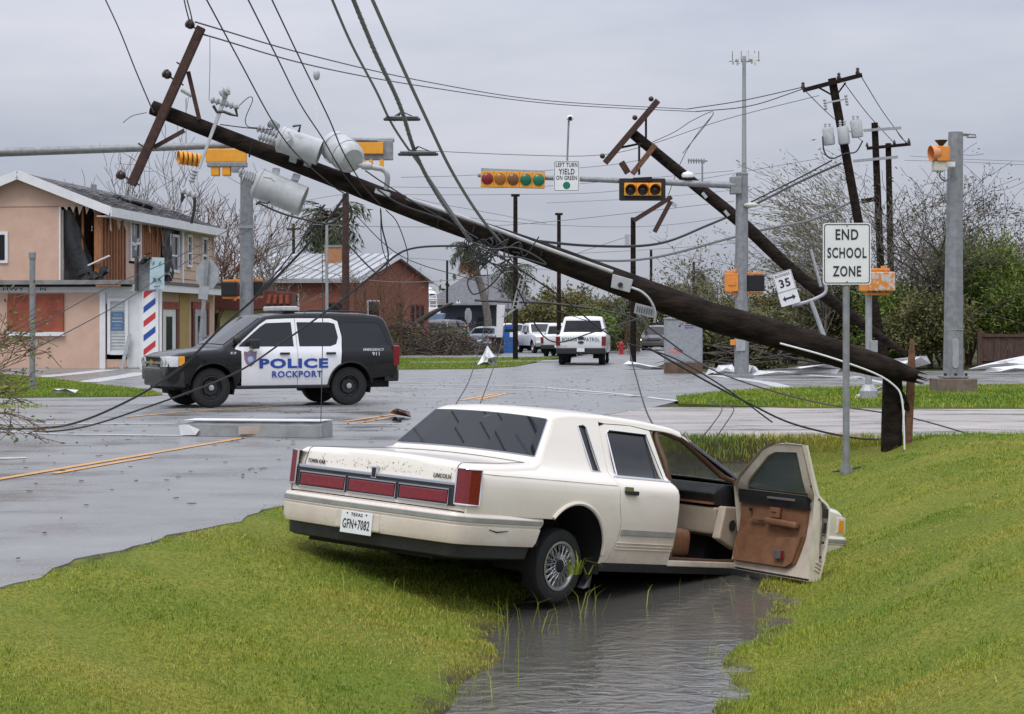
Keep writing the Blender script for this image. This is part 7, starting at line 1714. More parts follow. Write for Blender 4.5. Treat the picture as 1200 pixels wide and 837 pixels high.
# ================================================================ TREES AND BRUSH
def leaf_mat(name, cols):
    m = bpy.data.materials.new(name); m.use_nodes = True; t = m.node_tree; b = t.nodes['Principled BSDF']
    a = t.nodes.new('ShaderNodeAttribute'); a.attribute_name = 'tint'
    r = t.nodes.new('ShaderNodeValToRGB'); e = r.color_ramp.elements
    while len(e) < len(cols): e.new(.5)
    for i, c in enumerate(cols): e[i].position = i / (len(cols) - 1); e[i].color = (*c, 1)
    t.links.new(a.outputs['Fac'], r.inputs[0]); t.links.new(r.outputs[0], b.inputs['Base Color'])
    b.inputs['Roughness'].default_value = .7; b.inputs['Specular IOR Level'].default_value = .25
    return m
L_olive = leaf_mat('olive_leaves', [(.08, .085, .032), (.135, .138, .052), (.20, .18, .08)])
L_green = leaf_mat('fresh_green_leaves', [(.07, .115, .02), (.13, .19, .035), (.21, .26, .05)])
L_yel = leaf_mat('yellowed_leaves', [(.08, .085, .03), (.15, .14, .05), (.20, .16, .06)])
L_brown = leaf_mat('brown_twig_leaves', [(.08, .06, .04), (.12, .09, .055), (.13, .12, .06)])
L_palm = leaf_mat('palm_green', [(.03, .045, .018), (.06, .075, .03), (.10, .10, .05)])
L_dead = leaf_mat('dead_frond', [(.14, .075, .03), (.22, .12, .05), (.26, .16, .075)])
B_grey = mat('grey_bark', (.11, .095, .08), (.18, .16, .14), 9, .9)
B_dark = mat('dark_bark', (.04, .033, .028), (.075, .062, .05), 9, .9)
B_red = mat('reddish_twig', (.10, .05, .03), (.15, .085, .055), 9, .9)
def leaves_np(name, pts, size, m, parent, r, aspect=.45, droop=0.0, dirs=None):
    n = len(pts); pts = np.asarray(pts)
    d = r.normal(size=(n, 3)) if dirs is None else np.asarray(dirs) + r.normal(size=(n, 3)) * .45
    d[:, 2] -= droop; d /= np.linalg.norm(d, axis=1)[:, None] + 1e-9
    u = np.cross(d, r.normal(size=(n, 3))); u /= np.linalg.norm(u, axis=1)[:, None] + 1e-9
    s = size * r.uniform(.6, 1.4, n)[:, None]
    v = np.stack([pts, pts + d * s * .5 + u * s * aspect * .5, pts + d * s, pts + d * s * .5 - u * s * aspect * .5], 1).reshape(-1, 3)
    f = np.arange(4 * n).reshape(n, 4)
    clump = np.sin(pts[:, 0] * 2.1 + 1.7 * pts[:, 2]) * .5 + np.sin(pts[:, 1] * 1.7 - pts[:, 2] * 2.3) * .5
    tint = np.clip(.5 + .25 * clump + r.normal(0, .2, n), 0, 1)
    return mesh_np(name, v, f, m, parent, np.repeat(tint, 4))
def tree(name, label, base, h, seed, spread=.5, wind=(0, 0, 0), leafn=6, lsize=.12, leafm=None, bark=None, r0=.14, levels=4, kids=(5, 5, 4), cat='tree', group=None, stems=1, up=.25, trunkf=.35, aspect=.45, lay=None, twigr=.010):
    rr = random.Random(seed); rn = np.random.default_rng(seed)
    t = thing(name, label, cat, base, group=group); wd = Vector(wind); tb, tw = MB(), MB(); tips = []; tdir = []
    def grow(p, d, L, r, lv):
        n = 5 if lv < 2 else 4; pts = [p]; rs = [r]; q = Vector(p)
        for i in range(n):
            d = (d + Vector((rr.gauss(0, .16), rr.gauss(0, .16), rr.gauss(0, .12) + up * .10)) + wd * (.05 + .09 * lv)).normalized(); q = q + d * (L / n); pts.append(q.copy()); rs.append(max(twigr, r * (1 - .75 * (i + 1) / n)))
            if lv >= levels - 1:
                for _ in range(leafn):
                    if rr.random() < .8: tips.append(q + Vector((rr.gauss(0, 1), rr.gauss(0, 1), rr.gauss(0, 1))) * lsize * 1.1); tdir.append(d)
        (tb if lv < 2 else tw).tube(pts, rs, 6 if lv < 1 else (4 if lv < 2 else 3), caps=False)
        if lv < levels - 1:
            k = kids[min(lv, len(kids) - 1)]
            for j in range(k):
                f = trunkf + (1 - trunkf) * (j + rr.random()) / k if lv == 0 else .25 + .75 * (j + rr.random()) / k
                i = min(n - 1, int(f * n)); a = pts[i].lerp(pts[i + 1], f * n - i)
                sd = Vector((rr.gauss(0, 1), rr.gauss(0, 1), rr.gauss(.15, .5))).normalized(); nd = (d * (1 - spread) + sd * spread * 1.3 + wd * .25).normalized()
                grow(a, nd, L * rr.uniform(.5, .72), max(twigr, rs[i] * .6), lv + 1)
    for s in range(stems):
        d = (Vector((rr.gauss(0, .22 * (stems > 1)), rr.gauss(0, .22 * (stems > 1)), 1)) + wd * .3).normalized()
        if lay is not None: d = (Vector(lay) + Vector((rr.gauss(0, .2), rr.gauss(0, .2), rr.gauss(0, .12)))).normalized()
        grow(Vector((rr.gauss(0, .15 * (stems > 1)), rr.gauss(0, .15 * (stems > 1)), 0)), d, h * rr.uniform(.5, .62), r0, 0)
    tb.build('trunk', bark or B_grey, t, smooth=60)
    if tw.f: tw.build('twigs', bark or B_grey, t)['kind'] = 'stuff'
    if tips and leafm: leaves_np('crown', [tuple(p) for p in tips], lsize, leafm, t, rn, aspect, dirs=[tuple(x) for x in tdir])['kind'] = 'stuff'
    return t
# right hand tangle behind the posts
gR = 'storm beaten trees on the right'
tree('windblown_tree', 'pale windblown tree with feathery branches streaming left behind the signal post', G(985, 82), 10.5, 21, .42, (-.60, 0, .06), 2, .19, L_olive, B_grey, .15, 4, (8, 5, 4), group=gR, aspect=.22, stems=2)
tree('windblown_tree', 'second leaning tree with thin olive leaves left of the leaning transformer pole', G(945, 78), 7.2, 22, .42, (-.5, 0, .0), 2, .17, L_olive, B_grey, .12, 4, (8, 5, 4), group=gR, aspect=.22, stems=2)
tree('tangled_tree', 'dark trunked tangled tree between the leaning pole and the thick right post', G(1058, 77), 8.6, 23, .55, (.05, 0, .05), 1, .13, L_olive, B_dark, .18, 4, (7, 6, 4), group=gR, stems=2)
tree('tangled_tree', 'grey bare tangled tree left of the thick right post, reaching above it', G(1085, 82), 9.6, 24, .55, (.05, 0, .1), 1, .12, L_brown, B_grey, .14, 4, (7, 6, 4), group=gR, stems=2)
tree('tangled_tree', 'reddish bare bushy tree right of the thick right post', G(1168, 86), 9.5, 25, .6, (.0, 0, .05), 2, .13, L_brown, B_dark, .17, 4, (8, 6, 5), group=gR, stems=3)
tree('tangled_tree', 'brown bare tree cut by the right edge of the view', G(1215, 82), 9.0, 26, .6, (-.05, 0, .05), 2, .13, L_brown, B_dark, .17, 4, (8, 6, 5), group=gR, stems=2)
tree('green_bush', 'bright green feathery bush above the brown board fence', G(1172, 78), 5.2, 27, .5, (.05, 0, 0), 9, .20, L_green, B_red, .08, 4, (7, 6, 5), 'bush', stems=5, aspect=.25)
tree('green_bush', 'second bright green bush left of the fence and right of the post', G(1135, 80), 5.0, 28, .5, (0, 0, 0), 8, .18, L_green, B_red, .07, 4, (6, 6, 5), 'bush', stems=4, aspect=.3)
tree('green_bush', 'low fresh green bush behind the stump and slim pedestrian post', G(1062, 76), 3.2, 29, .6, (0, 0, 0), 9, .16, L_green, B_red, .06, 4, (6, 6, 5), 'bush', stems=5)
tree('brush', 'olive brush behind the END SCHOOL ZONE sign', G(1000, 80), 4.0, 30, .6, (-.1, 0, 0), 3, .17, L_olive, B_dark, .09, 4, (7, 6, 5), 'bush', stems=5)
tree('brush', 'yellow olive brush behind the tilted speed plates', G(925, 84), 3.8, 31, .6, (-.15, 0, 0), 3, .17, L_yel, B_dark, .09, 4, (7, 6, 5), 'bush', stems=5)
tree('brush', 'low tangled brush right of the control cabinet', G(843, 76), 2.6, 32, .65, (-.1, 0, 0), 8, .15, L_olive, B_dark, .07, 4, (6, 6, 5), 'bush', stems=5)
tree('brush', 'dark low brush under the snapped pole near the signal post foot', G(895, 74), 2.6, 33, .65, (-.1, 0, 0), 8, .15, L_olive, B_dark, .07, 4, (6, 6, 5), 'bush', stems=5)
tree('brush', 'dense brown brush low beside the thick right post', G(1100, 74), 3.4, 34, .65, (0, 0, 0), 8, .15, L_olive, B_dark, .07, 4, (6, 6, 5), 'bush', stems=5)
tree('sparse_tree', 'thin bare tree with a few yellow leaves left of the signal post', G(850, 92), 7.0, 35, .55, (-.15, 0, .05), 1, .17, L_yel, B_grey, .10, 4, (6, 5, 4), group=gR, stems=2)
for i, (px, Y, h, m, lab) in enumerate(((968, 96, 5.2, L_olive, 'olive tree deep behind the END SCHOOL ZONE sign'), (1020, 100, 5.5, L_olive, 'olive tree deep behind the leaning transformer pole'), (1105, 100, 6.5, L_brown, 'brown tree deep behind the thick right post'), (1150, 104, 7.0, L_olive, 'olive tree deep behind the green bushes'), (1200, 100, 7.5, L_olive, 'olive tree deep at the right edge'), (900, 110, 5.0, L_olive, 'olive tree deep behind the fallen pole'))):
    tree('far_tree', lab, G(px, Y), h, 60 + i, .6, (-.05, 0, 0), 2, .22, m, B_grey, .12, 4, (6, 5, 4), group=gR, stems=2)
q = MB(); rr = random.Random(8)
for i in range(70):
    x = rr.uniform(820, 960); Y = rr.uniform(66, 78); a = G(x, Y, rr.uniform(.05, 1.0)); L = rr.uniform(1, 3.5); d = Vector((rr.uniform(-1, 1), rr.uniform(-.4, .4), rr.uniform(-.12, .35))).normalized()
    q.tube([a, a + d * L * .5 + Vector((0, 0, rr.uniform(-.1, .15))), a + d * L], [rr.uniform(.02, .06), .025, .008], 4, caps=False)
o = q.build('broken_branches', B_dark); tag(o, 'heap of broken dark branches around the foot of the signal post', 'branches', kind='stuff')
# bare trees at the left behind the salon
gL = 'bare trees behind the salon'
for i, (px, Y, h, bk_, lab, lf) in enumerate(((187, 100, 11.5, B_grey, 'bare grey tree rising right behind the salon roof', 0), (215, 103, 11.0, B_grey, 'bare grey tree behind the hanging fuse cut-out', 0), (252, 98, 9.0, B_red, 'bare reddish tree between the salon and the grey signal post', 0), (272, 104, 8.5, B_red, 'bare reddish tree just left of the grey signal post', 0), (312, 102, 6.5, B_grey, 'bare pale tree right of the grey signal post', 1))):
    tree('bare_tree', lab, G(px, Y), h, 80 + i, .42, (.03, 0, .15), lf, .1, L_yel if lf else None, bk_, .11, 4, (6, 5, 4), group=gL, stems=2, up=.5, twigr=.014)
for i, (px, Y, h, lab) in enumerate(((432, 103, 5.2, 'bare bush in front of the brick building beside the brown pole'), (462, 104, 4.6, 'bare bush at the gable end of the brick building'))):
    tree('bare_bush', lab, G(px, Y), h, 90 + i, .45, (0, 0, .1), 1, .08, L_yel, B_red, .05, 4, (4, 4, 3), 'bush', stems=3, up=.5, twigr=.012)
# middle distance greens
mid = ((452, 165, 3.2, L_yel, 'pale green tree behind the brick gable'), (648, 150, 4.2, L_yel, 'yellow green tree left of the white pickup roof'), (628, 140, 3.3, L_yel, 'olive tree above the parked white pickups'), (668, 165, 5.2, L_yel, 'olive tree behind the white pickup'), (700, 160, 4.5, L_yel, 'yellow green tree right of the white pickup'), (728, 150, 4.0, L_olive, 'dark shrub row tree near the hydrant'),
       (765, 175, 5.5, L_olive, 'olive tree behind the minivan'), (800, 190, 7.0, L_olive, 'dark tree right above the control cabinet'), (838, 180, 6.0, L_olive, 'dark tree behind the low brush'), (690, 120, 2.6, L_green, 'low green shrub beside the hydrant'), (718, 128, 2.8, L_yel, 'low yellow green shrub under the fan palms'), (760, 118, 2.8, L_olive, 'low shrub left of the control cabinet'), (480, 190, 5.0, L_olive, 'distant tree left of the grey hip roof'), (600, 190, 5.0, L_olive, 'distant tree between the two grey roofs'))
for i, (px, Y, h, m, lab) in enumerate(mid):
    if px == 760: continue
    tree('leafy_tree', lab, G(px, Y), h, 120 + i, .6, (0, 0, 0), 8, .27 if h > 3 else .2, m, B_dark, .12, 4, (6, 5, 4), 'tree' if h > 3.5 else 'bush', 'leafy trees along the side road', stems=3)
# far treeline, one mass
pts = []; rr = np.random.default_rng(3)
for i in range(240):
    x = rr.uniform(-110, 130); Y = rr.uniform(235, 330); h = rr.uniform(1.5, 6); n = 90
    pts.append(np.stack([x + rr.normal(0, 2.0, n), Y + rr.normal(0, 1.5, n), np.abs(rr.normal(h * .55, h * .28, n))], 1))
o = leaves_np('far_treeline', np.concatenate(pts), 1.0, L_olive, None, rr, .8); tag(o, 'dark far treeline along the horizon', 'treeline', kind='stuff')

# palms
def palm(label, px, Y, ytop, crown, n, seed, trunk_px=None, dead=.35, lean=0, r=.16, spike=False):
    base = G(trunk_px or px, Y); t = thing('palm_tree', label, 'palm'); t.location = base; top = P(px, ytop, Y) - base; rr = random.Random(seed)
    q = MB(); midp = top * .5 + Vector((lean, 0, 0)); q.tube(smoothpts([(0, 0, 0), midp, top], 5), r, 9); q.build('trunk', B_grey if not spike else B_dark, t, smooth=60)
    gv, gt, dv_, dt_ = [], [], [], []
    rc = MB()
    for i in range(n):
        a = rr.uniform(0, 2 * pi); el_ = rr.uniform(-.9, 1.2); isd = el_ < -.9 + 2.1 * dead * .6 and dead > .2; L = crown * rr.uniform(.75, 1.1)
        d = Vector((math.cos(a) * math.cos(el_), math.sin(a) * math.cos(el_), math.sin(el_))); pts = [top.copy()]; p = top.copy()
        for k in range(6):
            d = (d + Vector((0, 0, -.30 if not isd else -.5))).normalized(); p = p + d * L / 6; pts.append(p.copy())
            sidev = d.cross(Vector((0, 0, 1)));
            if sidev.length < .01: sidev = Vector((1, 0, 0))
            sidev.normalize()
            for s in (-1, 1):
                for _ in range(2):
                    w = L * .26 * (1 - abs(k - 2.2) / 5); tip = p + sidev * s * w + d * w * .9 + Vector((0, 0, -w * .5)) + Vector((rr.gauss(0, .05), rr.gauss(0, .05), rr.gauss(0, .05))) * crown
                    nn = d * (L * .028); (dv_ if isd else gv).extend([p - nn, p + nn, tip]); (dt_ if isd else gt).extend([rr.random()] * 3)
        rc.tube(pts, [.03, .028, .024, .02, .015, .01, .006], 3, caps=False)
    o = rc.build('frond_stalks', B_grey, t); o['kind'] = 'stuff'
    for nm, v, tt, m in (('crown', gv, gt, L_palm), ('dead_skirt', dv_, dt_, L_dead)):
        if v: mesh_np(nm, [tuple(x) for x in v], np.arange(len(v)).reshape(-1, 3), m, t, tt)['kind'] = 'stuff'
    return t
palm('shaggy drooping palm above the brick building roof', 385, 116, 258, 2.7, 95, 1, dead=.1, r=.2)
palm('bent palm with a skirt of dead brown fronds in front of the grey hip roof', 549, 122, 293, 1.65, 80, 2, trunk_px=575, dead=.75, lean=.35, r=.24)
palm('drooping palm with green fronds right of the bent palm', 603, 126, 317, 1.9, 60, 3, dead=.2, r=.2)
palm('small fan palm right of the white border patrol pickup', 742, 118, 368, 1.6, 46, 4, dead=.3)
palm('brown fan palm with a dark trunk left of the minivan', 746, 126, 352, 1.8, 56, 5, dead=.7, spike=True, r=.26)
palm('fan palm just above the hydrant', 722, 128, 362, 1.7, 50, 6, dead=.1)
palm('distant palm right of the vented plate on the snapped pole', 823, 190, 322, 2.0, 34, 7, dead=.1)
palm('distant palm beneath the sagging cables left of the signal post', 795, 200, 340, 2.2, 34, 8, dead=.3)
# uprooted tree heap before the parked cars
ut = tree('fallen_tree', 'uprooted dark tree lying as a heap of limbs in front of the parked cars', G(440, 113), 3.6, 41, .55, (.35, 0, -.28), 3, .15, L_olive, B_dark, .22, 4, (9, 6, 5), stems=4, lay=(1, .1, .10), up=-.15)
tree('fallen_tree', 'low brown crown of the uprooted tree behind the grass verge', G(492, 111), 3.3, 42, .6, (.25, 0, -.3), 3, .14, L_brown, B_dark, .10, 4, (8, 6, 4), 'tree', stems=7, lay=(1, 0, .14), up=-.15)
tree('fallen_tree', 'left half of the brush heap next to the tail of the police suv', G(448, 110), 1.9, 44, .6, (.2, 0, -.2), 5, .14, L_olive, B_dark, .12, 4, (8, 6, 4), 'tree', stems=5, lay=(.5, 0, .3), up=-.1)
q = MB(); rr = random.Random(18); lp_ = []
for i in range(170):
    x = rr.uniform(436, 568); Y = rr.uniform(107, 112); hmax = np.interp(x, [436, 480, 540, 570], [2.0, 1.9, 1.3, .5]); a = G(x, Y, rr.uniform(.02, hmax)); L = rr.uniform(.8, 2.6); d = Vector((rr.uniform(-1, 1), rr.uniform(-.3, .3), rr.uniform(-.25, .35))).normalized()
    m_ = a + d * L * .5 + Vector((0, 0, rr.uniform(-.1, .15))); e_ = a + d * L
    if e_.z < 0: e_.z = .03
    q.tube([a, m_, e_], [rr.uniform(.02, .07), .028, .01], 4, caps=False)
    for _ in range(16): lp_.append(tuple(m_.lerp(e_, rr.random()) + Vector((rr.gauss(0, .15), rr.gauss(0, .15), rr.gauss(0, .12)))))
hp_ = tag(q.build('brush_heap', B_dark), 'heap of dark broken branches spread in front of the parked cars', 'branches', kind='stuff')
leaves_np('heap_leaves', lp_, .15, L_brown, hp_, np.random.default_rng(5))['kind'] = 'stuff'
lim = MB(); l_ = [P(452, 402, 112), P(470, 393, 112), P(484, 382, 112), P(500, 371, 112), P(516, 362, 112), P(531, 355, 112)]; c = l_[0].copy(); lim.tube([p - c for p in smoothpts(l_, 3)], list(np.linspace(.34, .06, 16)), 7)
lim.tube([p - c for p in smoothpts([P(455, 404, 112), P(448, 388, 112), P(468, 383, 112), P(478, 386, 112)], 3)], list(np.linspace(.25, .1, 10)), 6)
o = lim.build('fallen_limb', B_dark, smooth=60); o.location = c; tag(o, 'thick dark bare limb sticking up out of the uprooted heap', 'branch')
# fallen branches at the near left
bl2 = tree('fallen_branch', 'broken leafy branch lying on the road at the left edge', Vector((-8.6, 26.4, .55)), 2.3, 51, .42, (.25, 0, -.10), 1, .06, L_green, B_red, .022, 4, (5, 4, 3), 'branch', stems=4, lay=(1, -.1, .02), up=-.10, twigr=.0055)
tree('fallen_branch', 'upper bare springy branch at the left edge over the road', Vector((-8.3, 27.2, .95)), 1.9, 52, .42, (.15, 0, -.05), 1, .06, L_green, B_red, .018, 3, (5, 4, 4), 'branch', stems=3, lay=(1, 0, .15), up=-.1, twigr=.005)
# grass tuft caught in the rear wheel
# ================================================================ WIRES
def overhead(w):
    """carry a wire on overhead to the next pole, behind the photographer"""
    d = (w[0] - w[1]).normalized(); out = []; p = w[0].copy(); tgt = Vector((0, -1, .05)).normalized()
    for i in range(22):
        d = d.lerp(tgt, .10).normalized(); p = p + d * 1.5; out.append(p.copy())
    return out[::-1] + w
def wire(label, pts, Y, r=.009, m=None, n=5, group=None, name='power_line', cat='wire'):
    ys = Y if isinstance(Y, (list, tuple)) else [Y] * len(pts)
    w = [P(x, y, d) for (x, y), d in zip(pts, ys)]
    w = smoothpts(w, 8) if len(w) > 2 else w
    if pts[0][1] == -8: w = overhead(w)
    c = w[0].copy()
    q = MB(); q.tube([p - c for p in w], r, n, caps=False); o = q.build(name, m or M_wire, smooth=60); o.location = c
    return tag(o, label, cat, group)
T = 24.0
wire('single wire from the top left down to the end of the snapped pole', [(120, -8), (140, 35), (160, 85), (180, 132)], T, .009)
wire('pair of wires dropping to the top insulator of the crossarm, left one', [(214, -8), (219, 14), (223, 28)], T, .009); wire('pair of wires dropping to the top insulator of the crossarm, right one', [(217, -8), (223, 14), (226, 28)], T, .009)
wire('wire crossing the left transformer and reaching the pole', [(238, -8), (280, 70), (318, 140), (345, 178), (385, 214), (405, 228)], [20, 22, 24, 24.6, 24.8, 25], .009)
wire('wire passing just right of the left transformer', [(287, -8), (325, 68), (352, 122), (378, 162), (400, 200), (424, 231)], [20, 22, 24, 24.4, 24.7, 25], .009)
wire('wire crossing the round tank on the pole', [(315, -8), (352, 70), (385, 138), (402, 178), (425, 216), (446, 240)], [20, 22, 23, 23.6, 24.3, 25], .009)
wire('thin grey cable left of the heavy bundle', [(386, -8), (412, 52), (440, 105), (462, 150), (500, 205), (545, 272)], [20, 21.5, 23, 24, 24.6, 25], .016, M_wireg)
b_pts = [(411, -8), (440, 62), (468, 122), (488, 182), (515, 232), (551, 281)]; b_y = [20, 21.5, 23, 24, 24.6, 25]
bw_ = [P(x, y, d) for (x, y), d in zip(b_pts, b_y)]; fine = overhead(smoothpts(bw_, 14)); c0_ = fine[0].copy()
bun = thing('cable_bundle', 'heavy braided cable bundle running from the top edge down to the snapped pole', 'cable', c0_)
q = MB(); q.tube([p - c0_ for p in fine], .026, 7, caps=False); q.build('core', M_wireg, bun, smooth=60)
q = MB(); hel = []
for i in range(len(fine) * 3):
    f = i / 3; k = min(int(f), len(fine) - 2); p = fine[k].lerp(fine[k + 1], f - k); hel.append(p - c0_ + Vector((math.cos(i * 1.5), math.sin(i * 1.5) * .5, math.sin(i * 1.5))) * .027)
q.tube(hel, .007, 4, caps=False); q.build('wrap', M_wireg, bun)
wire('thick grey cable right of the heavy bundle', [(433, -8), (470, 75), (500, 140), (528, 198), (560, 250), (592, 290)], [20, 21.5, 23, 24, 24.6, 25], .021, M_wireg)
for x, y, w in ((471, 140, 20), (490, 181, 22)):
    rg = thing('cable_ring', 'black cable storage ring on the heavy bundle, %s' % ('upper one' if y < 160 else 'lower one'), 'cable ring', P(x, y, 23.9)); R0 = w / (FPX / 23.9)
    q = MB(); q.tube([(R0 * math.cos(a), R0 * math.sin(a), R0 * .10 * math.sin(a)) for a in np.linspace(0, 2 * pi, 29)], .022, 6, caps=False); q.build('ring', M_wire, rg, smooth=60)
    q = MB(); q.tube([(R0 * .93 * math.cos(a), R0 * .93 * math.sin(a), R0 * .1 * math.sin(a) + .03) for a in np.linspace(0, 2 * pi, 29)], .012, 5, caps=False); q.build('coil', M_wireg, rg, smooth=60)
    for a in (0, 2.1, 4.2):
        q = MB(); q.bar((0, 0, .10), (R0 * math.cos(a), R0 * math.sin(a), 0), .02, .012); q.build('spoke', M_wire, rg)
# long spans across the sky
wire('upper long span from the crossarm tip to the right', [(229, 26), (360, 64), (500, 96), (640, 118), (805, 128)], [25, 33, 44, 54, 64], .012); wire('lower long span from the crossarm tip to the right', [(240, 41), (370, 78), (500, 102), (650, 122), (815, 131)], [25, 33, 44, 54, 64], .012)
wire('span joining the long spans to the leaning pole, upper', [(805, 128), (870, 118), (942, 102)], 68, .018); wire('span joining the long spans to the leaning pole, lower', [(815, 131), (880, 124), (942, 104)], 68, .018)
wire('span behind the signal sign rising to the leaning pole', [(480, 176), (620, 182), (700, 182), (760, 170), (850, 140), (960, 112)], 70, .012)
wire('slack lead between the fallen pole and the long spans', [(757, 170), (790, 155), (812, 141), (836, 133), (800, 180)], 62, .012)
wire('slack drop wire right of the broken crossarms', [(836, 134), (815, 160), (798, 190), (782, 232)], 62, .012)
for i, (a, b2) in enumerate((((1010, 91), (1062, 168)), ((989, 97), (1048, 168)), ((943, 106), (1010, 165)), ((1050, 152), (1067, 170)))):
    wire('thin wire between the leaning pole and the poles behind it, %s' % ('outermost', 'middle', 'innermost', 'shortest')[i], [a, ((a[0] + b2[0]) / 2 - 1, (a[1] + b2[1]) / 2 + 2), b2], [72, 84, 96], .018)
wire('heavy cable from the leaning pole down past the signal post', [(985, 192), (940, 212), (884, 240), (830, 264), (770, 286), (690, 288), (600, 279)], [71, 69, 66, 64, 62, 60, 58], .045)
wire('second heavy cable sagging under the broken crossarms', [(975, 188), (930, 212), (880, 237)], 70, .03)
wire('grey sagging cable behind the post', [(995, 238), (950, 258), (900, 268), (860, 278), (760, 303), (680, 304), (590, 292)], 72, .05, M_wireg)
# low distribution wires in the background
bk = (((330, 262), (480, 266), (620, 262), (860, 236)), ((300, 300), (450, 330), (600, 318), (740, 276)), ((470, 208), (560, 205), (700, 195), (760, 186)), ((440, 219), (600, 220), (720, 212), (860, 200)), ((420, 228), (600, 228), (740, 222), (960, 186)), ((250, 258), (420, 226), (520, 240), (640, 262)), ((440, 240), (620, 262), (800, 262), (990, 220)), ((560, 300), (700, 296), (860, 285), (1000, 268)),
      ((1060, 188), (1130, 190), (1260, 196)), ((1066, 183), (1140, 187), (1260, 191)), ((260, 330), (330, 290), (400, 236)), ((420, 300), (520, 305), (660, 318), (760, 326)), ((290, 262), (345, 266), (380, 240)), ((640, 238), (760, 232), (870, 222)))
bl = ('meeting the fallen pole above the brick building', 'dipping lowest over the grey hip roof', 'rising to the left turn sign', 'passing just under the left turn sign', 'running level left of the crossarms', 'bowing over the metal roof', 'sagging below the broken crossarms', 'above the parked white pickups', 'at the far right above the orange signal', 'at the far right, the lower one', 'slanting up to the brown pole', 'lowest over the blue bin', 'short one beside the shaggy palm', 'crossing behind the broken crossarm pole')
for i, p in enumerate(bk): wire('thin distant power line ' + bl[i], list(p), 95 + 3 * i, .016, M_wireg, group='thin distant power lines')
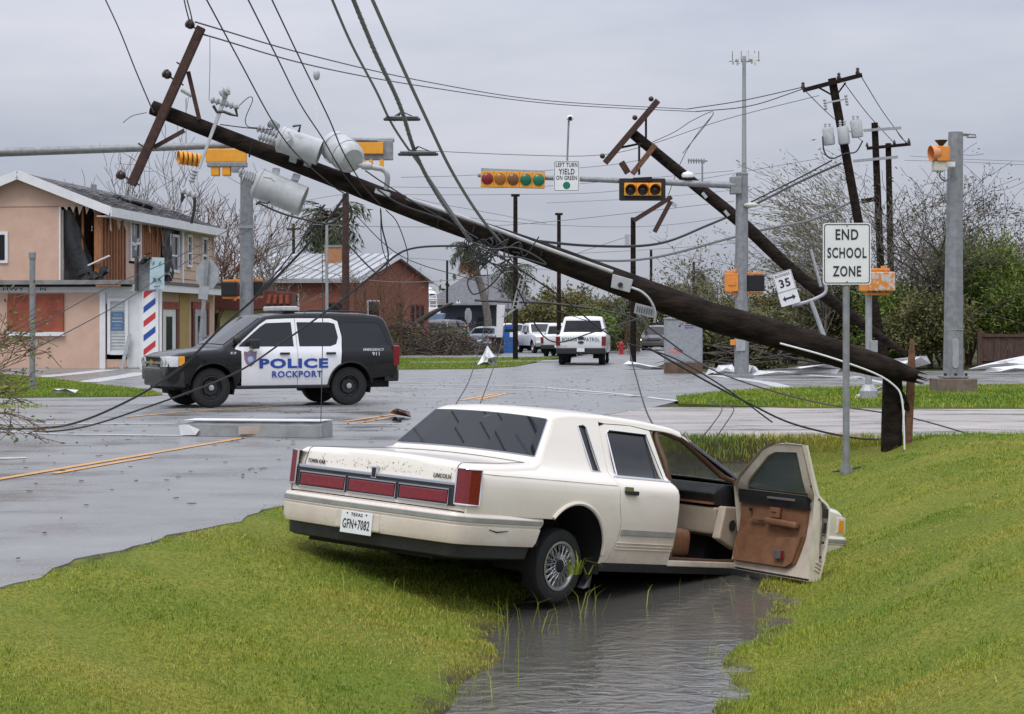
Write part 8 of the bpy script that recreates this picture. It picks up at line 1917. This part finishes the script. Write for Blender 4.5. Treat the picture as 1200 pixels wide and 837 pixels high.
# dense drop wires hanging off the snapped pole
dr_ = (([(408, 225), (365, 282), (300, 348), (255, 388), (210, 432), (150, 470), (75, 499), (-10, 503)], [25, 25.2, 26, 26.6, 27, 27.6, 28.4, 29], .018, 'thick black cable from the pole over the suv bonnet to the left road edge'),
       ([(560, 288), (480, 292), (440, 320), (400, 352), (330, 402), (270, 440), (170, 478), (85, 503), (-10, 508)], [25, 25, 25.2, 25.4, 26, 26.4, 27.2, 28.2, 29], .014, 'long black cable crossing the police lettering to the left road edge'),
       ([(303, 238), (330, 250), (360, 258), (385, 262), (404, 250)], [25] * 5, .014, 'black lead looping below the lower transformer'),
       ([(300, 346), (340, 300), (380, 240)], [26, 25.5, 25], .010, 'short black lead from the pole to the suv roof'),
       ([(404, 232), (412, 246), (408, 262), (398, 272), (420, 300), (446, 322), (455, 300), (448, 268), (446, 246)], [25] * 9, .011, 'curly slack lead hanging beneath the pole'),
       ([(446, 244), (448, 290), (460, 316), (470, 322), (478, 300), (466, 262), (452, 246)], [25] * 7, .007, 'thin round wire loop hanging beneath the pole'),
       ([(442, 222), (470, 240), (520, 258), (560, 280)], [24.6, 24.7, 24.8, 25], .013, 'slack black lead along the top of the pole'),
       ([(428, 200), (450, 215), (500, 246), (548, 272)], [24.6, 24.7, 24.8, 25], .010, 'second slack black lead along the top of the pole'),
       ([(560, 283), (600, 310), (660, 350), (700, 383), (735, 402), (790, 420), (850, 455), (905, 495)], [25, 25, 25.5, 26, 26, 26, 26, 26.5], .011, 'thick black cable drooping from the pole to the ditch grass'),
       ([(760, 408), (830, 448), (880, 474), (930, 497), (1000, 513), (1050, 515)], [26, 26, 26, 26, 26.2, 26.5], .014, 'thick black cable lying over the driveway to the pole stump'),
       ([(735, 402), (745, 440), (756, 478), (766, 500)], [26, 24, 21, 17.5], .010, 'black wire dropping onto the roof of the sedan'),
       ([(790, 408), (850, 440), (950, 470), (1060, 488), (1150, 512), (1240, 530)], [30, 29, 28, 27.5, 27, 26.5], .012, 'thin black cable across the driveway towards the right edge'),
       ([(556, 352), (600, 354), (640, 355), (690, 361)], [27, 27, 27, 27], .018, 'thick black cable hanging level below the pole above the blue bin'),
       ([(690, 361), (740, 372), (772, 392), (800, 412)], [27, 27, 27, 27], .012, 'black cable continuing beneath the vented plate'),
       ([(566, 290), (572, 330), (568, 380), (552, 440), (533, 476)], [25, 25, 24, 22, 18], .006, 'thin wire dropping to the left of the sedan roof'),
       ([(590, 296), (596, 350), (588, 400), (575, 440), (563, 472)], [25, 25, 24, 22, 18], .006, 'thin wire dropping to the sedan roof near the rear pillar'),
       ([(376, 240), (378, 320), (378, 400), (376, 496)], [25, 24.8, 24.6, 24.4], .006, 'thin plumb wire down to the white metal beam'),
       ([(550, 290), (600, 330), (642, 398), (700, 388), (790, 360)], [25, 25, 25.5, 26, 27], .010, 'slack lead crossing the tailgate of the white pickup'),
       ([(830, 470), (846, 478), (836, 496), (820, 516)], [27, 26, 25, 24.6], .008, 'short curled wire on the driveway, left one'), ([(850, 476), (860, 480), (848, 500), (834, 520)], [27, 26, 25, 24.6], .008, 'short curled wire on the driveway, right one'),
       ([(975, 553), (1000, 549), (1040, 540), (1062, 534)], [24.2, 24.2, 25, 25.6], .012, 'black cable end in the grass beside the sign post'),
       ([(580, 290), (560, 320), (548, 330), (556, 345), (580, 330), (600, 300)], [25] * 6, .010, 'tangled lead under the cable clamp'),
       ([(545, 280), (575, 292), (600, 290), (620, 296), (640, 310), (610, 302), (585, 300), (560, 290)], [24.7] * 8, .012, 'knot of wires at the cable clamp on the pole'),
       ([(280, 124), (292, 114), (296, 118), (288, 138), (290, 148), (302, 150)], [25] * 6, .006, 'thin jumper from the fuse cut-out to the bushing'),
       ([(246, 44), (246, 80), (245, 118)], [25] * 3, .004, 'hair thin wire hanging from the crossarm tip'),
       ([(172, 132), (155, 136), (144, 144)], [25] * 3, .005, 'frayed strand left of the pole tip'),
       ([(258, 146), (290, 150), (320, 152)], [25] * 3, .008, 'jumper along the pole top'),
       ([(0, 408), (120, 340), (200, 305), (290, 258)], [40, 45, 50, 56], .012, 'service wire across the front of the salon, upper'), ([(0, 430), (130, 362), (210, 312), (295, 268)], [40, 45, 50, 56], .012, 'service wire across the front of the salon, lower'),
       ([(405, 240), (470, 300), (560, 330), (640, 360), (700, 380)], [55, 58, 60, 62, 64], .014, 'sagging service wire behind the pole'))
for p, y, r, lab in dr_: wire(lab, p, y, r, name='fallen_cable', cat='cable')
q = MB(); rr = random.Random(6); c = P(572, 292, 24.9)
for i in range(26):
    a = c + Vector((rr.gauss(0, .22), rr.gauss(0, .06), rr.gauss(0, .09) - .02)); q.tube(smoothpts([a, a + Vector((rr.uniform(-.2, .2), rr.uniform(-.05, .05), rr.uniform(-.2, .12))), a + Vector((rr.uniform(-.3, .3), 0, rr.uniform(-.35, .15)))], 4), rr.uniform(.005, .012), 4, caps=False)
tag(q.build('wire_tangle', M_wire), 'knotted tangle of torn wires where the cables meet the pole', 'wire tangle', kind='stuff')
# ladder-like bracket hanging under the pole
lk = thing('hanging_bracket', 'pale lattice bracket hanging from wires beneath the pole', 'bracket', P(608, 335, 25.1)); lc = Vector(lk.location)
for k in (-1, 1):
    q = MB(); q.bar(P(612 + k * 2.5, 326, 25.1) - lc, P(603 + k * 2.5, 362, 25.1) - lc, .02, .02); q.build('rail', M_galv2, lk)
for i in range(7):
    q = MB(); y = 328 + i * 5; x = 611.5 - i * 1.25; q.bar(P(x - 2.5, y, 25.1) - lc, P(x + 2.5, y + 1, 25.1) - lc, .014, .014); q.build('rung', M_galv2, lk)
for a, b2 in (((602, 362), (588, 372)), ((604, 362), (592, 371))):
    q = MB(); q.bar(P(*a, 25.1) - lc, P(*b2, 25.1) - lc, .02, .015); q.build('strut', M_galv2, lk)
# ================================================================ GRASS
def grass_mat():
    m = bpy.data.materials.new('grass_blade'); m.use_nodes = True; t = m.node_tree; b = t.nodes['Principled BSDF']
    co = t.nodes.new('ShaderNodeTexCoord'); n = t.nodes.new('ShaderNodeTexNoise'); n.inputs['Scale'].default_value = .55; n.inputs['Detail'].default_value = 8; n.inputs['Roughness'].default_value = .62
    t.links.new(co.outputs['Object'], n.inputs['Vector'])
    a = t.nodes.new('ShaderNodeAttribute'); a.attribute_name = 'tint'
    ad = t.nodes.new('ShaderNodeMath'); ad.operation = 'MULTIPLY_ADD'; t.links.new(a.outputs['Fac'], ad.inputs[0]); ad.inputs[1].default_value = .42
    mr = t.nodes.new('ShaderNodeMapRange'); mr.inputs[1].default_value = .36; mr.inputs[2].default_value = .64; mr.inputs[3].default_value = 0; mr.inputs[4].default_value = .62; t.links.new(n.outputs[0], mr.inputs[0]); t.links.new(mr.outputs[0], ad.inputs[2])
    r = t.nodes.new('ShaderNodeValToRGB'); e = r.color_ramp.elements
    for q in range(3): e.new(.5)
    for i, (p, c) in enumerate(((0, (.085, .175, .014)), (.32, (.165, .255, .020)), (.55, (.255, .295, .026)), (.78, (.35, .31, .045)), (1, (.42, .35, .11)))): e[i].position = p; e[i].color = (*c, 1)
    t.links.new(ad.outputs[0], r.inputs[0]); t.links.new(r.outputs[0], b.inputs['Base Color'])
    b.inputs['Roughness'].default_value = .55; b.inputs['Specular IOR Level'].default_value = .3
    return m
M_grass = grass_mat()
def blades(name, X, Y, Z, h, w, label, r, bend=.6, parent=None, tint=None):
    n = len(X); a = r.uniform(0, 2 * pi, n); bd = r.uniform(.1, 1, n) * bend; ba = r.uniform(0, 2 * pi, n)
    ux, uy = np.cos(a) * w / 2, np.sin(a) * w / 2; bx_, by_ = np.cos(ba) * bd * h, np.sin(ba) * bd * h
    p = np.stack([X, Y, Z], 1); u = np.stack([ux, uy, 0 * ux], 1)
    m_ = p + np.stack([bx_ * .3, by_ * .3, h * .6], 1); t_ = p + np.stack([bx_, by_, h * (1 - .35 * bd)], 1)
    v = np.stack([p - u, p + u, m_ + u * .75, m_ - u * .75, t_], 1).reshape(-1, 3); k = np.arange(n)[:, None] * 5
    f = np.concatenate([k + np.array([[0, 1, 2]]), k + np.array([[0, 2, 3]]), k + np.array([[3, 2, 4]])], 1).reshape(-1, 3)
    tn = r.uniform(0, 1, n) if tint is None else tint
    o = mesh_np(name, v, f, M_grass, parent, np.repeat(tn, 5)); return tag(o, label, 'grass', kind='stuff')
rg_ = np.random.default_rng(12)
def scatter(n, x0, x1, y0, y1, keep):
    X = rg_.uniform(x0, x1, n); Y = rg_.uniform(y0, y1, n); k = keep(X, Y); return X[k], Y[k]
def on_bank(X, Y):
    b = b_of(X, Y); c, h = bcen(Y), bhw(Y); edge = -5.50 + .10 * np.sin(Y * 3.3) * np.sin(Y * 7.1 + 2) + .05 * np.sin(Y * 17)
    fr = np.abs((X * FPX / Y)) < 640
    return (b > edge) & (np.abs(b - c) > h - .01) & fr & (FPX * (EYE + .7) / Y < 900)
seg = ((7.6, 10, 7000), (10, 13, 5200), (13, 17, 3200), (17, 21.5, 1800), (21.5, 26.9, 1000))
XS, YS_ = [], []
for y0, y1, den in seg:
    x0, x1 = -.29 * y1 - .3, .29 * y1 + .3; X, Y = scatter(int(den * (x1 - x0) * (y1 - y0)), x0, x1, y0, y1, on_bank); XS.append(X); YS_.append(Y)
X, Y = np.concatenate(XS), np.concatenate(YS_); Z = zt(X, Y)
hh = rg_.uniform(.014, .036, len(X)) * (1 + .5 * np.sin(X * 2.1 + Y) * np.sin(Y * 1.3)) * np.interp(Y, [8, 26], [.9, 1.25])
blades('grass', X, Y, Z - .008, hh, rg_.uniform(.0024, .0048, len(X)) * np.interp(Y, [8, 14, 26], [1, 1.35, 2.3]), 'bright mown grass on both banks of the ditch', rg_, .95)
# clumps that grew past the mowing height, flattened straw, fallen leaves
cx_, cy_ = scatter(360, -4.5, 6, 8.2, 26, on_bank); n_ = 26
X2 = np.repeat(cx_, n_) + rg_.normal(0, .05, len(cx_) * n_); Y2_ = np.repeat(cy_, n_) + rg_.normal(0, .05, len(cx_) * n_); k_ = on_bank(X2, Y2_); X2, Y2_ = X2[k_], Y2_[k_]
blades('grass_clumps', X2, Y2_, zt(X2, Y2_) - .008, rg_.uniform(.04, .085, len(X2)), rg_.uniform(.003, .006, len(X2)), 'taller darker clumps dotted through the mown grass', rg_, .8, tint=rg_.uniform(0, .35, len(X2)))
X2, Y2_ = scatter(3200, -4.5, 6, 8, 22, on_bank)
blades('dry_straw', X2, Y2_, zt(X2, Y2_) + .012, rg_.uniform(.02, .06, len(X2)), rg_.uniform(.003, .005, len(X2)), 'pale dry straw lying flat on the mown grass', rg_, 2.2, tint=rg_.uniform(1.4, 2.0, len(X2)))
# longer growth along the water's edge and round the wheel
def shore(X, Y):
    b = b_of(X, Y); c, h = bcen(Y), bhw(Y); d = np.abs(b - c) - h; return (d > -.05) & (d < .14) & (np.abs(X * FPX / Y) < 640)
X, Y = scatter(16000, -2, 5, 8, 27, shore); Z = zt(X, Y)
blades('shore_grass', X, Y, Z - .01, rg_.uniform(.03, .09, len(X)), rg_.uniform(.004, .008, len(X)), 'longer grass fringing the water', rg_, 1.0)
def tuft(cx, cy, n, sd, h0, h1): return np.stack([rg_.normal(cx, sd, n), rg_.normal(cy, sd, n), rg_.uniform(h0, h1, n)], 1)
tf = np.concatenate([tuft(-.05, 13.4, 10, .2, .15, .4), tuft(-.3, 13.0, 16, .35, .10, .28), tuft(-.15, 12.2, 10, .25, .15, .4), tuft(-.9, 13.3, 24, .35, .1, .25), tuft(.55, 14.1, 8, .15, .15, .35), tuft(1.3, 14.6, 8, .25, .1, .35), tuft(1.9, 15.1, 6, .2, .1, .3), tuft(-.2, 11.3, 12, .12, .15, .35), tuft(1.5, 12.6, 12, .15, .1, .25), tuft(.3, 13.6, 12, .15, .15, .4)])
blades('reed_tufts', tf[:, 0], tf[:, 1], np.maximum(zt(tf[:, 0], tf[:, 1]), wlev(tf[:, 1]) - .02), tf[:, 2], rg_.uniform(.003, .007, len(tf)), 'tall grass stems standing in and beside the water by the sedan', rg_, .8, tint=rg_.uniform(0, .3, len(tf)))
# weed caught in the wheel spokes
wd_ = tuft(0, 0, 16, .035, .10, .24); wo = Vector(sedan.location) + sedan.rotation_euler.to_matrix() @ Vector((1.46, -.93, .25))
blades('wheel_weed', wd_[:, 0] + wo.x, wd_[:, 1] * .4 + wo.y, np.full(16, wo.z - .06), wd_[:, 2], np.full(16, .014), 'green weed caught in the spokes of the rear wheel', rg_, 1.6, tint=np.zeros(16))
# verges beyond the road
from mathutils.geometry import intersect_point_tri_2d
def inpoly(poly):
    px = np.array([p[0] for p in poly]); py = np.array([p[1] for p in poly])
    def f(X, Y):
        c = np.zeros(len(X), bool); j = len(px) - 1
        for i in range(len(px)):
            k = ((py[i] > Y) != (py[j] > Y)) & (X < (px[j] - px[i]) * (Y - py[i]) / (py[j] - py[i] + 1e-12) + px[i]); c ^= k; j = i
        return c & (np.abs(X * FPX / Y) < 640)
    return f
for poly, n, lab, hs_ in ((isl, 42000, 'grass on the island before the pink building', .07), (strip_r, 60000, 'grass on the long verge right of the road', .10), (far_v, 60000, 'grass on the far verge before the parked cars', .07)):
    xs_p, ys_p = [p[0] for p in poly], [p[1] for p in poly]; X, Y = scatter(n * 3, max(min(xs_p), -26), min(max(xs_p), 26), min(ys_p), max(ys_p), inpoly(poly)); X, Y = X[:n], Y[:n]
    blades('verge_grass', X, Y, np.full(len(X), .025), rg_.uniform(.4, 1.1, len(X)) * hs_, rg_.uniform(.010, .020, len(X)) * min(1.25, Y.mean() / 45), lab, rg_, .9, tint=rg_.uniform(-.35, .55, len(X)))
X, Y = scatter(9000, -.6, 9, 26.2, 27.0, lambda X, Y: (X > -.1) & (np.abs(X * FPX / Y) < 640)); 
blades('lip_grass', X, Y, zt(X, Y) - .01, rg_.uniform(.05, .16, len(X)), rg_.uniform(.008, .014, len(X)), 'longer grass along the near edge of the driveway', rg_, .8)
X, Y = scatter(2600, -13, -7.8, 36.2, 39.2, lambda X, Y: ((X + 11.5) / 2.2) ** 2 + ((Y - 37.6) / 1.0) ** 2 < 1)
blades('verge_grass', X, Y, np.full(len(X), .0), rg_.uniform(.03, .10, len(X)), rg_.uniform(.012, .02, len(X)), 'small patch of grass at the left edge by the fallen branch', rg_, .8)
